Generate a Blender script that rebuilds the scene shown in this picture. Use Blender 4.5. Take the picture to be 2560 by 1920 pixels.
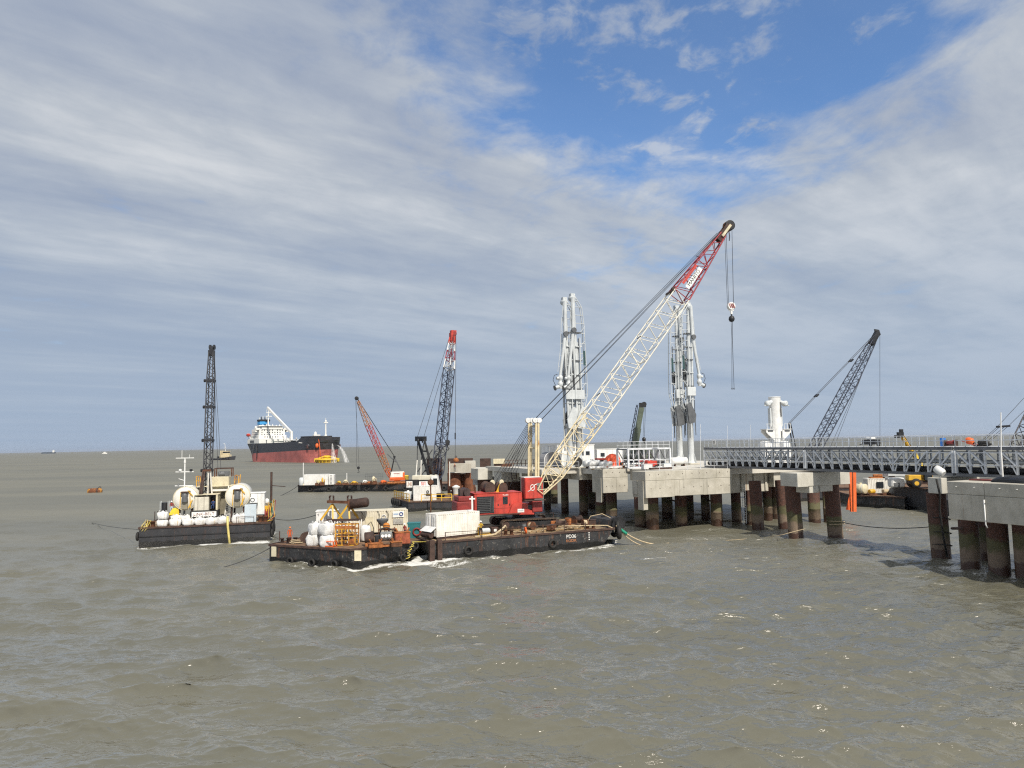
import bpy, math, random
import numpy as np
from mathutils import Vector, Matrix, Quaternion
random.seed(7)
for o in list(bpy.data.objects):
    bpy.data.objects.remove(o)
SC = bpy.context.scene
COL = SC.collection
R = math.radians

# ------------------------------------------------------------------ camera
FPX, CH = 1800.0, 13.0
PITCH, ROLL = R(4.73), R(1.03)
CAM = Vector((0, 0, CH))
_f = Vector((0, math.cos(PITCH), math.sin(PITCH)))
_u0 = Vector((0, -math.sin(PITCH), math.cos(PITCH)))
_r0 = Vector((1, 0, 0))
_r = _r0 * math.cos(ROLL) - _u0 * math.sin(ROLL)
_u = _u0 * math.cos(ROLL) + _r0 * math.sin(ROLL)
cd = bpy.data.cameras.new('camera')
cam = bpy.data.objects.new('camera', cd)
COL.objects.link(cam)
M = Matrix.Identity(4)
for i in range(3):
    M[i][0], M[i][1], M[i][2], M[i][3] = _r[i], _u[i], -_f[i], CAM[i]
cam.matrix_world = M
cd.sensor_width = 36.0
cd.lens = 36.0 * FPX / 2560.0
cd.clip_start, cd.clip_end = 0.5, 60000
SC.camera = cam

# ------------------------------------------------------------------ light
SUN_AZ, SUN_EL = R(24), R(46)      # to the right of straight behind the camera, and height
sdir = Vector((math.sin(SUN_AZ) * math.cos(SUN_EL), -math.cos(SUN_AZ) * math.cos(SUN_EL), math.sin(SUN_EL)))
sl = bpy.data.lights.new('sun', 'SUN')
sl.energy, sl.angle, sl.color = 4.9, R(0.6), (1.0, 0.93, 0.82)
sun = bpy.data.objects.new('sun', sl)
COL.objects.link(sun)
sun.rotation_euler = sdir.to_track_quat('Z', 'Y').to_euler()

SC.view_settings.view_transform = 'Standard'
SC.view_settings.look = 'None'
SC.view_settings.exposure = 0.0
SC.view_settings.gamma = 1.0
SC.view_settings.use_curve_mapping = False
cy = SC.cycles
cy.max_bounces, cy.diffuse_bounces, cy.glossy_bounces, cy.transmission_bounces, cy.volume_bounces = 4, 2, 2, 2, 0
cy.transparent_max_bounces = 6
cy.filter_width = 1.2
cy.use_denoising = False
cy.sample_clamp_direct, cy.sample_clamp_indirect = 1.3, 2.0

# ------------------------------------------------------------------ sky
class NT:
    """small node-tree helper"""
    def __init__(s, nt):
        s.nt = nt
    def n(s, t, **kw):
        nd = s.nt.nodes.new(t)
        for k, v in kw.items():
            if k == 'ins':
                for a, b in v.items():
                    s.set(nd, a, b)
            else:
                setattr(nd, k, v)
        return nd
    def set(s, nd, a, b):
        if isinstance(b, bpy.types.NodeSocket):
            s.nt.links.new(b, nd.inputs[a])
        else:
            nd.inputs[a].default_value = b
    def math(s, op, a, b=0.0, c=0.0, clamp=False):
        nd = s.n('ShaderNodeMath', operation=op, use_clamp=clamp)
        for i, v in enumerate((a, b, c)):
            s.set(nd, i, v)
        return nd.outputs[0]
    def vmath(s, op, a, b=(0, 0, 0)):
        nd = s.n('ShaderNodeVectorMath', operation=op)
        s.set(nd, 0, a); s.set(nd, 1, b)
        return nd.outputs[0]
    def noise(s, vec, scale, detail=4, rough=0.5, dist=0.0):
        nd = s.n('ShaderNodeTexNoise', ins={'Vector': vec, 'Scale': scale, 'Detail': detail, 'Roughness': rough, 'Distortion': dist})
        return nd.outputs[0]
    def mrange(s, v, a, b, c=0.0, d=1.0, smooth=True):
        nd = s.n('ShaderNodeMapRange', interpolation_type='SMOOTHSTEP' if smooth else 'LINEAR',
                 ins={'Value': v, 'From Min': a, 'From Max': b, 'To Min': c, 'To Max': d})
        return nd.outputs[0]
    def mix(s, fac, a, b, mode='MIX'):
        nd = s.n('ShaderNodeMix', data_type='RGBA', blend_type=mode)
        s.set(nd, 0, fac); s.set(nd, 6, a); s.set(nd, 7, b)
        return nd.outputs[2]

def c4(c):
    return (c[0], c[1], c[2], 1.0)

W = bpy.data.worlds.new('World')
SC.world = W
W.use_nodes = True
W.node_tree.nodes.clear()
w = NT(W.node_tree)
KS = 0.10                                # background strength
sky = w.n('ShaderNodeTexSky', sky_type='NISHITA')
sky.sun_disc = False
sky.sun_elevation = SUN_EL
sky.sun_rotation = math.pi - SUN_AZ      # same heading as the lamp
sky.air_density, sky.dust_density, sky.ozone_density = 1.0, 0.3, 2.5
tc = w.n('ShaderNodeTexCoord')
sep = w.n('ShaderNodeSeparateXYZ', ins={0: tc.outputs['Generated']})
zz = w.math('MAXIMUM', sep.outputs[2], 0.0)
zd = w.math('ADD', zz, 0.045)
U = w.math('DIVIDE', sep.outputs[0], zd)
V = w.math('DIVIDE', sep.outputs[1], zd)
# streak axes: the cloud bands run away to the right
ca, sa = math.cos(R(48)), math.sin(R(48))
A1 = w.math('ADD', w.math('MULTIPLY', U, ca), w.math('MULTIPLY', V, -sa))   # across the bands
A2 = w.math('ADD', w.math('MULTIPLY', U, sa), w.math('MULTIPLY', V, ca))    # along the bands
pv = w.n('ShaderNodeCombineXYZ', ins={0: A1, 1: w.math('MULTIPLY', A2, 0.30), 2: 0.7}).outputs[0]
pv2 = w.n('ShaderNodeCombineXYZ', ins={0: U, 1: w.math('MULTIPLY', V, 0.75), 2: 3.1}).outputs[0]
n_band = w.noise(pv, 1.15, 5, 0.52, 0.25)
n_fine = w.noise(pv, 4.2, 6, 0.60, 0.35)
n_puff = w.noise(pv2, 3.1, 8, 0.60, 0.25)
n_big = w.noise(pv2, 0.55, 3, 0.5, 0.0)
# opening in the cloud sheet
du = w.math('DIVIDE', w.math('SUBTRACT', U, 0.40), 0.62)
dv = w.math('DIVIDE', w.math('SUBTRACT', V, 1.42), 0.95)
dist = w.math('SQRT', w.math('ADD', w.math('MULTIPLY', du, du), w.math('MULTIPLY', dv, dv)))
cover = w.math('ADD', w.mrange(dist, 0.15, 1.65, -0.22, 0.85),
               w.math('ADD', w.math('MULTIPLY', w.math('SUBTRACT', n_puff, 0.5), 1.95),
                      w.math('MULTIPLY', w.math('SUBTRACT', n_band, 0.5), 0.9)))
n_small = w.noise(pv2, 8.5, 6, 0.6, 0.3)
bits = w.math('MULTIPLY', w.mrange(w.math('ADD', n_small, w.math('MULTIPLY', w.math('SUBTRACT', n_puff, 0.5), 0.7)), 0.50, 0.72), 0.62)
du2 = w.math('DIVIDE', w.math('SUBTRACT', U, 0.75), 0.75)
dv2 = w.math('DIVIDE', w.math('SUBTRACT', V, 3.2), 1.9)
dist2 = w.math('SQRT', w.math('ADD', w.math('MULTIPLY', du2, du2), w.math('MULTIPLY', dv2, dv2)))
cover = w.math('SUBTRACT', cover, w.mrange(dist2, 0.2, 1.3, 0.34, 0.0))
cov = w.math('MAXIMUM', w.mrange(cover, -0.18, 0.60), w.math('ADD', 0.10, bits))
# cloud tone: grey sheet with lighter and darker bands
tone = w.math('ADD', w.math('MULTIPLY', w.math('SUBTRACT', n_band, 0.5), 2.0),
              w.math('ADD', w.math('MULTIPLY', w.math('SUBTRACT', n_fine, 0.5), 0.85),
                     w.math('MULTIPLY', w.math('SUBTRACT', n_puff, 0.5), 0.75)))
tone = w.math('ADD', tone, w.math('MULTIPLY', U, 0.10))
tone = w.mrange(tone, -0.62, 0.72)
k = 1.0 / KS
cl = w.n('ShaderNodeValToRGB', ins={0: tone})
cr = cl.color_ramp
cr.elements[0].position, cr.elements[0].color = 0.0, (0.31, 0.37, 0.49, 1)
cr.elements[1].position, cr.elements[1].color = 1.0, (0.72, 0.74, 0.765, 1)
e = cr.elements.new(0.5); e.color = (0.49, 0.535, 0.60, 1)
cloud = w.vmath('SCALE', cl.outputs[0]); cloud.node.inputs[3].default_value = k
skyc = w.mix(1.0, sky.outputs[0], (0.92, 1.28, 1.60, 1), 'MULTIPLY')
c1 = w.mix(cov, skyc, cloud)
# the low distant sheet, smooth and blue-grey
lowf = w.math('MULTIPLY', w.mrange(zz, 0.02, 0.40, 1.0, 0.0), 0.9)
low_t = w.math('MULTIPLY', w.math('SUBTRACT', n_band, 0.5), 0.5)
lowc = w.mix(w.math('ADD', 0.45, low_t, clamp=True), (0.31 * k, 0.41 * k, 0.555 * k, 1), (0.45 * k, 0.53 * k, 0.64 * k, 1))
c2 = w.mix(lowf, c1, lowc)
bg = w.n('ShaderNodeBackground', ins={0: c2, 1: KS})
out = w.n('ShaderNodeOutputWorld', ins={0: bg.outputs[0]})

# ------------------------------------------------------------------ pixel helpers (native photo pixels -> points of the place)
def ray(px, py):
    xc, yc = (px - 1280) / FPX, -(py - 960) / FPX
    return _f + xc * _r + yc * _u
def at(px, py, D):
    d = ray(px, py)
    return CAM + d * (D / d.y)
def atz(px, py, z=0.0):
    d = ray(px, py)
    return CAM + d * ((z - CH) / d.z)

# ------------------------------------------------------------------ materials
MATS = {}
def new_mat(name):
    m = bpy.data.materials.new(name)
    m.use_nodes = True
    m.node_tree.nodes.clear()
    t = NT(m.node_tree)
    b = t.n('ShaderNodeBsdfPrincipled')
    t.n('ShaderNodeOutputMaterial', ins={0: b.outputs[0]})
    return m, t, b
def mat(name, col, rough=0.6, metal=0.0, var=0.18, scale=1.2, rust=0.0, rustcol=(0.13, 0.048, 0.018),
        rustscale=1.6, bump=0.0, dirt=0.0, dirtcol=(0.05, 0.045, 0.035), stain=0.0):
    """painted / weathered surface: tone variation, rust patches, downward streaks"""
    if name in MATS:
        return MATS[name]
    m, t, b = new_mat(name)
    pos = t.n('ShaderNodeNewGeometry').outputs['Position']
    n1 = t.noise(pos, scale, 5, 0.6)
    f = t.mrange(n1, 0.3, 0.7, 1 - var, 1 + var)
    cc = t.vmath('SCALE', (col[0], col[1], col[2])); t.set(cc.node, 3, f)
    c = cc
    if dirt:
        st = t.n('ShaderNodeMapping', ins={0: pos, 3: (1.0, 1.0, 0.12)}).outputs[0]
        n2 = t.noise(st, 3.0, 5, 0.65)
        c = t.mix(t.math('MULTIPLY', t.mrange(n2, 0.48, 0.72), dirt), c, c4(dirtcol))
    if stain:
        n4 = t.noise(pos, 0.35, 6, 0.7)
        c = t.mix(t.math('MULTIPLY', t.mrange(n4, 0.45, 0.7), stain), c, c4(dirtcol))
    if rust:
        st2 = t.n('ShaderNodeMapping', ins={0: pos, 3: (1.0, 1.0, 0.45)}).outputs[0]
        n3 = t.noise(st2, rustscale, 7, 0.68)
        lo = 0.72 - 0.42 * rust
        rc = t.mix(t.noise(pos, 6.0, 3), c4([v * 0.55 for v in rustcol]), c4([min(1, v * 1.7) for v in rustcol]))
        c = t.mix(t.mrange(n3, lo, lo + 0.10), c, rc)
        t.set(b, 'Roughness', t.mrange(n3, lo, lo + 0.1, rough, 0.85))
    else:
        t.set(b, 'Roughness', t.mrange(n1, 0.3, 0.7, max(0.05, rough - 0.08), min(1, rough + 0.08)))
    t.set(b, 'Base Color', c)
    b.inputs['Metallic'].default_value = metal
    if bump:
        bn = t.n('ShaderNodeBump', ins={'Height': t.noise(pos, 9.0, 6, 0.65), 'Strength': bump, 'Distance': 0.05})
        t.set(b, 'Normal', bn.outputs[0])
    MATS[name] = m
    return m

# ------------------------------------------------------------------ mesh builder
class MB:
    def __init__(s):
        s.v, s.f, s.sm, s.mi = [], [], [], []
    def add(s, vs, fs, smooth=False, mi=0):
        o = len(s.v)
        s.v.extend([tuple(x) for x in vs])
        for fc in fs:
            s.f.append(tuple(i + o for i in fc)); s.sm.append(smooth); s.mi.append(mi)
        return s
    def box(s, x0, x1, y0, y1, z0, z1, mi=0):
        vs = [(x0, y0, z0), (x1, y0, z0), (x1, y1, z0), (x0, y1, z0), (x0, y0, z1), (x1, y0, z1), (x1, y1, z1), (x0, y1, z1)]
        return s.add(vs, [(3, 2, 1, 0), (4, 5, 6, 7), (0, 1, 5, 4), (1, 2, 6, 5), (2, 3, 7, 6), (3, 0, 4, 7)], mi=mi)
    def cbox(s, c, sx, sy, sz, rz=0.0, mi=0):
        """box centred on c in plan, standing on c.z, turned by rz"""
        ca, sa = math.cos(rz), math.sin(rz)
        vs = []
        for z in (0, sz):
            for (x, y) in ((-1, -1), (1, -1), (1, 1), (-1, 1)):
                X, Y = x * sx / 2, y * sy / 2
                vs.append((c[0] + X * ca - Y * sa, c[1] + X * sa + Y * ca, c[2] + z))
        return s.add(vs, [(3, 2, 1, 0), (4, 5, 6, 7), (0, 1, 5, 4), (1, 2, 6, 5), (2, 3, 7, 6), (3, 0, 4, 7)], mi=mi)
    def bev(s, x0, x1, y0, y1, z0, z1, b=0.03, mi=0):
        """box with chamfered edges"""
        vs, idx = [], {}
        for ix, X in ((0, x0), (1, x1)):
            for iy, Y in ((0, y0), (1, y1)):
                for iz, Z in ((0, z0), (1, z1)):
                    sx, sy, sz = (1, -1)[ix], (1, -1)[iy], (1, -1)[iz]
                    idx[ix, iy, iz] = len(vs)
                    vs += [(X, Y + sy * b, Z + sz * b), (X + sx * b, Y, Z + sz * b), (X + sx * b, Y + sy * b, Z)]
        i = lambda a, b_, c, k: idx[a, b_, c] + k
        fs = []
        fs.append((i(0,0,0,0), i(0,0,1,0), i(0,1,1,0), i(0,1,0,0)))
        fs.append((i(1,0,0,0), i(1,1,0,0), i(1,1,1,0), i(1,0,1,0)))
        fs.append((i(0,0,0,1), i(1,0,0,1), i(1,0,1,1), i(0,0,1,1)))
        fs.append((i(0,1,0,1), i(0,1,1,1), i(1,1,1,1), i(1,1,0,1)))
        fs.append((i(0,0,0,2), i(0,1,0,2), i(1,1,0,2), i(1,0,0,2)))
        fs.append((i(0,0,1,2), i(1,0,1,2), i(1,1,1,2), i(0,1,1,2)))
        for a in (0, 1):
            for c in (0, 1):
                fs.append((i(a,0,c,0), i(a,0,c,2), i(a,1,c,2), i(a,1,c,0)))
                fs.append((i(0,a,c,1), i(0,a,c,2), i(1,a,c,2), i(1,a,c,1)))
                fs.append((i(a,c,0,0), i(a,c,0,1), i(a,c,1,1), i(a,c,1,0)))
        for a in (0, 1):
            for b_ in (0, 1):
                for c in (0, 1):
                    fs.append((i(a,b_,c,0), i(a,b_,c,1), i(a,b_,c,2)))
        return s.add(vs, fs, mi=mi)
    def tube(s, p0, p1, r, n=8, r2=None, caps=True, smooth=True, mi=0):
        p0, p1 = Vector(p0), Vector(p1)
        r2 = r if r2 is None else r2
        d = (p1 - p0)
        if d.length < 1e-6:
            return s
        d.normalize()
        a = d.orthogonal().normalized()
        if abs(d.z) > 0.99:
            a = Vector((1, 0, 0))
        b = d.cross(a).normalized(); a = b.cross(d)
        vs = []
        for p, rr in ((p0, r), (p1, r2)):
            for k in range(n):
                t = 2 * math.pi * k / n
                vs.append(p + (a * math.cos(t) + b * math.sin(t)) * rr)
        s.add(vs, [(k, (k + 1) % n, n + (k + 1) % n, n + k) for k in range(n)], smooth, mi)
        if caps:
            s.add(vs[:n], [tuple(reversed(range(n)))], mi=mi)
            s.add(vs[n:], [tuple(range(n))], mi=mi)
        return s
    def path(s, pts, r, n=6, mi=0, closed=False):
        pts = [Vector(p) for p in pts]
        rings = []
        m = len(pts)
        prev = None
        for i, p in enumerate(pts):
            q0 = pts[(i - 1) % m] if (closed or i > 0) else p
            q1 = pts[(i + 1) % m] if (closed or i < m - 1) else p
            d = (q1 - q0).normalized()
            if prev is None:
                a = d.orthogonal().normalized()
            else:
                a = (prev - d * prev.dot(d)).normalized()
            prev = a
            b = d.cross(a)
            rings.append([p + (a * math.cos(2 * math.pi * k / n) + b * math.sin(2 * math.pi * k / n)) * r for k in range(n)])
        vs = [v for rg in rings for v in rg]
        fs = []
        for i in range(m if closed else m - 1):
            j = (i + 1) % m
            for k in range(n):
                fs.append((i * n + k, i * n + (k + 1) % n, j * n + (k + 1) % n, j * n + k))
        if not closed:
            fs.append(tuple(reversed(range(n))))
            fs.append(tuple((m - 1) * n + k for k in range(n)))
        return s.add(vs, fs, True, mi)
    def beam(s, p0, p1, wd, h, up=(0, 0, 1), mi=0):
        """rectangular bar between two points: wd across, h along 'up'"""
        p0, p1 = Vector(p0), Vector(p1)
        d = (p1 - p0).normalized()
        u = Vector(up)
        if abs(d.dot(u)) > 0.98:
            u = Vector((0, 1, 0))
        sd = d.cross(u).normalized(); u = sd.cross(d)
        vs = []
        for p in (p0, p1):
            for (a, b) in ((-1, -1), (1, -1), (1, 1), (-1, 1)):
                vs.append(p + sd * (a * wd / 2) + u * (b * h / 2))
        return s.add(vs, [(3, 2, 1, 0), (4, 5, 6, 7), (0, 1, 5, 4), (1, 2, 6, 5), (2, 3, 7, 6), (3, 0, 4, 7)], mi=mi)
    def lathe(s, prof, c=(0, 0, 0), axis=(0, 0, 1), n=16, smooth=True, mi=0, caps=True):
        """prof: (radius, height along axis)"""
        ax = Vector(axis).normalized()
        a = ax.orthogonal().normalized() if abs(ax.z) < 0.99 else Vector((1, 0, 0))
        b = ax.cross(a)
        c = Vector(c)
        vs = []
        for (r, h) in prof:
            for k in range(n):
                t = 2 * math.pi * k / n
                vs.append(c + ax * h + (a * math.cos(t) + b * math.sin(t)) * r)
        fs = []
        for i in range(len(prof) - 1):
            for k in range(n):
                fs.append((i * n + k, i * n + (k + 1) % n, (i + 1) * n + (k + 1) % n, (i + 1) * n + k))
        s.add(vs, fs, smooth, mi)
        if caps:
            s.add(vs[:n], [tuple(reversed(range(n)))], mi=mi)
            s.add(vs[-n:], [tuple(range(n))], mi=mi)
        return s
    def prism(s, poly, z0, z1, mi=0, top=None):
        n = len(poly)
        top = top or poly
        vs = [(p[0], p[1], z0) for p in poly] + [(p[0], p[1], z1) for p in top]
        fs = [(i, (i + 1) % n, n + (i + 1) % n, n + i) for i in range(n)]
        return s.add(vs, fs + [tuple(reversed(range(n))), tuple(range(n, 2 * n))], mi=mi)
    def plate(s, pts, th, mi=0):
        """flat polygon given by 3-D points, thickened to both sides"""
        pts = [Vector(p) for p in pts]
        nn = Vector((0, 0, 0))
        for i in range(len(pts)):
            nn += (pts[i] - pts[0]).cross(pts[(i + 1) % len(pts)] - pts[0])
        nn.normalize()
        n = len(pts)
        vs = [p - nn * th / 2 for p in pts] + [p + nn * th / 2 for p in pts]
        return s.add(vs, [(i, (i + 1) % n, n + (i + 1) % n, n + i) for i in range(n)] + [tuple(reversed(range(n))), tuple(range(n, 2 * n))], mi=mi)
    def torus(s, c, axis, r, t, n=14, k=7, mi=0):
        ax = Vector(axis).normalized()
        a = ax.orthogonal().normalized(); b = ax.cross(a)
        c = Vector(c)
        return s.path([c + (a * math.cos(2 * math.pi * i / n) + b * math.sin(2 * math.pi * i / n)) * r for i in range(n)], t, k, mi, closed=True)
    def loft(s, rings, closed=True, caps=True, smooth=False, mi=0):
        n = len(rings[0])
        vs = [v for rg in rings for v in rg]
        fs = []
        for i in range(len(rings) - 1):
            for k in range(n if closed else n - 1):
                fs.append((i * n + k, i * n + (k + 1) % n, (i + 1) * n + (k + 1) % n, (i + 1) * n + k))
        s.add(vs, fs, smooth, mi)
        if caps:
            s.add(rings[0], [tuple(reversed(range(n)))], mi=mi)
            s.add(rings[-1], [tuple(range(n))], mi=mi)
        return s
    def mesh(s, name, xf=None):
        me = bpy.data.meshes.new(name)
        v = s.v if xf is None else [tuple(xf @ Vector(p)) for p in s.v]
        me.from_pydata(v, [], s.f)
        me.polygons.foreach_set('use_smooth', s.sm)
        me.polygons.foreach_set('material_index', s.mi)
        me.update()
        return me

ROOT = {}                                    # thing name -> world matrix
def thing(name, label, cat, loc=(0, 0, 0), rz=0.0, group=None):
    o = bpy.data.objects.new(name, None)
    o.empty_display_size = 0.3
    COL.objects.link(o)
    o.location = loc; o.rotation_euler = (0, 0, rz)
    o['label'] = label; o['category'] = cat
    if group:
        o['group'] = group
    ROOT[o.name] = Matrix.Translation(Vector(loc)) @ Matrix.Rotation(rz, 4, 'Z')
    return o
def rootm(o):
    while o.parent:
        o = o.parent
    return ROOT[o.name]
def part(parent, name, mb, mats, world=False, label=None, kind=None):
    """a mesh of its own under a thing (or under one of its parts); world=True when mb is in world space"""
    xf = rootm(parent).inverted() if world else None
    me = mb if isinstance(mb, bpy.types.Mesh) else mb.mesh(name, xf)
    for m in (mats if isinstance(mats, (list, tuple)) else [mats]):
        me.materials.append(m)
    o = bpy.data.objects.new(name, me)
    COL.objects.link(o)
    o.parent = parent
    if label:
        o['label'] = label
    if kind:
        o['kind'] = kind
    return o
def single(name, mb, mats, label=None, cat=None, loc=None, rz=0.0, group=None, kind=None):
    """a thing that is one mesh; mb in local space when loc is given, else in world space (origin moved to its base)"""
    if loc is None:
        vs = np.array(mb.v)
        loc = Vector((float(vs[:, 0].mean()), float(vs[:, 1].mean()), float(vs[:, 2].min())))
        me = mb.mesh(name, Matrix.Translation(-loc))
    else:
        me = mb.mesh(name)
    for m in (mats if isinstance(mats, (list, tuple)) else [mats]):
        me.materials.append(m)
    o = bpy.data.objects.new(name, me)
    COL.objects.link(o)
    o.location = loc; o.rotation_euler = (0, 0, rz)
    if label: o['label'] = label
    if cat: o['category'] = cat
    if group: o['group'] = group
    if kind: o['kind'] = kind
    ROOT[o.name] = Matrix.Translation(Vector(loc)) @ Matrix.Rotation(rz, 4, 'Z')
    return o
UNIT = {}
def unit_bar(m, shape):
    key = (m.name, shape)
    if key not in UNIT:
        b = MB()
        if shape == 'box':
            b.box(-1, 1, -1, 1, 0, 1)
        else:
            b.tube((0, 0, 0), (0, 0, 1), 1.0, 6)
        me = b.mesh('bar')
        me.materials.append(m)
        UNIT[key] = me
    return UNIT[key]
def bar(parent, name, p0, p1, r, m, shape='tube', r2=None, world=False):
    """straight member as an object of its own that shares its mesh with all alike ones"""
    p0, p1 = Vector(p0), Vector(p1)
    if world:
        inv = rootm(parent).inverted()
        p0, p1 = inv @ p0, inv @ p1
    o = bpy.data.objects.new(name, unit_bar(m, shape))
    COL.objects.link(o)
    o.parent = parent
    d = p1 - p0
    q = d.normalized().to_track_quat('Z', 'Y')
    o.matrix_local = Matrix.Translation(p0) @ q.to_matrix().to_4x4() @ Matrix.Diagonal((r, r2 or r, d.length, 1))
    return o
def text_mesh(body, size, depth=0.01):
    cu = bpy.data.curves.new('lettering', 'FONT')
    cu.body = body; cu.size = size; cu.extrude = depth
    cu.align_x, cu.align_y = 'CENTER', 'CENTER'
    cu.resolution_u = 3
    o = bpy.data.objects.new('lettering', cu)
    COL.objects.link(o)
    bpy.context.view_layer.update()
    me = bpy.data.meshes.new_from_object(o.evaluated_get(bpy.context.evaluated_depsgraph_get()))
    bpy.data.objects.remove(o); bpy.data.curves.remove(cu)
    return me
def lettering(parent, body, size, c, xdir, ydir, m, world=True, sx=1.0, name='lettering', depth=0.012):
    me = text_mesh(body, size, depth)
    me.materials.clear(); me.materials.append(m)
    x, y = Vector(xdir).normalized(), Vector(ydir).normalized()
    z = x.cross(y).normalized(); y = z.cross(x)
    mm = Matrix.Identity(4)
    for i in range(3):
        mm[i][0], mm[i][1], mm[i][2], mm[i][3] = x[i] * sx, y[i], z[i], c[i]
    if world:
        mm = rootm(parent).inverted() @ mm
    me.transform(mm)
    o = bpy.data.objects.new(name, me)
    COL.objects.link(o)
    o.parent = parent
    return o
def sag(p0, p1, drop, n=14):
    p0, p1 = Vector(p0), Vector(p1)
    return [p0.lerp(p1, i / n) - Vector((0, 0, 4 * drop * (i / n) * (1 - i / n))) for i in range(n + 1)]
# ------------------------------------------------------------------ footprints of what floats (used for foam too)
def V2(px, py, z=0.0):
    p = atz(px, py, z)
    return (p.x, p.y)
PF = (18.5, 102.0); PROT = R(23)
pex = Vector((math.cos(PROT), math.sin(PROT), 0)); pey = Vector((-math.sin(PROT), math.cos(PROT), 0))
def P(a, b, z=0.0):
    """point in the jetty's own axes: a along its front, b to the back"""
    v = Vector((PF[0], PF[1], 0)) + pex * a + pey * b
    return Vector((v.x, v.y, z))
# work barge with the yellow cage (A), rig barge (B), far barge (C), red crane barge (D), black crane barge (E), right barges (F1, F2), G
FA = [(-28.0, 83.4), (-17.6, 78.3), (-11.4, 83.2), (-9.8, 92.0), (-23.5, 97.0)]
FA_B = [(-28.0, 83.4), (-17.2, 78.5), (-13.3, 82.2), (-11.6, 91.5), (-23.5, 97.0)]
def rect(cx, cy, L, Wd, rz):
    c, s = math.cos(rz), math.sin(rz)
    return [(cx + x * c - y * s, cy + x * s + y * c) for (x, y) in ((-L/2, -Wd/2), (L/2, -Wd/2), (L/2, Wd/2), (-L/2, Wd/2))]
BROT = R(15); BO = Vector((-50.7, 98.4, 0))           # front left corner of the rig barge
def B(x, y, z=0.0):
    return Vector((BO.x + x * math.cos(BROT) - y * math.sin(BROT), BO.y + x * math.sin(BROT) + y * math.cos(BROT), z))
FB = [tuple(B(0, 0).xy), tuple(B(16.8, 0).xy), tuple(B(16.8, 11.5).xy), tuple(B(0, 11.5).xy)]
DROT = R(24.4); DO = Vector((-9.6, 82.2, 0))          # near left corner of the red crane's barge
def D_(x, y, z=0.0):
    return Vector((DO.x + x * math.cos(DROT) - y * math.sin(DROT), DO.y + x * math.sin(DROT) + y * math.cos(DROT), z))
DL, DW = 24.3, 13.0
FD = [tuple(D_(0, 0).xy), tuple(D_(DL, 0).xy), tuple(D_(DL + 1.6, 2.0).xy), tuple(D_(DL + 1.6, DW - 2).xy), tuple(D_(DL, DW).xy), tuple(D_(0, DW).xy)]
FC = [V2(745, 1230), (-16.0, 205.5), (-14.5, 217.0), (V2(745, 1230)[0] + 2, 222.0)]
FE = [(-26.0, 155.0), (-20.8, 143.0), (4.0, 146.0), (4.0, 160.0), (-20.0, 161.0)]
FF1 = [V2(2128, 1266), V2(2262, 1274), (84, 146), (66, 150)]
FF2 = [V2(2238, 1268), V2(2335, 1281), (98, 126), (92, 142), (74, 142)]
FG = [(52, 150), (76, 152), (76, 166), (52, 164)]
HULLS = [FA, FB, FD, FC, FE, FF1, FF2]

# piles: (pixel x of the axis, pixel y of the foot, diameter, lean)
PILES_JETTY = [(1369, 1275, 1.4), (1386, 1259, 1.5), (1413, 1284, 1.4), (1460, 1290, 1.6), (1480, 1272, 1.5), (1503, 1303, 1.75),
    (1530, 1307, 1.8), (1602, 1318, 1.8), (1632, 1322, 1.9), (1669, 1297, 1.8), (1704, 1314, 1.8), (1724, 1296, 1.5), (1793, 1315, 1.75), (1842, 1305, 1.5), (1765, 1300, 1.4), (1877, 1311, 1.6), (1921, 1301, 1.4), (1940, 1299, 1.5), (2037, 1306, 1.8), (2068, 1305, 1.0)]
PILES_BENT1 = [(1993, 1343, 1.9), (2092, 1344, 1.9), (1963, 1321, 1.6), (1898, 1323, 1.7)]
PILES_BENT2 = [(2356, 1394, 1.9)]
PILES_CAP = [(2428, 1420, 1.75), (2463, 1398, 1.4), (2500, 1432, 1.8), (2568, 1442, 1.8), (2620, 1436, 1.8)]
ALLP = [(atz(x, y), d) for L_ in (PILES_JETTY, PILES_BENT1, PILES_BENT2, PILES_CAP) for (x, y, d) in L_]

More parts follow.
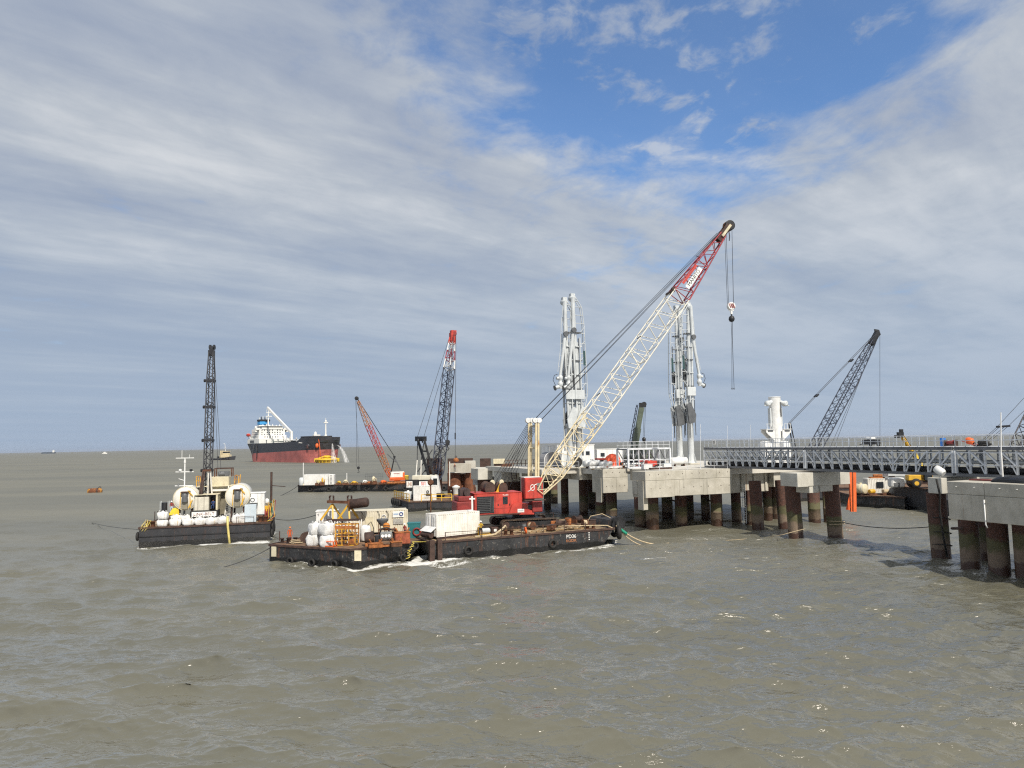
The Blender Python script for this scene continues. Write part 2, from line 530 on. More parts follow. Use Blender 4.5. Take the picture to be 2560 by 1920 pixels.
# ------------------------------------------------------------------ the sea: one sheet, finer towards the camera, displaced by a wind sea
def seg_dist(X, Y, a, b):
    ax, ay = a; bx, by = b
    dx, dy = bx - ax, by - ay
    t = np.clip(((X - ax) * dx + (Y - ay) * dy) / (dx * dx + dy * dy), 0, 1)
    return np.hypot(X - ax - t * dx, Y - ay - t * dy)
def build_sea():
    near = np.array([-60, -40, -25, -12, -4, 3, 9, 13, 16], float)
    k = 9360.0
    inv = np.linspace(1 / 18.0, 1 / 420.0, 800)
    mid = 1 / inv
    far = np.geomspace(440, 30000, 70)
    ys = np.concatenate([near, mid, far])
    ncol = 940
    u = np.linspace(-1, 1, ncol)
    u = np.sign(u) * (0.86 * np.abs(u) + 0.14 * np.abs(u) ** 4)
    Yg = np.repeat(ys[:, None], ncol, 1)
    half = np.maximum(np.abs(ys), 22) * 0.86 + 14
    half = np.where(ys > 420, ys * 0.86 + 14 + (ys - 420) * 0.4, half)
    Xg = u[None, :] * half[:, None]
    dxs = (half * 2 / ncol)[:, None]
    dys = np.gradient(ys)[:, None]
    X, Y, Z = Xg.copy(), Yg.copy(), np.zeros_like(Xg)
    rng = np.random.default_rng(11)
    hs = np.zeros_like(Xg)
    wind = R(-100)                                   # the waves come towards the camera, a little from the right
    var_un = np.zeros_like(Xg)
    for i in range(130):
        lam = 0.32 * (9.0 / 0.32) ** rng.random()
        th = wind + rng.normal(0, 0.42)
        kk = 2 * math.pi / lam
        steep = 0.066 * (0.5 + rng.random()) * (0.70 + 0.30 * math.exp(-(math.log(lam / 2.5)) ** 2 / (2 * 0.60 ** 2)))
        if lam > 6.0:
            steep *= 0.55
        amp = steep / kk
        kx, ky = kk * math.cos(th), kk * math.sin(th)
        res = np.maximum(dxs * abs(math.cos(th)), dys * abs(math.sin(th)))
        fade = np.clip((lam / np.maximum(res, 1e-6) - 2.2) / 2.5, 0, 1)
        var_un += (steep ** 2) / 2 * (1 - fade ** 2)
        gust = 0.75 + 0.5 * np.sin(Xg * 0.05 * (1 + 0.3 * rng.random()) + i) * np.sin(Yg * 0.037 + 2 * i)
        ph = kx * Xg + ky * Yg + rng.random() * 6.283
        a = amp * fade * gust
        Z += a * np.cos(ph)
        sn = np.sin(ph)
        X -= 0.8 * a * sn * math.cos(th)
        Y -= 0.8 * a * sn * math.sin(th)
        hs += (a * kk) * np.cos(ph)
    Z[ys < 14] *= 0.5
    Z += -0.02
    # foam: at hulls and piles, and on a few breaking crests
    foam = np.zeros_like(Xg)
    win = (Yg > 55) & (Yg < 260)
    for poly, wd in ((FA, 0.9), (FB, 1.1), (FD, 1.0), (FC, 1.2), (FE, 0.8), (FF1, 0.8), (FF2, 0.7)):
        n = len(poly)
        for i in range(n):
            d = seg_dist(Xg[win], Yg[win], poly[i], poly[(i + 1) % n])
            foam[win] = np.maximum(foam[win], np.clip(1 - d / wd, 0, 1) * 0.80)
    for (a, b, wd, st) in (((-17.5, 77.6), (-13.0, 80.6), 1.2, 1.1), ((-14.5, 79.6), (-9.0, 81.6), 1.9, 1.1), ((-11.5, 81.0), (-6.5, 82.2), 1.5, 1.1), ((-13.5, 78.6), (-5.0, 80.6), 1.5, 0.8), ((-10.5, 80.0), (-2.0, 82.2), 1.3, 0.68), ((-11.6, 82), (-10.6, 86), 1.4, 1.3),
                           ((-44.5, 99.2), (-34.8, 101.2), 1.7, 1.2), ((-51.0, 97.6), (-42, 99.0), 1.0, 0.95),
                           ((-6.0, 82.3), (12.0, 90.2), 1.5, 0.80), ((-25, 80.8), (-19, 78.0), 0.9, 0.72), ((12.5, 80.0), (16.5, 81.5), 1.3, 0.75), ((27, 80), (29, 80.5), 0.9, 0.62), ((47, 66), (53, 61), 1.7, 0.8)):
        d = seg_dist(Xg[win], Yg[win], a, b)
        foam[win] = np.maximum(foam[win], np.clip(1 - d / wd, 0, 1) * st)
    for (p, dia) in ALLP:
        d = np.hypot(Xg[win] - p.x, Yg[win] - p.y)
        foam[win] = np.maximum(foam[win], np.clip(1 - (d - dia / 2) / 0.45, 0, 1) * 0.7)
    crest = np.clip((hs - 1.45) / 0.35, 0, 1)
    spot = np.sin(Xg * 0.21 + 1.3 * np.sin(Yg * 0.11)) * np.sin(Yg * 0.17 + 0.9 * np.sin(Xg * 0.13))
    foam = np.maximum(foam, crest * np.clip(spot * 1.6 - 0.3, 0, 1) * 0.8)
    nr = len(ys)
    co = np.stack([X, Y, Z], -1).reshape(-1, 3).astype(np.float32)
    me = bpy.data.meshes.new('sea')
    me.vertices.add(nr * ncol)
    me.vertices.foreach_set('co', co.ravel())
    I = (np.arange(nr - 1)[:, None] * ncol + np.arange(ncol - 1)[None, :]).ravel()
    q = np.stack([I, I + 1, I + 1 + ncol, I + ncol], -1).astype(np.int32)
    nq = len(q)
    me.loops.add(nq * 4); me.polygons.add(nq)
    me.loops.foreach_set('vertex_index', q.ravel())
    me.polygons.foreach_set('loop_start', np.arange(0, nq * 4, 4, dtype=np.int32))
    me.polygons.foreach_set('use_smooth', np.ones(nq, bool))
    me.update(calc_edges=True)
    at_ = me.attributes.new('foam', 'FLOAT', 'POINT')
    at_.data.foreach_set('value', foam.ravel().astype(np.float32))
    at2 = me.attributes.new('chop', 'FLOAT', 'POINT')
    at2.data.foreach_set('value', np.sqrt(var_un).ravel().astype(np.float32))
    o = bpy.data.objects.new('sea', me)
    COL.objects.link(o)
    o['kind'] = 'structure'
    m, t, b = new_mat('muddy_sea_water')
    pos = t.n('ShaderNodeNewGeometry').outputs['Position']
    fo = t.n('ShaderNodeAttribute', attribute_name='foam').outputs['Fac']
    stretched = t.n('ShaderNodeMapping', ins={0: pos, 2: (0, 0, R(-10)), 3: (0.55, 1.0, 1.0)}).outputs[0]
    r1 = t.noise(stretched, 2.2, 3, 0.45, 0.6)
    r2 = t.noise(stretched, 7.0, 2, 0.45, 0.3)
    chop = t.n('ShaderNodeAttribute', attribute_name='chop').outputs['Fac']     # slopes too small for the sheet
    r0 = t.noise(t.n('ShaderNodeMapping', ins={0: pos, 2: (0, 0, R(-10)), 3: (0.42, 1.0, 1.0)}).outputs[0], 0.40, 4, 0.6, 0.5)
    hgt = t.math('ADD', t.math('MULTIPLY', t.math('MULTIPLY', r0, chop), 2.6), t.math('ADD', t.math('MULTIPLY', r1, 0.12), t.math('MULTIPLY', r2, 0.026)))
    bp = t.n('ShaderNodeBump', ins={'Height': hgt, 'Strength': 1.0, 'Distance': 1.0})
    silt = t.noise(t.n('ShaderNodeMapping', ins={0: pos, 3: (0.35, 1.0, 1.0)}).outputs[0], 0.035, 4, 0.55)
    base = t.mix(t.mrange(silt, 0.35, 0.65), (0.130, 0.125, 0.088, 1), (0.160, 0.150, 0.104, 1))
    streak = t.noise(t.n('ShaderNodeMapping', ins={0: pos, 2: (0, 0, R(8)), 3: (0.12, 1.0, 1.0)}).outputs[0], 0.016, 5, 0.6, 0.4)
    base = t.mix(t.math('MULTIPLY', t.mrange(streak, 0.42, 0.62), 0.45), base, (0.086, 0.086, 0.066, 1))  # darker bands: wind streaks and cloud shadows painted into the water colour
    f1 = t.noise(pos, 1.9, 9, 0.68, 0.8)
    f2 = t.noise(t.n('ShaderNodeMapping', ins={0: pos, 3: (0.6, 1.4, 1.0)}).outputs[0], 8.0, 6, 0.65, 1.2)
    fm = t.math('ADD', t.math('MULTIPLY', f1, 0.52), t.math('MULTIPLY', f2, 0.48))
    thr = t.math('SUBTRACT', 0.80, t.math('MULTIPLY', fo, 0.50))
    fmask = t.math('MULTIPLY', t.mrange(t.math('SUBTRACT', fm, thr), 0.0, 0.13), t.mrange(fo, 0.02, 0.15), clamp=True)
    rgh = t.math('ADD', 0.075, t.math('MULTIPLY', chop, 0.7))
    # silty water: light scattered back from inside the water body does not follow the small slopes, the sky mirrored on top does
    dif = t.n('ShaderNodeBsdfDiffuse', ins={'Color': base, 'Normal': t.n('ShaderNodeCombineXYZ', ins={2: 1.0}).outputs[0]})
    gls = t.n('ShaderNodeBsdfGlossy', ins={'Roughness': rgh, 'Normal': bp.outputs[0], 'Color': (1.0, 0.97, 0.93, 1)})
    fr = t.n('ShaderNodeFresnel', ins={'IOR': 1.62, 'Normal': bp.outputs[0]}).outputs[0]
    fr = t.math('MINIMUM', t.math('MULTIPLY', fr, 1.7), t.math('SUBTRACT', 0.75, t.math('MULTIPLY', chop, 1.15)))
    mx = t.n('ShaderNodeMixShader', ins={0: fr, 1: dif.outputs[0], 2: gls.outputs[0]})
    b.inputs['Base Color'].default_value = (0.66, 0.66, 0.63, 1)
    b.inputs['Roughness'].default_value = 0.8
    t.set(b, 'Normal', bp.outputs[0])
    mf = t.n('ShaderNodeMixShader', ins={0: fmask, 1: mx.outputs[0], 2: b.outputs[0]})
    outn = [n_ for n_ in m.node_tree.nodes if n_.type == 'OUTPUT_MATERIAL'][0]
    t.set(outn, 0, mf.outputs[0])
    me.materials.append(m)
build_sea()
# ------------------------------------------------------------------ shared materials
def pile_mat():
    m, t, b = new_mat('steel_pile')
    g = t.n('ShaderNodeNewGeometry').outputs['Position']
    z = t.n('ShaderNodeSeparateXYZ', ins={0: g}).outputs[2]
    n1 = t.noise(g, 0.9, 6, 0.65)
    n2 = t.noise(g, 3.5, 5, 0.65)
    st = t.noise(t.n('ShaderNodeMapping', ins={0: g, 3: (1, 1, 0.15)}).outputs[0], 3.0, 5, 0.6)
    rnd = t.n('ShaderNodeObjectInfo').outputs['Random']
    zz = t.math('ADD', t.math('ADD', z, t.math('MULTIPLY', t.math('SUBTRACT', rnd, 0.5), 1.1)), t.math('MULTIPLY', t.math('SUBTRACT', n1, 0.5), 2.0))
    rust = t.mix(t.mrange(n2, 0.35, 0.65), (0.052, 0.025, 0.018, 1), (0.112, 0.050, 0.034, 1))
    rust = t.mix(t.mrange(st, 0.45, 0.75, 0, 0.7), rust, (0.055, 0.032, 0.024, 1))
    algae = t.mix(n2, (0.060, 0.060, 0.026, 1), (0.125, 0.112, 0.055, 1))
    barn = t.mix(n2, (0.105, 0.076, 0.055, 1), (0.27, 0.20, 0.14, 1))
    wet = (0.075, 0.040, 0.028, 1)
    c = t.mix(t.mrange(zz, 3.1, 3.5), algae, rust)
    c = t.mix(t.mrange(zz, 1.7, 2.4), barn, c)
    c = t.mix(t.mrange(zz, 0.70, 0.95), wet, c)
    t.set(b, 'Base Color', c)
    t.set(b, 'Roughness', t.mrange(zz, 0.6, 1.1, 0.30, 0.85))
    t.set(b, 'Normal', t.n('ShaderNodeBump', ins={'Height': n2, 'Strength': 0.5, 'Distance': 0.06}).outputs[0])
    return m
M_PILE = pile_mat()
def concrete_mat(name, c0, c1, dark=0.5):
    m, t, b = new_mat(name)
    g = t.n('ShaderNodeNewGeometry').outputs['Position']
    n1 = t.noise(g, 0.7, 6, 0.62)
    n2 = t.noise(g, 7.0, 5, 0.6)
    st = t.noise(t.n('ShaderNodeMapping', ins={0: g, 3: (1, 1, 0.10)}).outputs[0], 2.2, 6, 0.65)
    c = t.mix(t.mrange(n1, 0.3, 0.7), c4(c0), c4(c1))
    c = t.mix(t.math('MULTIPLY', t.mrange(st, 0.55, 0.80), dark), c, (0.13, 0.125, 0.11, 1))
    c = t.mix(t.math('MULTIPLY', t.mrange(n2, 0.6, 0.75), 0.25), c, (0.2, 0.19, 0.17, 1))
    rs = t.noise(t.n('ShaderNodeMapping', ins={0: g, 3: (1, 1, 0.06)}).outputs[0], 1.3, 4, 0.6)
    c = t.mix(t.math('MULTIPLY', t.mrange(rs, 0.66, 0.74), 0.55), c, (0.26, 0.15, 0.075, 1))
    c = t.mix(t.math('MULTIPLY', t.mrange(t.noise(g, 0.22, 3, 0.5), 0.45, 0.62), 0.22), c, (0.24, 0.23, 0.20, 1))
    t.set(b, 'Base Color', c)
    b.inputs['Roughness'].default_value = 0.88
    t.set(b, 'Normal', t.n('ShaderNodeBump', ins={'Height': n2, 'Strength': 0.35, 'Distance': 0.03}).outputs[0])
    return m
M_CONC = concrete_mat('precast_concrete', (0.40, 0.375, 0.31), (0.52, 0.49, 0.42))
M_CONCN = concrete_mat('new_concrete', (0.47, 0.45, 0.39), (0.58, 0.56, 0.50), 0.25)
M_DECKC = concrete_mat('deck_concrete', (0.50, 0.47, 0.41), (0.62, 0.59, 0.52), 0.15)
M_GALV = mat('galvanised_steel', (0.68, 0.70, 0.72), 0.5, 0.10, 0.15, 2.0)
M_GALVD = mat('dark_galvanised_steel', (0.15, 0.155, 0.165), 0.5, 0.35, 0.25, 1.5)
M_BLACK = mat('black_steel', (0.018, 0.018, 0.020), 0.5, 0.1, 0.3)
M_RUBBER = mat('rubber', (0.016, 0.015, 0.014), 0.75, 0, 0.3)
M_CABLE = mat('steel_wire', (0.035, 0.036, 0.040), 0.5, 0.4, 0.2)
M_WHITE = mat('white_paint', (0.72, 0.72, 0.70), 0.45, 0, 0.08, 1.0, dirt=0.25, dirtcol=(0.35, 0.32, 0.26))
M_WHITER = mat('white_paint_rusty', (0.75, 0.73, 0.67), 0.5, 0, 0.1, 1.0, rust=0.16, rustscale=1.9, dirt=0.35, dirtcol=(0.30, 0.20, 0.10))
M_CREAM = mat('cream_paint', (0.60, 0.54, 0.38), 0.5, 0, 0.12, 1.2, rust=0.22, dirt=0.35, dirtcol=(0.25, 0.16, 0.07))
M_YEL = mat('yellow_paint', (0.62, 0.36, 0.03), 0.5, 0, 0.15, 1.5, rust=0.2)
M_YELB = mat('bright_yellow_paint', (0.72, 0.50, 0.03), 0.5, 0, 0.12, 1.5)
M_ORANGE = mat('orange_paint', (0.72, 0.13, 0.025), 0.5, 0, 0.1, 1.5)
M_TARP = mat('orange_tarpaulin', (0.72, 0.10, 0.035), 0.6, 0, 0.12, 2.0, bump=0.4)
M_RED = mat('red_paint', (0.47, 0.048, 0.032), 0.5, 0, 0.22, 0.9, dirt=0.5, dirtcol=(0.17, 0.03, 0.022), rust=0.06)
M_REDD = mat('dull_red_paint', (0.24, 0.028, 0.024), 0.55, 0, 0.25, 1.2, rust=0.25)
M_RUST = mat('rusty_steel', (0.115, 0.048, 0.024), 0.85, 0.1, 0.45, 1.8, rust=0.3, rustcol=(0.17, 0.062, 0.022), bump=0.3)
M_RUSTO = mat('orange_rust', (0.30, 0.105, 0.03), 0.85, 0, 0.45, 2.2, rust=0.4, rustcol=(0.14, 0.045, 0.02), bump=0.3)
M_BROWN = mat('dark_brown_steel', (0.060, 0.034, 0.026), 0.75, 0.1, 0.4, 1.6, rust=0.2)
M_GLASS = mat('dark_glass', (0.02, 0.024, 0.028), 0.12, 0, 0.1)
M_ARM = mat('grey_white_paint', (0.54, 0.565, 0.57), 0.45, 0, 0.10, 0.8, dirt=0.2, dirtcol=(0.28, 0.28, 0.27))
M_ARMD = mat('dark_grey_paint', (0.10, 0.105, 0.11), 0.5, 0, 0.2, 0.8)
M_BLUE = mat('blue_paint', (0.03, 0.17, 0.52), 0.4, 0, 0.1)
M_TEAL = mat('teal_paint', (0.025, 0.16, 0.17), 0.45, 0, 0.12, rust=0.1)
M_ROPE = mat('manila_rope', (0.46, 0.37, 0.24), 0.9, 0, 0.25, 6.0)
M_ROPEY = mat('yellow_rope', (0.62, 0.50, 0.10), 0.85, 0, 0.2, 6.0)
M_GREENS = mat('green_sleeve', (0.01, 0.22, 0.14), 0.5, 0, 0.15)
M_BAG = mat('woven_bag', (0.66, 0.66, 0.65), 0.8, 0, 0.12, 2.5, bump=1.0, dirt=0.4, dirtcol=(0.40, 0.38, 0.34))
M_LBLUE = mat('pale_blue_sheet', (0.52, 0.60, 0.66), 0.4, 0.1, 0.08, 1.0)
M_WOOD = mat('timber', (0.30, 0.20, 0.10), 0.85, 0, 0.35, 3.0)
M_OLIVE = mat('olive_paint', (0.085, 0.105, 0.075), 0.5, 0, 0.15)
M_TRUSSB = mat('blue_black_steel', (0.022, 0.028, 0.050), 0.5, 0.1, 0.2)
M_INK = mat('black_lettering', (0.012, 0.012, 0.014), 0.6, 0, 0.05)
M_INKW = mat('white_lettering', (0.78, 0.77, 0.73), 0.6, 0, 0.08)
M_INKR = mat('red_lettering', (0.45, 0.03, 0.03), 0.6, 0, 0.1)

# ------------------------------------------------------------------ the jetty head
jetty = thing('jetty_platform', 'concrete jetty head on rusty steel piles beyond the red crane barge', 'jetty', (PF[0], PF[1], 0), PROT)
ZD = 8.7
def jl(a0, a1, b0, b1, z0, z1, bevel=0.04):
    return MB().bev(a0, a1, b0, b1, z0, z1, bevel)
# deck
m = MB(); m.box(5.0, 39.0, 0.5, 46.0, 7.85, ZD); m.box(0.5, 4.995, 0.5, 3.3, 7.86, ZD - 0.004); m.box(0.5, 4.995, 12.0, 46.0, 7.86, ZD - 0.004); m.box(-6.5, 0.495, 20.3, 46.0, 7.87, ZD - 0.006)
part(jetty, 'deck_slab', m, M_DECKC)
# front cap: precast shells in two courses with open joints round a core
part(jetty, 'cap_core', MB().box(0.06, 15.1, 0.06, 3.3, 5.14, 8.6), M_CONC)
for (a0, a1) in ((0, 6.9), (6.92, 12.35), (12.37, 15.2)):
    part(jetty, 'concrete_panel', jl(a0, a1, 0, 3.4, 7.42, ZD + 0.02), M_CONC)
for (a0, a1, z0, b0) in ((0, 4.85, 5.02, 0), (4.87, 5.75, 5.15, 0.03), (5.77, 9.9, 5.1, 0), (9.92, 15.2, 5.06, 0.02)):
    part(jetty, 'concrete_panel', jl(a0, a1, b0, 3.4, z0, 7.395), M_CONC)
# hanging formwork under the left flank of the cap
part(jetty, 'formwork_board', jl(-0.10, -0.02, 0.5, 1.9, 3.3, 7.4, 0.01), M_CONC)
part(jetty, 'formwork_board', jl(-0.10, -0.02, 2.0, 3.3, 5.4, 7.4, 0.01), M_CONC)
part(jetty, 'formwork_board', jl(0.02, 0.9, 0.9, 0.98, 3.3, 5.0, 0.01), M_CONC)
# second cap
part(jetty, 'cap_core', MB().box(0.06, 4.4, 11.86, 15.2, 5.14, 8.6), M_CONC)
for (a0, a1, b0, b1, z0, z1) in ((0, 4.5, 11.8, 15.3, 7.42, ZD + 0.02), (0, 2.4, 11.8, 15.3, 5.05, 7.395), (2.42, 4.5, 11.8, 15.3, 5.05, 7.395)):
    part(jetty, 'concrete_panel', jl(a0, a1, b0, b1, z0, z1), M_CONC)
part(jetty, 'formwork_board', jl(-0.10, -0.02, 12.3, 14.0, 3.6, 7.4, 0.01), M_CONC)
part(jetty, 'formwork_board', jl(0.02, 1.2, 13.95, 14.03, 3.6, 5.0, 0.01), M_CONC)
# third cap and the edge beams
part(jetty, 'concrete_panel', jl(-0.1, 2.6, 19.3, 23.0, 6.8, ZD + 0.02), M_CONC)
part(jetty, 'edge_beam', jl(-6.6, -0.15, 22.6, 23.6, 6.9, 8.62), M_CONC)
part(jetty, 'edge_beam', jl(4.9, 5.6, 3.45, 11.75, 6.9, 8.6), M_CONC)
part(jetty, 'edge_beam', jl(3.2, 3.9, 15.35, 19.25, 7.0, 7.84), M_CONC)
# front beam under the gangway, set back, with ribs
part(jetty, 'edge_beam', jl(15.25, 24.0, 2.2, 4.0, 4.9, 8.65), M_CONC)
part(jetty, 'edge_beam', jl(24.05, 39.0, 1.0, 3.6, 5.6, 8.68), M_CONC)
for a in (16.3, 18.6, 21.0, 23.2):
    part(jetty, 'rib', jl(a, a + 0.35, 1.95, 2.19, 5.0, 8.6), M_CONC)
for i, (x, y, d) in enumerate(PILES_JETTY):
    f = atz(x, y)
    q = rootm(jetty).inverted() @ f
    top = 7.2 if (q.y > 4.2 or q.x > 15) else 5.3
    if q.x > 15.5 and q.y < 4: top = 5.2
    mb = MB().lathe([(d/2, -4), (d/2, 2.0), (d/2 + 0.03, 2.02), (d/2 + 0.03, 2.2), (d/2, 2.22), (d/2, top)], (q.x, q.y, 0), n=20)
    part(jetty, 'pile', mb, M_PILE)
# cross brace and access ladder between the piles
for (p, q_) in ((atz(1705, 1314), atz(1669, 1297)), (atz(1765, 1300), atz(1793, 1315))):
    bar(jetty, 'brace', (p.x, p.y, 3.4), (q_.x, q_.y, 3.4), 0.12, M_BROWN, world=True)
lad = P(18.6, 1.6)
for s_ in (-0.3, 0.3):
    bar(jetty, 'ladder_rail', P(18.6 + s_, 1.6, 0.2), P(18.6 + s_, 1.6, 6.2), 0.05, M_WHITE, world=True)
for i in range(16):
    bar(jetty, 'ladder_rung', P(18.3, 1.6, 0.5 + i * 0.36), P(18.9, 1.6, 0.5 + i * 0.36), 0.03, M_WHITE, world=True)
# orange fender frame on the far corner
ff = atz(2130, 1275, 2.0)
for s_ in (0, 1):
    part(jetty, 'fender_leg', MB().beam(at(2126 + 9 * s_, 1181, 112 - 2 * s_), at(2130 + 6 * s_, 1279, 112 - 2 * s_), 0.45, 0.45, (0, 1, 0)), M_ORANGE, True, label='orange steel fender leg')
part(jetty, 'fender_panel', MB().plate([at(2124, 1235, 113), at(2131, 1230, 113), at(2130, 1276, 113), at(2115, 1274, 113)], 0.1), M_ORANGE, True)
for i in range(3):
    bar(jetty, 'fender_bolt', at(2127, 1240 + 14 * i, 111.4), at(2127, 1240 + 14 * i, 111.0), 0.14, M_ORANGE, world=True)
# formwork tie holes and rebar stubs
hole = MB().lathe([(0.07, -0.02), (0.07, 0.006)], (0, 0, 0), (0, -1, 0), n=8).mesh('tie_hole'); hole.materials.append(M_BROWN)
def inst(parent, name, me, loc, rz=0.0):
    o = bpy.data.objects.new(name, me); COL.objects.link(o); o.parent = parent
    o.matrix_local = Matrix.Translation(Vector(loc)) @ Matrix.Rotation(rz, 4, 'Z')
    return o
for a in (0.7, 2.2, 3.9, 6.3, 8.0, 9.3, 10.6, 12.9, 14.4):
    inst(jetty, 'tie_hole', hole, (a, -0.004, 8.25))
    inst(jetty, 'tie_hole', hole, (a + 0.2, -0.004 if not 4.6 < a < 5.8 else 0.02, 6.3))
for a in (0.6, 1.7, 3.0, 3.9):
    inst(jetty, 'tie_hole', hole, (a, 11.796, 8.2)); inst(jetty, 'tie_hole', hole, (a, 11.796, 6.1))
for i in range(10):
    bar(jetty, 'rebar', (15.6 + i * 0.8, 2.5, 8.6), (15.62 + i * 0.8, 2.5, 9.15), 0.02, M_RUST)
# stanchions with wire along the open edges
def stanchions(parent, pts, h, n, m, r=0.03, wires=(1.0, 0.5)):
    P_ = [Vector(p) for p in pts]
    for i in range(len(P_) - 1):
        for j in range(n + (1 if i == len(P_) - 2 else 0)):
            p = P_[i].lerp(P_[i + 1], j / n)
            bar(parent, 'railing_post', p, p + Vector((0, 0, h)), r, m, world=True)
        for w_ in wires:
            bar(parent, 'handrail', P_[i] + Vector((0, 0, h * w_)), P_[i + 1] + Vector((0, 0, h * w_)), r * 0.8, m, world=True)
stanchions(jetty, [P(0.2, 0.25, ZD), P(14.6, 0.25, ZD)], 1.1, 6, M_GALV, 0.028)
stanchions(jetty, [P(0.2, 12.0, ZD), P(4.4, 12.0, ZD)], 1.1, 2, M_GALV, 0.028)
stanchions(jetty, [P(-6.3, 22.8, ZD), P(0.0, 19.6, ZD)], 1.1, 3, M_GALV, 0.028)
# lightning rods
for (x, yt, yb, D) in ((1681, 1060, 1180, 106), (1751, 1060, 1172, 108), (1818, 1064, 1110, 150), (1876, 1062, 1110, 150)):
    p = at(x, yb, D); q_ = at(x, yt, D)
    bar(jetty, 'rod', (p.x, p.y, ZD - 0.1), q_, 0.035, M_GALV, world=True)
# black rubber wheel fender hung on the edge
tyre = MB().lathe([(0.55, -0.28), (0.8, -0.3), (0.88, -0.15), (0.88, 0.15), (0.8, 0.3), (0.55, 0.28)], (0, 0, 0), (0.5, -0.85, 0.1), n=22)
tp = at(1443, 1153, 120.8) - Vector((0, 0, 0.12))
fend = thing('rubber_wheel', 'black rubber wheel with a flat face standing at the jetty edge by the boom', 'wheel', tp)
part(fend, 'tyre', tyre, M_RUBBER)
part(fend, 'bracket', MB().beam((0.1, 0.2, -0.8), (0.35, 0.1, -1.1), 0.3, 0.12), M_BROWN)

# ------------------------------------------------------------------ bents and the near cap that carry the gangway
bent = thing('gangway_bent', 'concrete crossbeam on two tall rusty piles under the middle of the gangway', 'pier', P(16, -14.5))
def wl(parent, name, a0, a1, b0, b1, z0, z1, m, bevel=0.04):
    mb = MB().bev(a0, a1, b0, b1, z0, z1, bevel)
    mb.v = [tuple(P(v[0], v[1], v[2])) for v in mb.v]
    return part(parent, name, mb, m, True)
wl(bent, 'crossbeam', 12.0, 21.2, -16.0, -13.2, 6.9, 8.6, M_CONCN)
wl(bent, 'end_block', 11.9, 13.7, -16.3, -16.01, 6.85, 8.62, M_CONCN)
wl(bent, 'corbel', 14.2, 15.8, -15.9, -13.6, 6.0, 6.895, M_CONCN)
wl(bent, 'corbel', 16.0, 18.2, -15.9, -13.6, 6.1, 6.895, M_CONCN)
for (x, y, d) in PILES_BENT1:
    f = atz(x, y)
    part(bent, 'pile', MB().tube((f.x, f.y, -4), (f.x - 0.25, f.y + 0.3, 6.95), d/2, 20), M_PILE, True)
pl = atz(2092, 1344)
part(bent, 'rope_ring', MB().torus((pl.x, pl.y, 2.1), (0.05, 0.1, 1), 1.02, 0.05), M_ROPE, True)
part(bent, 'rope_ring', MB().torus((pl.x, pl.y, 1.75), (-0.05, 0.1, 1), 1.02, 0.05), M_ROPE, True)
bent2 = thing('gangway_bent', 'small concrete block on a single banded pile in front of the near cap', 'pier', P(15, -33.5))
wl(bent2, 'crossbeam', 14.0, 20.0, -34.2, -32.6, 6.95, 8.6, M_CONCN)
(x, y, d) = PILES_BENT2[0]
f = atz(x, y)
part(bent2, 'pile', MB().tube((f.x, f.y, -4), (f.x - 0.15, f.y + 0.2, 6.98), d/2, 22), M_PILE, True)
part(bent2, 'rope', MB().path([at(2341, 1198, 74.2), at(2350, 1238, 74.4), at(2349, 1275, 75.2), at(2358, 1340, 75.4), at(2368, 1393, 75.6)], 0.10), M_RUBBER, True)
for zc in (2.6, 4.1, 1.3):
    part(bent2, 'rope_ring', MB().torus((f.x, f.y, zc), (0.12, 0.2, 1), d/2 + 0.03, 0.05, 18), M_RUBBER, True)
near = thing('near_pier', 'large grey concrete cap with panel joints at the right edge of the photo', 'pier', P(14, -46))
wl(near, 'core', 7.8, 24, -62, -39.5, 5.3, 8.6, M_CONC)
seg = [-39.4, -42.9, -46.6, -50.5, -54.5, -58.5, -62]
for i in range(len(seg) - 1):
    b1, b0 = seg[i] - (0.015 if i else 0), seg[i + 1] + 0.015
    wl(near, 'concrete_panel', 7.7, 24, b0, b1, 7.55, ZD + 0.02, M_CONC)
    wl(near, 'concrete_panel', 7.68, 24, b0, b1, 5.2, 7.52, M_CONC)
for i, (x, y, d) in enumerate(PILES_CAP):
    f = atz(x, y)
    part(near, 'pile', MB().tube((f.x, f.y, -4), (f.x, f.y, 5.32), d/2, 22), M_PILE, True)
for b_ in (-42.9, -46.6):
    part(near, 'joint_seal', MB().path([P(7.62, b_, 7.2), P(7.62, b_, 5.0), P(7.7, b_ - 0.1, 4.7)], 0.06), M_WHITE, True)
part(near, 'strut', MB().tube(at(2380, 1321, 76.5), at(2404, 1321, 71), 0.14, 8), M_BROWN, True)
for b_ in (-40.3, -42.0, -44.3, -45.8, -48.0):
    part(near, 'lifting_eye', MB().torus(P(7.66, b_, 8.25), (0, 0.3, 1), 0.07, 0.025, 8, 5), M_WHITE, True)

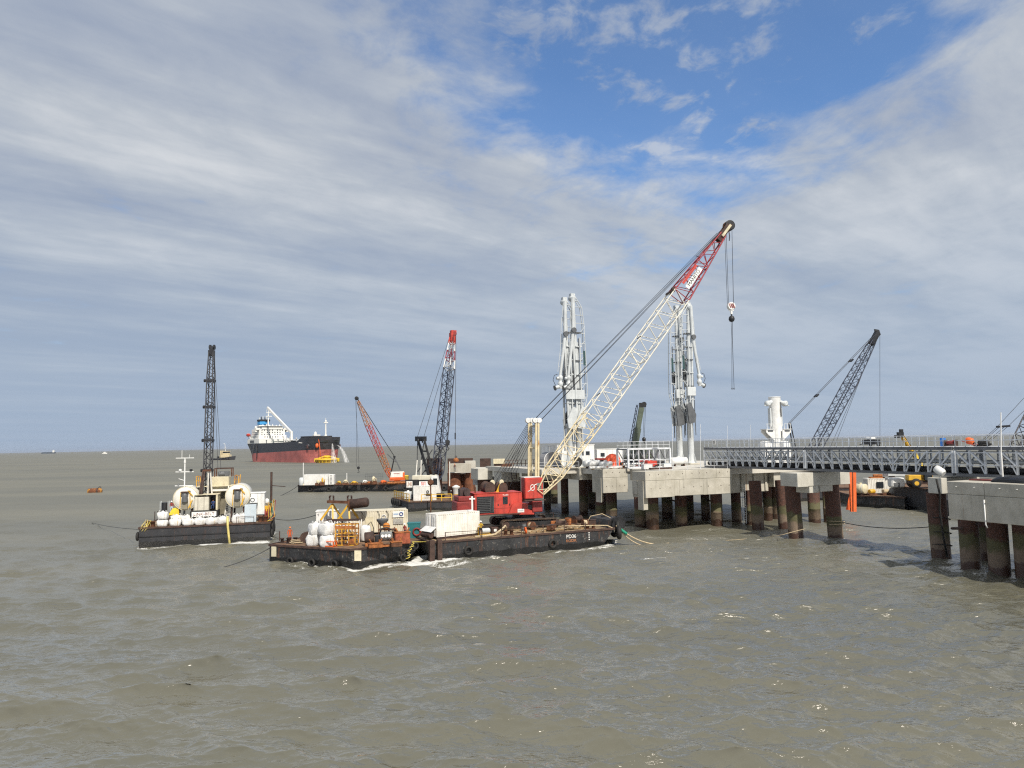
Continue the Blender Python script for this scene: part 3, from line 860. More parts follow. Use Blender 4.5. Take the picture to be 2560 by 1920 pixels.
# ------------------------------------------------------------------ the lattice gangway, three spans
def gangway(name, label, b0, b1, a0=15.0, wd=4.4, zb=8.8, zt=11.85, nb=13, rail=True, rise=0.0, flip_mid=True):
    t = thing(name, label, 'gangway', P(a0 + wd/2, (b0 + b1) / 2, zb), 0.0, 'gangway spans')
    L = b1 - b0
    for a in (a0, a0 + wd):
        # chords: deep upper and lower channels, light waling rails
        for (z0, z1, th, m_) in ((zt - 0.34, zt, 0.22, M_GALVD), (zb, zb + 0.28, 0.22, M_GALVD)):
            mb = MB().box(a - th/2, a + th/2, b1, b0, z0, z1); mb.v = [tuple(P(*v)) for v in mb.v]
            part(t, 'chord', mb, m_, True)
        for z in (zt - 0.62, zb + 1.18):
            bar(t, 'waling', P(a - 0.03, b0, z), P(a - 0.03, b1, z), 0.045, M_GALV, 'box', world=True)
        for i in range(nb + 1):
            b = b0 + L * i / nb
            heavy = i in (0, nb)
            bar(t, 'post', P(a, b, zb + 0.3), P(a, b, zt - 0.4), 0.13 if heavy else 0.082, M_GALV, 'box', world=True)
        for i in range(nb):
            ba, bb = b0 + L * (i + 0.12) / nb, b0 + L * (i + 0.92) / nb
            if i > nb * 0.62 and flip_mid:
                ba, bb = bb, ba
            bar(t, 'diagonal', P(a, ba, zt - 0.6), P(a, bb, zb + 1.2), 0.115, M_GALV, 'box', 0.07, world=True)
            bar(t, 'diagonal', P(a + 0.05, ba + (bb - ba) * 0.7, zb + 1.15), P(a + 0.05, bb, zb + 0.3), 0.06, M_GALV, 'box', 0.05, world=True)
    for i in range(nb + 1):
        b = b0 + L * i / nb
        bar(t, 'crossbeam', P(a0, b, zb + 0.12), P(a0 + wd, b, zb + 0.12), 0.09, M_GALVD, 'box', world=True)
        bar(t, 'crossbeam', P(a0, b, zt - 0.15), P(a0 + wd, b, zt - 0.15), 0.08, M_GALVD, 'box', world=True)
    for i in range(0, nb, 2):
        bA, bB = b0 + L * i / nb, b0 + L * min(nb, i + 2) / nb
        bar(t, 'plan_brace', P(a0, bA, zb + 0.1), P(a0 + wd, bB, zb + 0.1), 0.07, M_GALVD, 'box', world=True)
    mb = MB().box(a0 + 0.12, a0 + wd - 0.12, b1 + 0.02, b0 - 0.02, zt - 0.05, zt - 0.006); mb.v = [tuple(P(*v)) for v in mb.v]
    part(t, 'deck_grating', mb, M_GALV, True)
    # cargo pipes carried inside
    for (da, z, r_, m_) in ((0.75, zb + 0.62, 0.33, M_BLACK), (1.7, zb + 0.60, 0.30, M_BLACK), (2.9, zb + 0.60, 0.24, M_ARM), (1.2, zb + 1.45, 0.16, M_ARM), (3.3, zb + 1.5, 0.12, M_GALV)):
        part(t, 'pipe', MB().tube(P(a0 + da, b0 - 0.1, z), P(a0 + da, b1 + 0.1, z), r_, 12), m_, True)
    if rail:
        for a in (a0 + 0.05, a0 + wd - 0.05):
            n = nb + 6
            for i in range(n):
                b = b0 + L * i / n
                bar(t, 'railing_post', P(a, b, zt), P(a, b, zt + 1.2), 0.042, M_GALV, world=True)
            for h in (1.2, 0.62):
                bar(t, 'handrail', P(a, b0, zt + h), P(a, b1, zt + h), 0.036, M_GALV, world=True)
    return t
gangway('gangway_span', 'grey lattice gangway span resting on the jetty head, its far left end', 6.0, -14.5, nb=14)
gangway('gangway_span', 'grey lattice gangway span in the middle, between the two pile bents', -14.75, -34.9, nb=14)
gangway('gangway_span', 'grey lattice gangway span running out of the photo at the right edge', -35.2, -60.0, nb=16)
# ------------------------------------------------------------------ helpers for cranes
def lattice(t, p0, p1, stations, nb, rc, rl, matf, upv=(0, 0, 1), name='boom', world=True, hmul=1.0):
    """four-chord lattice boom from p0 to p1; stations = [(t, width)]; members as objects of their own"""
    p0, p1 = Vector(p0), Vector(p1)
    d = (p1 - p0).normalized(); L = (p1 - p0).length
    s = d.cross(Vector(upv)).normalized(); n = s.cross(d).normalized()
    def width(q):
        for (a, wa), (b, wb) in zip(stations, stations[1:]):
            if q <= b + 1e-9:
                return wa + (wb - wa) * (q - a) / (b - a)
        return stations[-1][1]
    cs = [(-1, -1), (1, -1), (1, 1), (-1, 1)]
    def cp(q, k):
        w_ = width(q) / 2
        return p0 + d * (L * q) + s * (cs[k][0] * w_) + n * (cs[k][1] * w_ * hmul)
    for (a, _), (b, _) in zip(stations, stations[1:]):
        for k_ in range(4):
            bar(t, name + '_chord', cp(a, k_), cp(b, k_), rc, matf((a + b) / 2), world=world)
        for k_ in range(4):
            bar(t, name + '_batten', cp(a, k_), cp(a, (k_ + 1) % 4), rl * 1.2, matf((a + b) / 2), world=world)
    q0, q1 = stations[0][0], stations[-1][0]
    for i in range(nb):
        a, b = q0 + (q1 - q0) * i / nb, q0 + (q1 - q0) * (i + 1) / nb
        for k_ in range(4):
            k2 = (k_ + 1) % 4
            x, y = (k_, k2) if (i + k_) % 2 == 0 else (k2, k_)
            bar(t, name + '_lacing', cp(a, x), cp(b, y), rl, matf((a + b) / 2), world=world)
    return d, s, n
def sheave(t, c, axis, r, th, m, name='sheave', world=True):
    mb = MB().lathe([(r * 0.82, -th/2), (r, -th/2), (r * 0.90, -th * 0.15), (r * 0.90, th * 0.15), (r, th/2), (r * 0.82, th/2)], c, axis, n=20)
    mb.lathe([(0.12 * r, -th * 0.7), (0.12 * r, th * 0.7)], c, axis, n=10)
    return part(t, name, mb, m, world)
def cable(t, a, b, r=0.035, m=None, name='wire_rope'):
    return bar(t, name, a, b, r, m or M_CABLE, world=True)

# ------------------------------------------------------------------ the barge under the red crane
def hull_mat(name, top, low, rust=0.85):
    m, t, b = new_mat(name)
    g = t.n('ShaderNodeNewGeometry').outputs['Position']
    z = t.n('ShaderNodeSeparateXYZ', ins={0: g}).outputs[2]
    n1 = t.noise(g, 0.8, 6, 0.68)
    n2 = t.noise(g, 3.0, 6, 0.7)
    st = t.noise(t.n('ShaderNodeMapping', ins={0: g, 3: (1, 1, 0.14)}).outputs[0], 2.4, 6, 0.7)
    zz = t.math('ADD', z, t.math('MULTIPLY', t.math('SUBTRACT', n1, 0.5), 0.9))
    c = t.mix(t.mrange(n1, 0.35, 0.65), c4(low), c4(top))
    c = t.mix(t.math('MULTIPLY', t.mrange(st, 0.53, 0.66), rust), c, (0.095, 0.040, 0.020, 1))
    c = t.mix(t.math('MULTIPLY', t.mrange(n2, 0.58, 0.68), 0.2 + 0.5 * (rust > 0.5)), c, (0.20, 0.19, 0.165, 1))
    c = t.mix(t.mrange(zz, 0.55, 0.70), (0.010, 0.010, 0.010, 1), c)
    t.set(b, 'Base Color', c)
    t.set(b, 'Roughness', t.mrange(zz, 0.5, 0.8, 0.28, 0.7))
    t.set(b, 'Normal', t.n('ShaderNodeBump', ins={'Height': n1, 'Strength': 0.35, 'Distance': 0.12}).outputs[0])
    return m
M_HULL = hull_mat('barge_hull', (0.030, 0.031, 0.034), (0.013, 0.014, 0.016))
M_HULLB = hull_mat('barge_hull_plain', (0.030, 0.031, 0.036), (0.018, 0.019, 0.023), 0.25)
M_DECKR = mat('rusty_deck_plate', (0.16, 0.095, 0.055), 0.9, 0, 0.45, 1.1, rust=0.4, rustcol=(0.20, 0.085, 0.03), bump=0.4)
M_DECKS = mat('sandy_deck', (0.27, 0.19, 0.11), 0.9, 0, 0.5, 1.0, rust=0.45, rustcol=(0.11, 0.05, 0.025), stain=0.6, bump=0.5)
def barge(name, label, top, zdeck, bottom=None, deckm=None, hullm=None, rim=0.14, cat='barge'):
    cx = sum(p[0] for p in top) / len(top); cy = sum(p[1] for p in top) / len(top)
    t = thing(name, label, cat, (cx, cy, 0))
    bottom = bottom or top
    rings = []
    for (q, z) in ((0.0, -1.2), (0.35, 0.0), (0.72, zdeck * 0.55), (1.0, zdeck - 0.02)):
        rings.append([(b[0] + (a[0] - b[0]) * q, b[1] + (a[1] - b[1]) * q, z) for a, b in zip(top, bottom)])
    part(t, 'hull', MB().loft(rings), hullm or M_HULL, True)
    def inset(poly, d):
        return [(cx + (p[0] - cx) * (1 - d / math.hypot(p[0] - cx, p[1] - cy)), cy + (p[1] - cy) * (1 - d / math.hypot(p[0] - cx, p[1] - cy))) for p in poly]
    part(t, 'deck', MB().prism(inset(top, 0.25), zdeck - 0.03, zdeck + 0.012), deckm or M_DECKR, True)
    n = len(top)
    for i in range(n):
        a, b = Vector((*top[i], zdeck)), Vector((*top[(i + 1) % n], zdeck))
        dd = (b - a).normalized() * 0.07
        mb = MB().beam(a - dd - Vector((0, 0, 0.05)), b + dd - Vector((0, 0, 0.05)), 0.22, 0.22 + 0.01 * i)
        part(t, 'rubbing_strake', mb, M_BROWN, True)
    return t
def tyre_part(t, c, axis, r=0.45, th=0.16, name='tyre_fender'):
    mb = MB().torus(c, axis, r, th, 16, 8)
    return part(t, name, mb, M_RUBBER, True)
def bollard(t, p, h=0.55, r=0.18, m=None):
    mb = MB()
    for s_ in (-0.35, 0.35):
        mb.lathe([(r, 0), (r, h * 0.8), (r * 1.25, h * 0.82), (r * 1.25, h)], (p[0] + s_, p[1], p[2]), n=10)
    mb.cbox((p[0], p[1], p[2] + 0.0), 1.3, 0.5, 0.06)
    return part(t, 'bollard', mb, m or M_BROWN, True)

ZDD = 2.1
bd = barge('crane_barge', 'black weathered barge marked with white lettering carrying the red crawler crane', FD, ZDD,
           bottom=[tuple(D_(1.2, 0).xy), tuple(D_(DL - 2.6, 0).xy), tuple(D_(DL - 2.0, 2.0).xy), tuple(D_(DL - 2.0, DW - 2).xy), tuple(D_(DL - 2.6, DW).xy), tuple(D_(1.2, DW).xy)], deckm=M_DECKS)
ddx = Vector((math.cos(DROT), math.sin(DROT), 0)); ddy = Vector((-math.sin(DROT), math.cos(DROT), 0))
lettering(bd, 'PD36', 0.62, D_(18.15, -0.01, 1.50), ddx, (0, 0, 1), M_INKW)
lettering(bd, 'KODIK', 0.46, D_(18.15, -0.01, 0.98), ddx, (0, 0, 1), mat('faded_orange_lettering', (0.42, 0.17, 0.07), 0.7, 0, 0.3, 5.0, rust=0.25))
for i, z in enumerate((1.72, 1.45, 1.18, 0.9)):
    part(bd, 'draught_mark', MB().box(20.6, 20.75, -0.03, -0.006, z, z + 0.13), M_INKW).matrix_local = rootm(bd).inverted() @ Matrix.Translation(DO) @ Matrix.Rotation(DROT, 4, 'Z')
# push knees at the left end and bow winch head
for x in (0.15, 1.05):
    mb = MB().beam(D_(x, -0.32, -0.9), D_(x, -0.32, 2.35), 0.5, 0.55, ddx)
    part(bd, 'push_knee', mb, M_BROWN, True)
for (x, y, z, r_) in ((DL + 1.7, 2.6, 1.6, 0.75), (DL + 1.8, 4.4, 1.7, 0.75), (DL + 1.2, 1.0, 2.0, 0.7), (DL + 1.75, 6.4, 1.6, 0.75), (DL + 0.9, 0.2, 1.5, 0.6)):
    tyre_part(bd, D_(x, y, z), ddx * 0.9 - ddy * (0.5 if y < 1.5 else 0.05), r_, 0.3)
part(bd, 'bow_bulwark', MB().loft([[D_(DL - 0.6, 0.5, 2.1), D_(DL + 1.5, 2.0, 2.1), D_(DL + 1.5, 6.5, 2.1), D_(DL - 0.2, 6.5, 2.1)], [D_(DL - 0.2, 0.7, 3.1), D_(DL + 1.7, 2.1, 3.3), D_(DL + 1.7, 6.3, 3.2), D_(DL + 0.3, 6.3, 3.0)]]), M_HULL, True)
part(bd, 'bow_roller', MB().tube(D_(DL + 1.3, 1.2, 2.5), D_(DL + 1.3, 3.6, 2.5), 0.42, 12), M_BLACK, True)
for y in (0.9, 3.9):
    part(bd, 'roller_cheek', MB().plate([D_(DL + 0.2, y, 2.05), D_(DL + 2.1, y, 1.9), D_(DL + 2.4, y, 2.9), D_(DL + 1.6, y, 3.5), D_(DL + 0.6, y, 3.3)], 0.16), M_BLACK, True)
for i, x in enumerate((2.0, 6.5, 9.0, 11.6, 14.5, 17.4, 20.4)):
    bar(bd, 'railing_post', D_(x, 0.35, ZDD), D_(x, 0.35, ZDD + 0.95), 0.05, M_BROWN, 'box', world=True)
for (a, b_) in ((2.0, 6.5), (9.0, 20.4)):
    bar(bd, 'handrail', D_(a, 0.35, ZDD + 0.92), D_(b_, 0.35, ZDD + 0.86), 0.035, M_BROWN, world=True)
for x in (16.0, 18.0, 20.5, 22.3):
    bar(bd, 'railing_post', D_(x, DW - 0.4, ZDD), D_(x, DW - 0.4, ZDD + 1.1), 0.05, M_BROWN, 'box', world=True)
bar(bd, 'handrail', D_(16, DW - 0.4, ZDD + 1.05), D_(22.3, DW - 0.4, ZDD + 1.05), 0.03, M_BROWN, world=True)
for x in (10.2, 21.5):
    bollard(bd, D_(x, 1.0, ZDD + 0.01), 0.6, 0.2, M_RUST)
for x in (15.5, 4.6):
    tyre_part(bd, D_(x, -0.22, 0.85), ddy, 0.42, 0.16)
part(bd, 'fairlead', MB().torus(D_(12.4, 0.9, ZDD + 0.45), (1, 0.2, 0.1), 0.32, 0.12), M_ORANGE, True)
# deck timbers (crane mats)
for i in range(9):
    part(bd, 'deck_timber', MB().cbox(D_(12.6 + i * 1.05, 4.3 + (i % 2) * 0.12, ZDD + 0.014), 0.95, 5.6 - (i % 3) * 0.3, 0.16, DROT), M_WOOD, True)

# ------------------------------------------------------------------ the red crawler crane
CRO = R(16)
CP = Vector((1.2, 95.2, ZDD + 0.18))
crane = thing('crawler_crane', 'red crawler crane with a long white and red lattice boom on the black barge', 'crane', CP, CRO)
cx_, cy_ = Vector((math.cos(CRO), math.sin(CRO), 0)), Vector((-math.sin(CRO), math.cos(CRO), 0))
def C(x, y, z):
    return CP + cx_ * x + cy_ * y + Vector((0, 0, z))
# crawlers: shoes one by one round the frame
def crawler(y0, y1):
    L, r = 3.25, 0.52
    fr = MB().bev(-L + 0.2, L - 0.2, y0 + 0.18, y1 - 0.18, 0.16, 0.92, 0.08)
    f = part(crane, 'track_frame', fr, M_BLACK)
    shoe = MB().bev(-0.145, 0.145, y0, y1, -0.05, 0.05, 0.02).mesh('track_shoe')
    shoe.materials.append(M_RUST if False else mat('track_steel', (0.085, 0.060, 0.040), 0.7, 0.3, 0.4, 3.0, rust=0.25))
    pts = []
    n_s = 21
    for i in range(n_s):
        pts.append((-L + 2 * L * i / (n_s - 1), 1.09, 0.0))
    for i in range(1, 6):
        a = math.pi / 2 - math.pi * i / 6
        pts.append((L + r * math.cos(a), 0.57 + r * math.sin(a), -(math.pi * i / 6)))
    for i in range(n_s):
        pts.append((L - 2 * L * i / (n_s - 1), 0.05, math.pi))
    for i in range(1, 6):
        a = -math.pi / 2 - math.pi * i / 6
        pts.append((-L + r * math.cos(a), 0.57 + r * math.sin(a), math.pi - math.pi * i / 6))
    for (x, z, a) in pts:
        o = bpy.data.objects.new('track_shoe', shoe)
        COL.objects.link(o); o.parent = f
        o.matrix_local = Matrix.Translation((x, 0, z)) @ Matrix.Rotation(-a, 4, 'Y')
    for x in (-L, L):
        part(f, 'sprocket', MB().lathe([(0.44, y0 + 0.12), (0.44, y1 - 0.12)], (x, 0, 0.57), (0, 1, 0), n=16), M_BROWN)
    for i in range(7):
        part(f, 'roller', MB().lathe([(0.17, y0 + 0.15), (0.17, y1 - 0.15)], (-2.4 + 0.8 * i, 0, 0.26), (0, 1, 0), n=10), M_BROWN)
crawler(-3.3, -2.1)
crawler(2.1, 3.3)
part(crane, 'carbody', MB().bev(-1.9, 1.9, -2.2, 2.2, 0.35, 1.2, 0.1).lathe([(1.5, 1.2), (1.5, 1.72)], n=24), M_BLACK)
_n_before = set(bpy.data.objects)
# house
house = MB().bev(-6.4, 1.5, -1.75, 1.75, 1.78, 4.45, 0.08)
h = part(crane, 'machinery_house', house, M_RED)
part(h, 'house_roof', MB().bev(-6.5, 1.3, -1.8, 1.8, 4.455, 4.55, 0.02), M_RED)
# cooling louvre: frame and slats
part(h, 'louvre_frame', MB().bev(-6.0, -3.2, -1.80, -1.755, 2.0, 4.1, 0.01), M_BLACK)
for i in range(9):
    bar(h, 'louvre_slat', (-5.9, -1.83, 2.12 + i * 0.22), (-3.9, -1.83, 2.12 + i * 0.22), 0.05, M_ARMD, 'box', 0.02)
for i in range(3):
    bar(h, 'louvre_slat', (-3.8 + i * 0.22, -1.83, 2.1), (-3.8 + i * 0.22, -1.83, 4.0), 0.03, M_ARMD, 'box')
part(h, 'window', MB().bev(-1.75, -0.95, -1.80, -1.755, 3.05, 4.0, 0.02), M_GLASS)
lettering(h, 'ML 2800', 0.26, (-1.3, -1.775, 4.2), (1, 0, 0), (0, 0, 1), M_INKW, world=False)
# sloping front skirt (lower right of the house)
def sideplate(poly, y, th, m, name, par):
    return part(par, name, MB().plate([(x, y, z) for (x, z) in poly], th), m)
sk = sideplate([(-1.0, 1.72), (3.3, 1.62), (3.35, 2.0), (2.5, 2.25), (2.3, 3.0), (0.3, 3.25), (-0.25, 3.0)], -1.9, 0.3, M_RED, 'front_skirt', crane)
part(sk, 'label_plate', MB().bev(0.55, 1.65, -2.08, -2.055, 1.95, 2.40, 0.01), M_INKW)
lettering(sk, 'MANITO', 0.22, (1.1, -2.09, 2.17), (1, 0, 0), (0, 0, 1), mat('pale_blue_lettering', (0.2, 0.33, 0.42), 0.6), world=False)
part(sk, 'grille', MB().box(2.32, 3.2, -2.06, -2.02, 2.3, 2.85), M_BLACK)
for i in range(4):
    bar(sk, 'grille_bar', (2.42 + i * 0.22, -2.09, 2.3), (2.42 + i * 0.22, -2.09, 2.85), 0.03, M_REDD, 'box')
# turntable bed
part(crane, 'revolving_bed', MB().bev(-6.2, 3.6, -1.3, 1.3, 1.74, 2.2, 0.05).box(1.55, 3.4, -1.2, 1.2, 2.2, 3.0), M_RED)
# operator cab with walkway
cab = part(crane, 'cab', MB().bev(1.75, 4.75, -2.45, -0.55, 3.62, 6.28, 0.08), M_RED)
part(cab, 'side_window', MB().bev(3.75, 4.45, -2.50, -2.455, 4.78, 5.62, 0.02), mat('tinted_pane', (0.16, 0.17, 0.16), 0.2))
part(cab, 'window_bar', MB().box(3.78, 4.42, -2.53, -2.505, 5.15, 5.23), M_BLACK)
part(cab, 'rear_door', MB().bev(1.68, 1.745, -2.2, -0.9, 3.75, 6.1, 0.02), M_REDD)
part(cab, 'windscreen', MB().bev(4.755, 4.80, -2.3, -0.7, 4.7, 6.0, 0.02), M_GLASS)
part(cab, 'roof_cap', MB().bev(1.7, 4.4, -2.2, -0.8, 6.285, 6.42, 0.05), M_WHITE)
part(cab, 'underbody', MB().bev(3.0, 4.7, -2.2, -0.7, 1.9, 3.3, 0.08), M_REDD)
part(cab, 'emblem_ring', MB().torus((2.95, -2.47, 5.05), (0, 1, 0), 0.36, 0.05, 20, 6), M_INKW)
part(cab, 'emblem_bolt', MB().path([(2.15, -2.47, 4.55), (2.55, -2.475, 4.72), (2.8, -2.475, 5.0), (3.1, -2.475, 5.1), (3.35, -2.475, 5.4), (3.75, -2.47, 5.5)], 0.05), M_INKW)
part(crane, 'walkway', MB().bev(1.4, 4.95, -3.1, -2.5, 3.42, 3.52, 0.01), M_BROWN)
for i in range(5):
    bar(crane, 'railing_post', (1.5 + i * 0.85, -3.05, 3.5), (1.5 + i * 0.85, -3.05, 4.45), 0.035, M_BROWN)
for z in (4.45, 4.0):
    bar(crane, 'handrail', (1.5, -3.05, z), (4.9, -3.05, z), 0.03, M_BROWN)
part(crane, 'walkway', MB().bev(-6.2, 0.9, -2.6, -1.85, 1.80, 1.88, 0.01), M_BROWN)
for i in range(8):
    bar(crane, 'railing_post', (-6.1 + i * 0.95, -2.55, 1.88), (-6.1 + i * 0.95, -2.55, 2.85), 0.03, M_BROWN)
for z in (2.85, 2.4):
    bar(crane, 'handrail', (-6.1, -2.55, z), (0.5, -2.55, z), 0.028, M_BROWN)
# stair beside the cab
for s_ in (-2.55, -1.95):
    bar(crane, 'stair_stringer', (-0.55, s_, 1.9), (1.35, s_, 4.6), 0.06, M_BROWN, 'box')
for i in range(8):
    bar(crane, 'stair_tread', (-0.35 + i * 0.23, -2.55, 2.2 + i * 0.33), (-0.35 + i * 0.23, -1.95, 2.2 + i * 0.33), 0.09, M_BROWN, 'box', 0.02)
for x in (-6.1, -3.0, -0.6, 0.9):
    part(h, 'panel_seam', MB().box(x, x + 0.035, -1.775, -1.745, 1.85, 4.4), M_REDD)
part(h, 'panel_seam', MB().box(-6.3, 1.4, -1.775, -1.745, 2.55, 2.585), M_REDD)
for i in range(7):
    bar(h, 'roof_rail_post', (-6.3 + 1.2 * i, -1.7, 4.55), (-6.3 + 1.2 * i, -1.7, 5.35), 0.03, M_BROWN)
bar(h, 'roof_rail', (-6.3, -1.7, 5.3), (0.9, -1.7, 5.3), 0.028, M_BROWN)
for i in range(3):
    part(h, 'door_handle', MB().box(-2.6 + 1.9 * i, -2.45 + 1.9 * i, -1.82, -1.77, 2.9, 3.1), M_BLACK)
# counterweight, engine clutter, hoist drums
cwp = part(crane, 'counterweight', MB().bev(-9.2, -6.45, -1.7, 1.7, 1.9, 3.55, 0.12).bev(-8.9, -6.6, -1.5, 1.5, 3.555, 4.2, 0.1), M_REDD)
part(crane, 'engine', MB().lathe([(0.5, -1.3), (0.55, -1.2), (0.55, 1.2), (0.5, 1.3)], (-7.4, 0, 4.65), (0, 1, 0), n=14).bev(-8.5, -7.0, -0.9, 0.2, 4.2, 5.1, 0.05), mat('greasy_engine', (0.05, 0.03, 0.028), 0.6, 0.2, 0.5, rust=0.3))
part(crane, 'exhaust', MB().tube((-5.9, -0.6, 4.5), (-5.9, -0.6, 5.3), 0.12, 10), M_RUST)
part(crane, 'hoist_drum', MB().lathe([(0.85, -1.3), (0.85, -1.2), (0.62, -1.2), (0.62, 1.2), (0.85, 1.2), (0.85, 1.3)], (-3.6, 0.2, 5.05), (0, 1, 0), n=20), M_BROWN)
part(crane, 'hoist_drum', MB().lathe([(0.75, -1.3), (0.75, -1.2), (0.55, -1.2), (0.55, 1.2), (0.75, 1.2), (0.75, 1.3)], (-1.4, 0.2, 5.0), (0, 1, 0), n=20), M_BROWN)
for (x, y) in ((-4.1, -0.9), (-2.6, -0.9)):
    part(crane, 'sheave_bracket', MB().plate([(x, y, 4.55), (x + 0.5, y, 4.55), (x + 1.1, y, 5.7), (x + 0.8, y, 5.95)], 0.14), M_YEL)
    sheave(crane, (x + 0.95, y, 5.75), (0, 1, 0), 0.38, 0.25, M_CREAM, world=False)
for o_ in set(bpy.data.objects) - _n_before:
    if o_.parent == crane or (o_.parent and o_.parent.parent == crane):
        sq = Matrix.Translation((-9.2, 0, 0)) @ Matrix.Diagonal((0.80, 1, 1, 1)) @ Matrix.Translation((9.2, 0, 0))
        if o_.data.name.startswith('bar'):
            o_.matrix_local = sq @ o_.matrix_local
        else:
            o_.data.transform(sq)
# gantry: two twin-pipe posts with sheaves on top
gt = []
for (px0, y) in ((1324, 0.9), (1342, -0.9)):
    top = at(px0 + 1, 1053, 94.6 + y * 0.6); foot = at(px0, 1203, 94.6 + y * 0.6)
    for s_ in (-0.17, 0.17):
        part(crane, 'gantry_post', MB().tube(foot + cx_ * s_ - Vector((0, 0, 1.5)), top + cx_ * s_, 0.145, 10), mat('cream_paint_rusty', (0.66, 0.56, 0.36), 0.5, 0, 0.12, 1.0, rust=0.34, rustcol=(0.36, 0.17, 0.04), rustscale=1.3), True)
    sheave(crane, top + Vector((0, 0, 0.1)) - cx_ * 0.3, cy_, 0.34, 0.4, M_WHITE)
    sheave(crane, top + Vector((0, 0, 0.1)) + cx_ * 0.25, cy_, 0.34, 0.4, M_WHITE)
    gt.append(top)
for q in (0.15, 0.55, 0.92):
    a = at(1324, 1203, 95.1).lerp(gt[0], q); b_ = at(1342, 1203, 94.1).lerp(gt[1], q)
    bar(crane, 'gantry_tie', a, b_, 0.10, M_CREAM, world=True)
part(crane, 'gantry_wheel', MB().torus(at(1339, 1172, 94.6), cy_, 0.5, 0.09, 18), M_CREAM, True)
# back-stay ropes from gantry head to the bed
for i in range(5):
    for g_ in (0, 1):
        cable(crane, gt[g_] + Vector((0, 0, -0.1 - 0.22 * i)) - cx_ * 0.2, C(-4.4 + 0.55 * i + 0.2 * g_, 0.7 - 1.4 * g_, 5.2), 0.033)
# boom
foot = at(1350, 1230, 93.6); tip = at(1812, 578, 98.2)
def bm(q):
    if q < 0.265: return mat('cream_boom', (0.68, 0.58, 0.38), 0.5, 0, 0.12, 1.0, rust=0.30, rustcol=(0.38, 0.17, 0.04), rustscale=1.2)
    if q < 0.735: return mat('white_boom', (0.70, 0.67, 0.58), 0.5, 0, 0.10, 0.8, rust=0.15, rustcol=(0.36, 0.20, 0.08), rustscale=0.9)
    return mat('red_boom', (0.30, 0.022, 0.030), 0.5, 0, 0.15, 1.0, rust=0.1)
bdv, bsv, bnv = lattice(crane, foot, tip, [(0.0, 1.0), (0.07, 2.2), (0.265, 2.55), (0.50, 2.55), (0.735, 2.45), (0.86, 1.65), (0.985, 0.8)], 40, 0.095, 0.05, bm)
def onb(q, s_=0.0, n_=0.0):
    return foot.lerp(tip, q) + bsv * s_ + bnv * n_
# boom head
hd = part(crane, 'boom_head', MB().plate([onb(0.96, -0.4, -0.45), onb(0.96, -0.4, 0.45), onb(1.02, -0.4, 0.5), onb(1.03, -0.4, -0.3)], 0.12).plate([onb(0.96, 0.4, -0.45), onb(0.96, 0.4, 0.45), onb(1.02, 0.4, 0.5), onb(1.03, 0.4, -0.3)], 0.12), M_BROWN, True)
hc = at(1822, 565, 98.3)
for i in range(4):
    sheave(hd, hc + bsv * (-0.36 + 0.24 * i), bsv, 0.72, 0.18, [M_BROWN, M_RUSTO, M_BROWN, M_BLACK][i])
part(hd, 'head_plate', MB().beam(onb(0.975, 0.62), hc + bsv * 0.62, 0.10, 0.35, bnv), M_CREAM, True)
# sign board on the boom and red stiffener
d0 = onb(0.80, 1.02, -0.15)
sgn = part(crane, 'sign_board', MB().plate([onb(0.762, 1.26, -0.34), onb(0.842, 1.02, -0.32), onb(0.842, 1.02, 0.30), onb(0.762, 1.26, 0.32)], 0.04), M_INKW, True)
sx = (onb(0.842, 1.02) - onb(0.762, 1.26)).normalized()
sc0 = onb(0.802, 1.17, 0.0)
lettering(sgn, 'MANITO', 0.72, sc0, sx, bnv, M_INK)
part(crane, 'boom_walk_plate', MB().plate([onb(0.765, 1.20, 0.62), onb(0.842, 0.98, 0.52), onb(0.842, 0.98, 0.82), onb(0.765, 1.20, 0.98)], 0.05), M_RED, True)
# brackets on the boom back
for q in (0.33, 0.545):
    bar(crane, 'bracket', onb(q, 0.2, 1.3), onb(q + 0.004, 1.4, 1.35), 0.06, M_BLACK, world=True)
part(crane, 'spreader', MB().beam(onb(0.728, -1.3, 1.25), onb(0.728, 1.3, 1.25), 0.35, 0.25, bdv).lathe([(0.3, -0.2), (0.3, 0.2)], onb(0.735, 0.9, 1.35), bsv, n=10), M_BROWN, True)
bar(crane, 'bracket', onb(0.88, 0.0, 0.6), onb(0.875, 0.0, 1.3), 0.05, M_BLACK, world=True)
# pendants
for (s_, n_) in ((-0.55, 0.35), (0.55, 0.35), (-0.35, 0.15), (0.35, 0.15)):
    g_ = gt[0] if s_ < 0 else gt[1]
    cable(crane, g_ + cx_ * 0.45 + Vector((0, 0, 0.25 * n_)), onb(0.985, s_ * 0.8, n_ + 0.3), 0.033)
# hoist falls, hook block, ball and slings
blk = at(1828, 772, 98.3)
for (dx, dy) in ((-0.62, 0.0), (-0.34, 0.2), (0.36, -0.2), (0.45, 0.1)):
    cable(crane, hc + Vector((dx, dy, -0.3)), blk + Vector((dx * 0.8, dy, 0.55)), 0.028)
part(crane, 'chain', MB().path([hc + Vector((-0.05, 0, -0.6)), hc + Vector((0.05, 0, -1.4)), hc + Vector((-0.03, 0, -2.1))], 0.06), M_BROWN, True)
hb = thing('hook_block', 'white hook block with diagonal red stripes hanging from the red crane', 'hook block', blk)
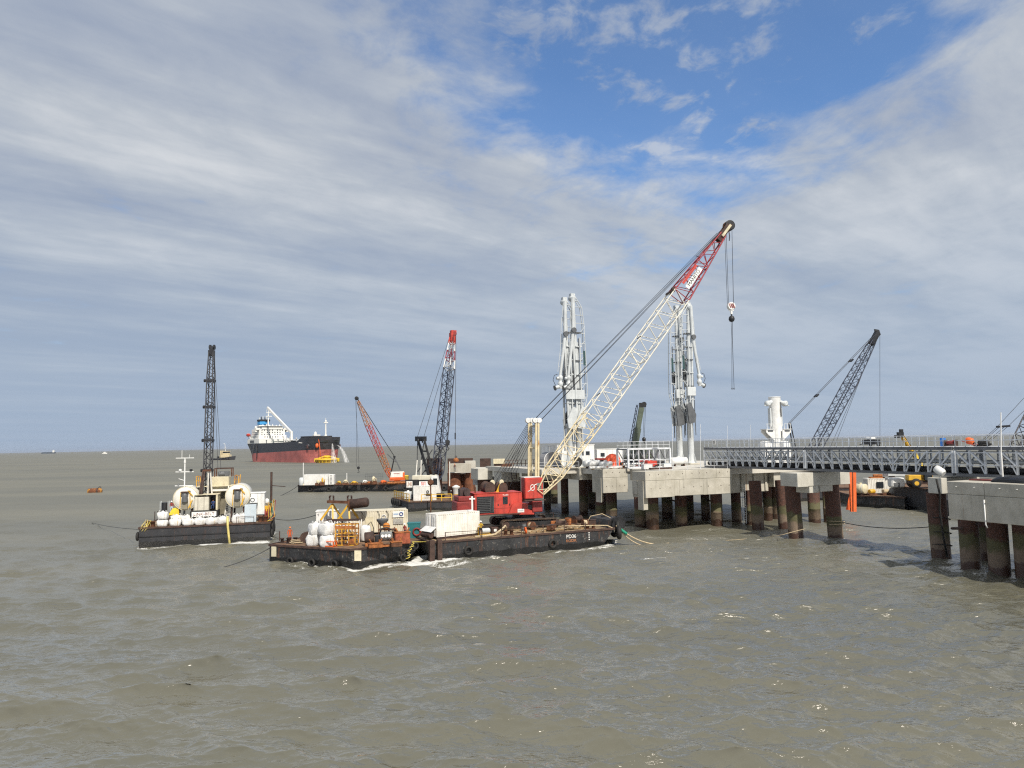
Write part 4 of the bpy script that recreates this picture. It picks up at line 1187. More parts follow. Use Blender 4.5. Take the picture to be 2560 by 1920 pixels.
# striped block: polygons alternate white and red across the face
blockm = MB().lathe([(0.50, -0.26), (0.56, -0.2), (0.56, 0.2), (0.50, 0.26)], (0, 0, 0.35), (0.15, -1, 0), n=22)
part(hb, 'cheek', blockm, M_INKW)
for i in range(3):
    x = -0.28 + 0.26 * i
    part(hb, 'stripe', MB().plate([(x - 0.16, -0.30, 0.58 + 0.1), (x - 0.03, -0.30, 0.62 + 0.1), (x + 0.22, -0.30, 0.10), (x + 0.09, -0.30, 0.05)], 0.03), M_REDD)
part(hb, 'shank', MB().tube((0, 0, -0.25), (0, 0, -0.75), 0.16, 10).box(-0.3, 0.3, -0.15, 0.15, -0.3, 0.0), M_INKW)
part(hb, 'ball', MB().lathe([(0.05, -1.85), (0.3, -1.75), (0.42, -1.45), (0.34, -1.12), (0.12, -0.95)], n=16), M_BLACK)
part(hb, 'pin', MB().tube((0, 0, -0.72), (0, 0, -1.0), 0.1, 8), M_BLACK)
for s_ in (-0.09, 0.09):
    bar(hb, 'sling', (s_, 0, -1.8), (s_ * 0.4 - 0.05, 0, -4.2), 0.03, M_CABLE)
    bar(hb, 'sling', (s_ * 0.4 - 0.05, 0, -4.2), (s_ * 1.6 - 0.22, 0, -10.9), 0.03, M_CABLE)
for s_ in (-0.36, -0.08):
    part(hb, 'sling_hook', MB().torus((s_, 0, -11.05), (0, 1, 0), 0.10, 0.035, 8, 5), M_CABLE)
# ------------------------------------------------------------------ generic box builders
def corrugated(t, name, p0, p1, z0, z1, m, depth=0.06, pitch=0.28, out=1):
    """corrugated wall sheet from p0 to p1 (local), proud side to the right of the run when out=1"""
    p0, p1 = Vector(p0), Vector(p1)
    d = (p1 - p0); L = d.length; d.normalize()
    nn = Vector((d.y, -d.x, 0)) * out
    n = max(2, int(L / pitch))
    pts = []
    for i in range(n):
        for (q, h) in ((0.0, 0), (0.12, 1), (0.5, 1), (0.62, 0)):
            pts.append((p0 + d * (L * (i + q) / n), h))
    pts.append((p1, 0))
    vs = []
    for z in (z0, z1):
        for (p, h) in pts:
            q = p + nn * (h * depth)
            vs.append((q.x, q.y, z))
    k = len(pts)
    back = []
    for z in (z0, z1):
        for p in (p0, p1):
            q = p - nn * 0.02
            back.append((q.x, q.y, z))
    mb = MB().add(vs, [(i, i + 1, k + i + 1, k + i) for i in range(k - 1)])
    mb.add(back, [(1, 0, 2, 3)])
    return part(t, name, mb, m)
def container(name, label, loc, rz, L=6.06, Wd=2.44, H=2.59, m=None, group=None, doors='x0', cat='container', roofm=None):
    m = m or M_WHITER
    t = thing(name, label, cat, loc, rz, group)
    x, y = L / 2, Wd / 2
    corrugated(t, 'side_panel', (-x + 0.1, -y + 0.06, 0), (x - 0.1, -y + 0.06, 0), 0.14, H - 0.1, m)
    corrugated(t, 'side_panel', (x - 0.1, y - 0.06, 0), (-x + 0.1, y - 0.06, 0), 0.14, H - 0.1, m)
    corrugated(t, 'end_panel', (x - 0.06, -y + 0.1, 0), (x - 0.06, y - 0.1, 0), 0.14, H - 0.1, m)
    part(t, 'roof', MB().bev(-x + 0.04, x - 0.04, -y + 0.04, y - 0.04, H - 0.07, H - 0.015, 0.01), roofm or m)
    part(t, 'floor', MB().box(-x + 0.1, x - 0.1, -y + 0.1, y - 0.1, 0.06, 0.14), M_BROWN)
    for sx in (-1, 1):
        for sy in (-1, 1):
            part(t, 'corner_post', MB().bev(sx * x - 0.09 * (sx + 1), sx * x - 0.09 * (sx - 1), sy * y - 0.09 * (sy + 1), sy * y - 0.09 * (sy - 1), 0, H, 0.015), m)
    for sy in (-1, 1):
        for z in (0.0, H - 0.12):
            part(t, 'side_rail', MB().box(-x + 0.181, x - 0.181, sy * y - 0.05 * (sy + 1), sy * y - 0.05 * (sy - 1), z + 0.005, z + 0.115), m)
    if doors:
        for s_ in (0, 1):
            d = corrugated(t, 'door', (-x + 0.05, y - 0.12 - s_ * (Wd - 0.24) / 2 - 0.01, 0), (-x + 0.05, y - 0.12 - (s_ + 1) * (Wd - 0.24) / 2 + 0.01, 0), 0.1, H - 0.08, m, 0.04, 0.35)
            for q in (0.3, 0.75):
                yy = y - 0.12 - (s_ + q) * (Wd - 0.24) / 2
                bar(d, 'lock_rod', (-x - 0.04, yy, 0.1), (-x - 0.04, yy, H - 0.1), 0.025, M_GALV)
    return t
def cabin(name, label, loc, rz, L, Wd, H, m, wins=(), door=None, cat='cabin'):
    """flat-panel site cabin; wins = [(x, z, w, h)] on the -y face"""
    t = thing(name, label, cat, loc, rz)
    n = max(2, int(round(L / 1.2)))
    for i in range(n):
        x0, x1 = -L/2 + L * i / n + 0.012, -L/2 + L * (i + 1) / n - 0.012
        part(t, 'wall_panel', MB().bev(x0, x1, -Wd/2, -Wd/2 + 0.08, 0.1, H - 0.12, 0.01), m)
    part(t, 'wall', MB().box(-L/2 + 0.01, L/2 - 0.01, -Wd/2 + 0.09, Wd/2, 0.08, H - 0.13), m)
    part(t, 'roof', MB().bev(-L/2 - 0.08, L/2 + 0.08, -Wd/2 - 0.08, Wd/2 + 0.08, H - 0.12, H, 0.03), m)
    part(t, 'base_frame', MB().box(-L/2, L/2, -Wd/2 - 0.02, Wd/2, 0, 0.09), M_GALVD)
    for (x, z, ww, hh) in wins:
        f = part(t, 'window', MB().bev(x - ww/2, x + ww/2, -Wd/2 - 0.03, -Wd/2 - 0.004, z - hh/2, z + hh/2, 0.008), M_ARM)
        part(f, 'pane', MB().box(x - ww/2 + 0.06, x + ww/2 - 0.06, -Wd/2 - 0.045, -Wd/2 - 0.032, z - hh/2 + 0.06, z + hh/2 - 0.06), M_GLASS)
    if door is not None:
        part(t, 'door', MB().bev(door - 0.45, door + 0.45, -Wd/2 - 0.04, -Wd/2 - 0.004, 0.1, 2.1, 0.01), M_ARM)
    return t
def htank(name, label, c, axis, L, r, m, saddles=True, cat='tank', saddle_z=None):
    """horizontal pressure tank with dished ends; c = centre of the bottom line"""
    ax = Vector(axis).normalized()
    t = thing(name, label, cat, c)
    prof = [(0.02 * r, -L/2 - 0.30 * r), (0.5 * r, -L/2 - 0.22 * r), (0.85 * r, -L/2 - 0.08 * r), (r, -L/2), (r, L/2), (0.85 * r, L/2 + 0.08 * r), (0.5 * r, L/2 + 0.22 * r), (0.02 * r, L/2 + 0.30 * r)]
    lift = 0.25 if saddle_z is None else saddle_z
    sh = part(t, 'shell', MB().lathe(prof, (0, 0, r + lift), ax, n=28), m)
    if saddles:
        sd = Vector((-ax.y, ax.x, 0))
        for q in (-0.3, 0.3):
            b = ax * (q * L)
            part(t, 'saddle', MB().plate([b - sd * r * 0.8, b + sd * r * 0.8, b + sd * r * 0.6 + Vector((0, 0, lift + r * 0.35)), b - sd * r * 0.6 + Vector((0, 0, lift + r * 0.35))], 0.2), M_BROWN)
    for q in (-0.36, 0.36):
        p = ax * (q * L) + Vector((0, 0, r + lift))
        part(t, 'band', MB().lathe([(r + 0.012, -0.06), (r + 0.012, 0.06)], p, ax, n=28, caps=False), M_GALV)
    part(t, 'manway', MB().tube((0, 0, 2 * r + lift - 0.05), (0, 0, 2 * r + lift + 0.18), 0.28, 12), m)
    return t

# ------------------------------------------------------------------ marine loading arms
def loading_arm(name, label, base, side, hgt, h_in=16.4, tilt=0.0, short=0.0):
    """riser, counterweighted inboard arm, apex, folded outboard arm with its coupler; side = +1/-1 along the jetty front"""
    t = thing(name, label, 'loading arm', base, PROT, 'loading arms on the jetty head')
    top = hgt - base.z
    hi = h_in - base.z
    s = side
    part(t, 'base_plate', MB().bev(-1.1, 1.1, -1.1, 1.1, 0, 0.25, 0.05), M_CONC)
    part(t, 'riser', MB().lathe([(0.75, 0.25), (0.52, 0.7), (0.52, hi), (0.62, hi + 0.05), (0.62, hi + 0.5), (0.4, hi + 0.6)], n=18), M_ARM)
    for k_ in range(4):
        a = k_ * math.pi / 2 + 0.4
        part(t, 'gusset', MB().plate([(0.55 * math.cos(a), 0.55 * math.sin(a), 0.25), (1.05 * math.cos(a), 1.05 * math.sin(a), 0.25), (0.6 * math.cos(a), 0.6 * math.sin(a), 1.9)], 0.08), M_ARM)
    part(t, 'service_pipe', MB().tube((0.1, 0.85, 0.2), (0.1, 0.85, hi + 1.0), 0.16, 8), M_ARMD)
    # counterweight slabs each side of the riser head
    for y in (-0.75, 0.75):
        part(t, 'counterweight', MB().plate([(-0.8 * s, y, hi - 0.4), (0.55 * s, y, hi - 0.2), (0.75 * s, y, hi + 1.2), (-0.35 * s, y, hi + 3.4), (-1.15 * s, y, hi + 3.0)], 0.3), M_ARM if (y < 0) == (s < 0) else M_ARMD)
    # inboard arm: heavy box girder with two product lines
    a0, a1 = Vector((-0.25 * s, 0, hi + 0.4)), Vector((0.35 * s + tilt * s, 0, top - 1.2))
    part(t, 'inboard_arm', MB().tube(a0, a1, 0.42, 12, 0.34), M_ARM)
    part(t, 'product_pipe', MB().tube(a0 + Vector((0.55 * s, -0.4, 0)), a1 + Vector((0.35 * s, -0.3, -3.5)), 0.19, 10), M_ARM)
    part(t, 'product_pipe', MB().tube(a0 + Vector((0.25 * s, 0.45, 0)), a1 + Vector((0.10 * s, 0.35, -2.0)), 0.15, 8), M_ARMD)
    part(t, 'balance_pipe', MB().tube(a0 + Vector((-0.55 * s, -0.2, 1.5)), a1 + Vector((-0.55 * s, -0.2, -7.0)), 0.13, 8), M_ARM)
    # apex
    part(t, 'apex', MB().lathe([(0.42, -0.55), (0.5, -0.45), (0.5, 0.45), (0.42, 0.55)], a1 + Vector((0.1 * s, 0, 0.5)), (0, 1, 0), n=16).box(a1.x - 0.45, a1.x + 0.35, -0.35, 0.35, a1.z + 0.9, a1.z + 1.3), M_ARM)
    # outboard arm folded down
    b0 = a1 + Vector((0.3 * s, -0.55, -5.2 + short)); b1 = Vector((1.75 * s + tilt * s, -0.55, hi + 8.6))
    part(t, 'outboard_arm', MB().tube(a1 + Vector((0.15 * s, -0.55, 0.6)), b0, 0.32, 10).tube(b0, b1, 0.30, 10, 0.24), M_ARM)
    part(t, 'knee_sheave', MB().lathe([(0.45, -0.18), (0.45, 0.18)], b0 + Vector((0, -0.3, 0.1)), (0, 1, 0), n=16), M_ARMD)
    c = b1
    cpl = part(t, 'coupler', MB().lathe([(0.3, 0), (0.42, -0.2), (0.42, -0.6), (0.3, -0.75), (0.3, -1.1), (0.45, -1.2), (0.45, -1.7), (0.3, -1.85), (0.3, -2.2)], c, n=14).tube(c + Vector((0, 0, -0.4)), c + Vector((0.7 * s, 0, -0.5)), 0.26, 10).tube(c + Vector((0.1 * s, 0, -1.8)), c + Vector((1.0 * s, 0, -2.1)), 0.3, 12), M_ARM)
    part(cpl, 'flange', MB().lathe([(0.45, 0), (0.45, 0.12)], c + Vector((0.98 * s, 0, -2.1)), (s, 0, -0.3), n=14), M_ARMD)
    part(cpl, 'hose_loop', MB().path([c + Vector((0.5 * s, 0, 0.2)), c + Vector((1.1 * s, 0, 0)), c + Vector((1.35 * s, 0, -0.8)), c + Vector((0.9 * s, 0, -1.7))], 0.05), M_BLACK)
    # access ladder frame on the back of the arm
    pts = [Vector((-0.6 * s, 0, hi + 1.0)), Vector((-1.7 * s, 0, hi + 5.5)), Vector((-1.65 * s, 0, hi + 9.0)), Vector((-1.35 * s, 0, top - 5.0)), Vector((-1.0 * s, 0, top - 2.2)), a1 + Vector((-0.1 * s, 0, 1.1))]
    for y in (-0.35, 0.35):
        for p, q in zip(pts, pts[1:]):
            bar(t, 'frame_rail', p + Vector((0, y, 0)), q + Vector((0, y, 0)), 0.07, M_ARM)
    for p, q in zip(pts, pts[1:]):
        n = max(2, int((q - p).length / 1.7))
        for i in range(n):
            c0 = p.lerp(q, i / n)
            f = (c0.z - a0.z) / (a1.z - a0.z)
            inner = a0.lerp(a1, max(0, min(1, f)))
            bar(t, 'frame_rung', c0 + Vector((0, -0.35, 0)), inner + Vector((0, -0.2, 0)), 0.06, M_ARM)
            bar(t, 'frame_rung', c0 + Vector((0, -0.35, 0)), c0 + Vector((0, 0.35, 0)), 0.04, M_ARM)
    # outer rail of the outboard side
    po = [a1 + Vector((0.4 * s, -0.5, 0.9)), Vector((1.3 * s, -0.5, top - 4.5)), Vector((1.6 * s, -0.5, top - 9)), b1 + Vector((0.45 * s, 0, 0.6))]
    for p, q in zip(po, po[1:]):
        bar(t, 'frame_rail', p, q, 0.05, M_ARM)
        for i in range(2):
            c0 = p.lerp(q, (i + 0.5) / 2)
            f = (b0.z - c0.z) / (b0.z - b1.z)
            bar(t, 'frame_rung', c0, b0.lerp(b1, max(0.0, min(1, f))), 0.035, M_ARM)
    # second access frame between the pipes, flanges and hydraulic lines
    for y in (0.7, 1.0):
        bar(t, 'frame_rail', (0.5 * s, y, hi - 4), (0.55 * s, y, top - 6), 0.05, M_ARM)
    for i in range(16):
        z = hi - 4 + (top - 6 - hi + 4) * i / 16
        bar(t, 'frame_rung', (0.5 * s, 0.7, z), (0.5 * s, 1.0, z), 0.04, M_ARM)
    for i in range(7):
        z = hi + 1.5 + i * 2.4
        part(t, 'pipe_clamp', MB().bev(-0.45, 0.75, -0.62, 0.62, z, z + 0.16, 0.02), M_ARM if i % 2 else M_ARMD)
        bar(t, 'tie', (-0.5 * s, -0.35, z), (-1.5 * s, -0.35, z + 1.2), 0.045, M_ARM)
    for (x_, y_, r_) in ((0.95, -0.3, 0.07), (-0.75, 0.4, 0.09), (0.75, 0.5, 0.10), (-0.35, -0.75, 0.11)):
        bar(t, 'hydraulic_line', (x_ * s, y_, hi - 2.5), (x_ * 0.8 * s, y_, top - 7.5), r_, M_ARMD if r_ < 0.1 else M_ARM)
    part(t, 'valve_box', MB().bev(-0.9, 0.9, -0.9, -0.55, hi + 4.6, hi + 6.2, 0.05), M_ARM)
    part(t, 'valve_box', MB().bev(-0.6, 0.8, 0.6, 0.95, hi + 7.2, hi + 9.6, 0.05), M_ARMD)
    # valve panels
    part(t, 'name_panel', MB().plate([Vector((-1.45 * s, -0.42, top - 12.2)), Vector((-1.05 * s, -0.42, top - 12.2)), Vector((-1.05 * s, -0.42, top - 9.7)), Vector((-1.45 * s, -0.42, top - 9.7))], 0.05), mat('dark_green_panel', (0.03, 0.07, 0.07), 0.5))
    return t
def deckpt(px, D, z=ZD):
    p = at(px, 1100, D)
    return Vector((p.x, p.y, z))
loading_arm('loading_arm', 'tall pale grey loading arm, right of the pair left of the red crane boom', deckpt(1447, 121.5), -1, 38.2, 15.6, 0.2)
loading_arm('loading_arm', 'pale grey loading arm, slightly lower and left of its twin beside the boom', deckpt(1424, 121.0), -1, 37.5, 15.6, 0.0)
loading_arm('loading_arm', 'pale grey loading arm behind the boom top, left of the right-hand pair', deckpt(1699, 130.5), 1, 37.6, 16.0, 0.0)
loading_arm('loading_arm', 'tall pale grey loading arm with its coupler sticking out to the right of the boom', deckpt(1727, 130.0), 1, 38.0, 16.4, 0.2)

# ------------------------------------------------------------------ white access tower behind the gangway
tw = thing('access_tower', 'thick white column with two bracket wings standing behind the gangway railing', 'tower', deckpt(1941, 125), PROT)
tz = 20.2 - ZD
part(tw, 'column', MB().lathe([(1.35, 0), (1.2, 0.8), (1.05, 5), (1.0, 8), (0.95, tz - 2.2), (1.0, tz - 1.9), (1.0, tz)], n=24), M_WHITE)
part(tw, 'slot', MB().box(0.25, 0.5, -1.06, -0.85, tz - 3.4, tz - 0.9), M_ARMD)
part(tw, 'slot', MB().box(0.1, 0.3, -1.12, -0.95, 2.6, 5.6), M_ARMD)
part(tw, 'top_rim', MB().torus((0, 0, tz), (0, 0, 1), 0.98, 0.08, 20), M_WHITE)
for s_ in (-1, 1):
    part(tw, 'wing', MB().plate([(0.9 * s_, -0.6, 5.9), (2.75 * s_, -0.6, 5.9), (2.7 * s_, -0.6, 5.4), (0.95 * s_, -0.6, 4.0)], 0.12).plate([(0.9 * s_, 0.6, 5.9), (2.75 * s_, 0.6, 5.9), (2.7 * s_, 0.6, 5.4), (0.95 * s_, 0.6, 4.0)], 0.12).box(min(0.95 * s_, 2.8 * s_), max(0.95 * s_, 2.8 * s_), -0.8, 0.8, 5.9, 6.0), M_WHITE)
    part(tw, 'wing_painted_shade', MB().box(min(1.3 * s_, 2.4 * s_), max(1.3 * s_, 2.4 * s_), -0.75, -0.67, 5.55, 5.8), M_ARMD)  # dark strip painted in as the shade under the wing platform
    for i in range(3):
        bar(tw, 'wing_post', ((1.2 + 0.7 * i) * s_, -0.75, 6.0), ((1.2 + 0.7 * i) * s_, -0.75, 6.9), 0.04, M_WHITE)
    bar(tw, 'wing_rail', (1.2 * s_, -0.75, 6.85), (2.7 * s_, -0.75, 6.85), 0.035, M_WHITE)
    part(tw, 'gripper', MB().tube((0.9 * s_, -0.2, tz - 0.8), (2.2 * s_, -0.4, tz - 1.2), 0.36, 10).lathe([(0.28, -0.4), (0.5, -0.3), (0.5, 0.3), (0.28, 0.4)], (1.9 * s_, -0.4, tz - 1.1), (0, 1, 0), n=12).tube((2.0 * s_, -0.4, tz - 1.3), (2.75 * s_, -0.5, tz - 1.5), 0.08, 6), M_ARM)
    part(tw, 'cable_box', MB().bev(min(1.05 * s_, 1.35 * s_), max(1.05 * s_, 1.35 * s_), -0.3, 0.3, 6.4, 9.6, 0.03), M_ARM)
for (px, ww, lab) in ((1913, 1.7, 'white sheeted machine at the left foot of the white column'), (1959, 1.6, 'white sheeted machine at the right foot of the white column')):
    p = deckpt(px, 124)
    t = thing('covered_machine', lab, 'machine', p, PROT)
    rings = []
    for (z, q) in ((0, 1), (1.5, 1.02), (3.5, 0.98), (3.75, 0.86), (3.9, 0.3)):
        rings.append([(ww / 2 * q * math.copysign(abs(math.cos(a)) ** 0.22, math.cos(a)) + 0.03 * math.sin(5 * a + z), 0.8 * q * math.copysign(abs(math.sin(a)) ** 0.22, math.sin(a)), z + 0.05 * math.sin(3 * a)) for a in [2 * math.pi * k / 20 for k in range(20)]])
    part(t, 'cover', MB().loft(rings, smooth=True), M_BAG)
    part(t, 'skid', MB().box(-ww/2 - 0.1, ww/2 + 0.1, -0.9, 0.9, -0.0, 0.12), M_GALVD)

# ------------------------------------------------------------------ things on the jetty deck
cabin('site_building', 'tall white panelled building on the jetty behind the boom foot', deckpt(1419, 133), PROT, 9.4, 3.0, 3.9, M_WHITE, wins=((1.9, 2.3, 1.2, 0.9), (3.3, 2.3, 0.9, 0.8)), door=-1.2, cat='building')
cabin('site_cabin', 'low white site cabin behind the orange tarpaulin', deckpt(1515, 138), PROT, 5.6, 2.6, 3.0, M_WHITE, wins=((-1.6, 1.9, 1.0, 0.8),), door=1.4)
# arched grey shelter
sh = thing('arched_shelter', 'small arched grey shelter in front of the white panelled building', 'shelter', deckpt(1373, 128), PROT)
arc = [(1.6 * math.cos(math.pi * k / 14), 0, 1.2 + 1.5 * math.sin(math.pi * k / 14)) for k in range(15)]
rings = [[(p[0], y, p[2]) for p in ([(1.6, 0, 0)] + arc + [(-1.6, 0, 0)])] for y in (-1.2, 1.2)]
part(sh, 'canopy', MB().loft(rings, closed=True, caps=True, smooth=False), mat('grey_canvas', (0.25, 0.25, 0.26), 0.8, 0, 0.15))
part(sh, 'front_trim', MB().path([(p[0] * 1.03, -1.24, p[2] * 1.02) for p in ([(1.6, 0, 0)] + arc + [(-1.6, 0, 0)])], 0.07), M_WHITE)
# orange tarpaulin over a heap
tp_ = thing('tarpaulin_heap', 'crumpled orange tarpaulin over a heap on the jetty deck', 'tarpaulin', deckpt(1530, 124), PROT + 0.1)
rng = random.Random(3)
rings = []
for (z, q) in ((0.02, 1.0), (0.9, 0.97), (1.5, 0.92), (1.9, 0.72), (2.15, 0.35), (2.2, 0.05)):
    rg = []
    for k_ in range(26):
        a = 2 * math.pi * k_ / 26
        w_ = 1 + 0.10 * math.sin(6 * a + z) + rng.uniform(-0.05, 0.05)
        rg.append((1.35 * q * w_ * math.copysign(abs(math.cos(a)) ** 0.6, math.cos(a)), 1.0 * q * w_ * math.copysign(abs(math.sin(a)) ** 0.6, math.sin(a)), z + rng.uniform(-0.1, 0.1) * (q < 0.99)))
    rings.append(rg)
part(tp_, 'sheet', MB().loft(rings), M_TARP)
part(tp_, 'loose_fold', MB().plate([(1.2, -1.0, 0.9), (2.3, -1.2, 0.1), (2.6, -0.9, 0.05), (1.5, -0.6, 1.1)], 0.05), M_TARP)
t2 = thing('tarpaulin_heap', 'smaller red tarpaulin bundle inside the grey lattice frame', 'tarpaulin', deckpt(1612, 121), PROT)
part(t2, 'sheet', MB().loft([[(x * 2.0 * q, y * 0.8 * q, z + 0.1 * rng.random()) for (x, y) in [(math.cos(a), math.sin(a)) for a in [2 * math.pi * k_ / 14 for k_ in range(14)]]] for (z, q) in ((0, 1), (0.6, 0.95), (1.0, 0.7), (1.2, 0.3))]), mat('dark_red_tarpaulin', (0.42, 0.05, 0.04), 0.6, 0, 0.2, 2.0))
part(t2, 'lashing', MB().path([(-0.6, -0.85, 0.0), (-0.6, -0.6, 1.0), (-0.6, 0.3, 1.25)], 0.04), M_BLACK)
# lattice module with a railing, standing on the deck
fm = thing('gangway_module', 'grey lattice frame module with a railing on top standing on the jetty deck', 'frame', deckpt(1608, 117), PROT)
FL, FW, FH = 7.9, 3.2, 3.1
for y in (-FW/2, FW/2):
    for z in (0.15, FH):
        bar(fm, 'chord', (-FL/2, y, z), (FL/2, y, z), 0.13, M_GALV, 'box')
    bar(fm, 'waling', (-FL/2, y, 1.35), (FL/2, y, 1.35), 0.05, M_GALV, 'box')
    for i in range(9):
        x = -FL/2 + FL * i / 8
        bar(fm, 'post', (x, y, 0.1), (x, y, FH), 0.14 if i in (0, 8) else 0.06, M_GALV, 'box')
    for i in range(8):
        x0, x1 = -FL/2 + FL * i / 8, -FL/2 + FL * (i + 1) / 8
        bar(fm, 'diagonal', (x0 if i % 2 else x1, y, 1.4), (x1 if i % 2 else x0, y, FH), 0.07, M_GALVD, 'box', 0.05)
    for i in range(8):
        bar(fm, 'railing_post', (-FL/2 + FL * i / 7, y, FH), (-FL/2 + FL * i / 7, y, FH + 1.15), 0.03, M_GALV)
    for z in (1.15, 0.6):
        bar(fm, 'handrail', (-FL/2, y, FH + z), (FL/2, y, FH + z), 0.03, M_GALV)
for i in range(5):
    x = -FL/2 + FL * i / 4
    for z in (0.2, FH - 0.05):
        bar(fm, 'crossbeam', (x, -FW/2, z), (x, FW/2, z), 0.09, M_GALVD, 'box')
part(fm, 'pipe', MB().tube((-FL/2 - 0.3, 0.2, 0.75), (FL/2 + 0.3, 0.2, 0.75), 0.28, 12), M_BLACK)
part(fm, 'pipe', MB().tube((-FL/2 - 0.3, -0.7, 0.7), (FL/2 - 2.0, -0.7, 0.7), 0.2, 12), M_WHITE)
htank('storage_tank', 'white horizontal tank at the foot of the right loading arms', deckpt(1694, 122.5), pex, 3.1, 0.62, M_WHITE, cat='tank')
htank('storage_tank', 'white horizontal tank lying beside the boom and the black wheel', deckpt(1478, 119.5), pex, 2.7, 0.55, M_WHITE)
htank('storage_tank', 'slim white tank lying between the tarpaulin and the boom', deckpt(1512, 119.5), pex, 2.2, 0.42, M_WHITE)
for (px, D, L_, r_, lab) in ((1492, 113.5, 3.0, 0.22, 'short white pipe lying near the jetty edge left of the lattice frame'), (1536, 114.6, 2.6, 0.16, 'thin white pipe lying nearest the jetty edge below the tarpaulin')):
    p = deckpt(px, D)
    t = thing('white_pipe', lab, 'pipe', p, PROT)
    part(t, 'pipe_wall', MB().lathe([(r_ * 0.8, -L_/2), (r_, -L_/2), (r_, L_/2), (r_ * 0.8, L_/2)], (0, 0, r_ + 0.1), (1, 0.05, 0), n=14), M_WHITE)
    for q in (-0.3, 0.3):
        part(t, 'timber_block', MB().box(q * L_ - 0.1, q * L_ + 0.1, -0.35, 0.35, 0.0, 0.11), M_WOOD)
rngd = random.Random(5)
DECKLAB = ['rusty drum standing on the jetty deck behind the white pipes', 'red machine with a black engine under the lattice frame', 'small white crate near the jetty edge in front of the lattice frame', 'dark steel beam bundle lying in front of the lattice frame', 'white toolbox on the jetty deck right of the lattice frame', 'black generator on the jetty deck behind the tarpaulin']
d = thing('oil_drum', DECKLAB[0], 'drum', deckpt(1556, 115.4))
part(d, 'shell', MB().lathe([(0.29, 0), (0.29, 0.28), (0.305, 0.3), (0.29, 0.32), (0.29, 0.58), (0.305, 0.6), (0.29, 0.62), (0.29, 0.88)], n=16), M_RUSTO)
part(d, 'lid', MB().lathe([(0.27, 0.885), (0.27, 0.895)], n=16), M_BROWN)
d = thing('machine', DECKLAB[1], 'machine', deckpt(1625, 114.5), PROT)
part(d, 'housing', MB().bev(-0.9, 0.9, -0.5, 0.5, 0.3, 1.2, 0.06), M_RED)
part(d, 'engine', MB().bev(0.95, 1.5, -0.35, 0.35, 0.3, 0.9, 0.05), M_BLACK)
for x in (-0.6, 0.6):
    part(d, 'wheel', MB().torus((x, -0.55, 0.28), (0, 1, 0), 0.2, 0.08), M_RUBBER)
d = thing('crate', DECKLAB[2], 'crate', deckpt(1615, 111.0), PROT)
part(d, 'box', MB().bev(-0.8, 0.8, -0.4, 0.4, 0.02, 0.7, 0.03), M_WHITE)
part(d, 'lid', MB().bev(-0.84, 0.84, -0.44, 0.44, 0.705, 0.78, 0.02), M_WHITE)
d = thing('beam_bundle', DECKLAB[3], 'beams', deckpt(1650, 111), PROT)
for i in range(4):
    part(d, 'steel_beam', MB().box(-2.2 + 0.1 * i, 1.8 + 0.1 * i, -0.5 + 0.28 * i, -0.3 + 0.28 * i, 0.0, 0.24), M_BROWN)
d = thing('toolbox', DECKLAB[4], 'box', deckpt(1664, 116.5), PROT)
part(d, 'box', MB().bev(-0.7, 0.7, -0.35, 0.35, 0.02, 0.62, 0.03), M_WHITE)
part(d, 'lid', MB().bev(-0.72, 0.72, -0.37, 0.37, 0.625, 0.70, 0.02), M_LBLUE)
d = thing('generator', DECKLAB[5], 'generator', deckpt(1500, 126), PROT)
part(d, 'housing', MB().bev(-0.9, 0.9, -0.5, 0.5, 0.1, 1.5, 0.05), M_REDD)
part(d, 'grille', MB().box(-0.6, 0.3, -0.53, -0.505, 0.4, 1.2), M_BLACK)
part(d, 'exhaust', MB().tube((0.5, 0, 1.5), (0.5, 0, 1.9), 0.06, 8), M_BLACK)
# things on the gangway walk
GZ = 11.86
def gp(px, da=2.2):
    """point on the gangway deck seen at pixel column px"""
    k_ = (px - 1280) / FPX
    a = 15 + da
    b = ((PF[0] + pex.x * a) - k_ * (PF[1] + pex.y * a)) / (k_ * pey.y - pey.x)
    return P(a, b, GZ)
d = thing('compressor', 'dark compressor with a white cap on the gangway walk', 'compressor', gp(2172), PROT + math.pi/2)
part(d, 'body', MB().bev(-1.0, 1.0, -0.45, 0.45, 0.25, 0.85, 0.1), M_BLACK)
part(d, 'cap', MB().bev(-0.35, 0.45, -0.35, 0.35, 0.86, 1.12, 0.05), M_WHITE)
part(d, 'drawbar', MB().tube((1.0, 0, 0.35), (1.7, 0, 0.25), 0.05, 6), M_BLACK)
for x in (-0.55, 0.55):
    part(d, 'wheel', MB().torus((x, -0.5, 0.26), (0, 1, 0), 0.18, 0.07), M_RUBBER)
d = thing('blue_drum', 'bright blue drum standing on the gangway walk', 'drum', gp(2350))
part(d, 'shell', MB().lathe([(0.29, 0), (0.29, 0.28), (0.305, 0.3), (0.29, 0.32), (0.29, 0.58), (0.305, 0.6), (0.29, 0.62), (0.29, 0.9)], n=16), M_BLUE)
part(d, 'lid', MB().lathe([(0.27, 0.905), (0.27, 0.92)], n=16), M_BLUE)
d = thing('pump', 'dark red pump set beside the blue drum on the gangway', 'pump', gp(2370), PROT + math.pi/2)
part(d, 'frame', MB().box(-0.6, 0.6, -0.3, 0.3, 0.02, 0.12).box(-0.6, -0.54, -0.3, 0.3, 0.12, 0.7).box(0.54, 0.6, -0.3, 0.3, 0.12, 0.7), M_BROWN)
part(d, 'motor', MB().lathe([(0.22, -0.4), (0.26, -0.3), (0.26, 0.3), (0.22, 0.4)], (0, 0, 0.4), (1, 0, 0), n=12), M_REDD)
d = thing('barrow', 'orange and red machine on the gangway under the right crane', 'machine', gp(2417), PROT + math.pi/2)
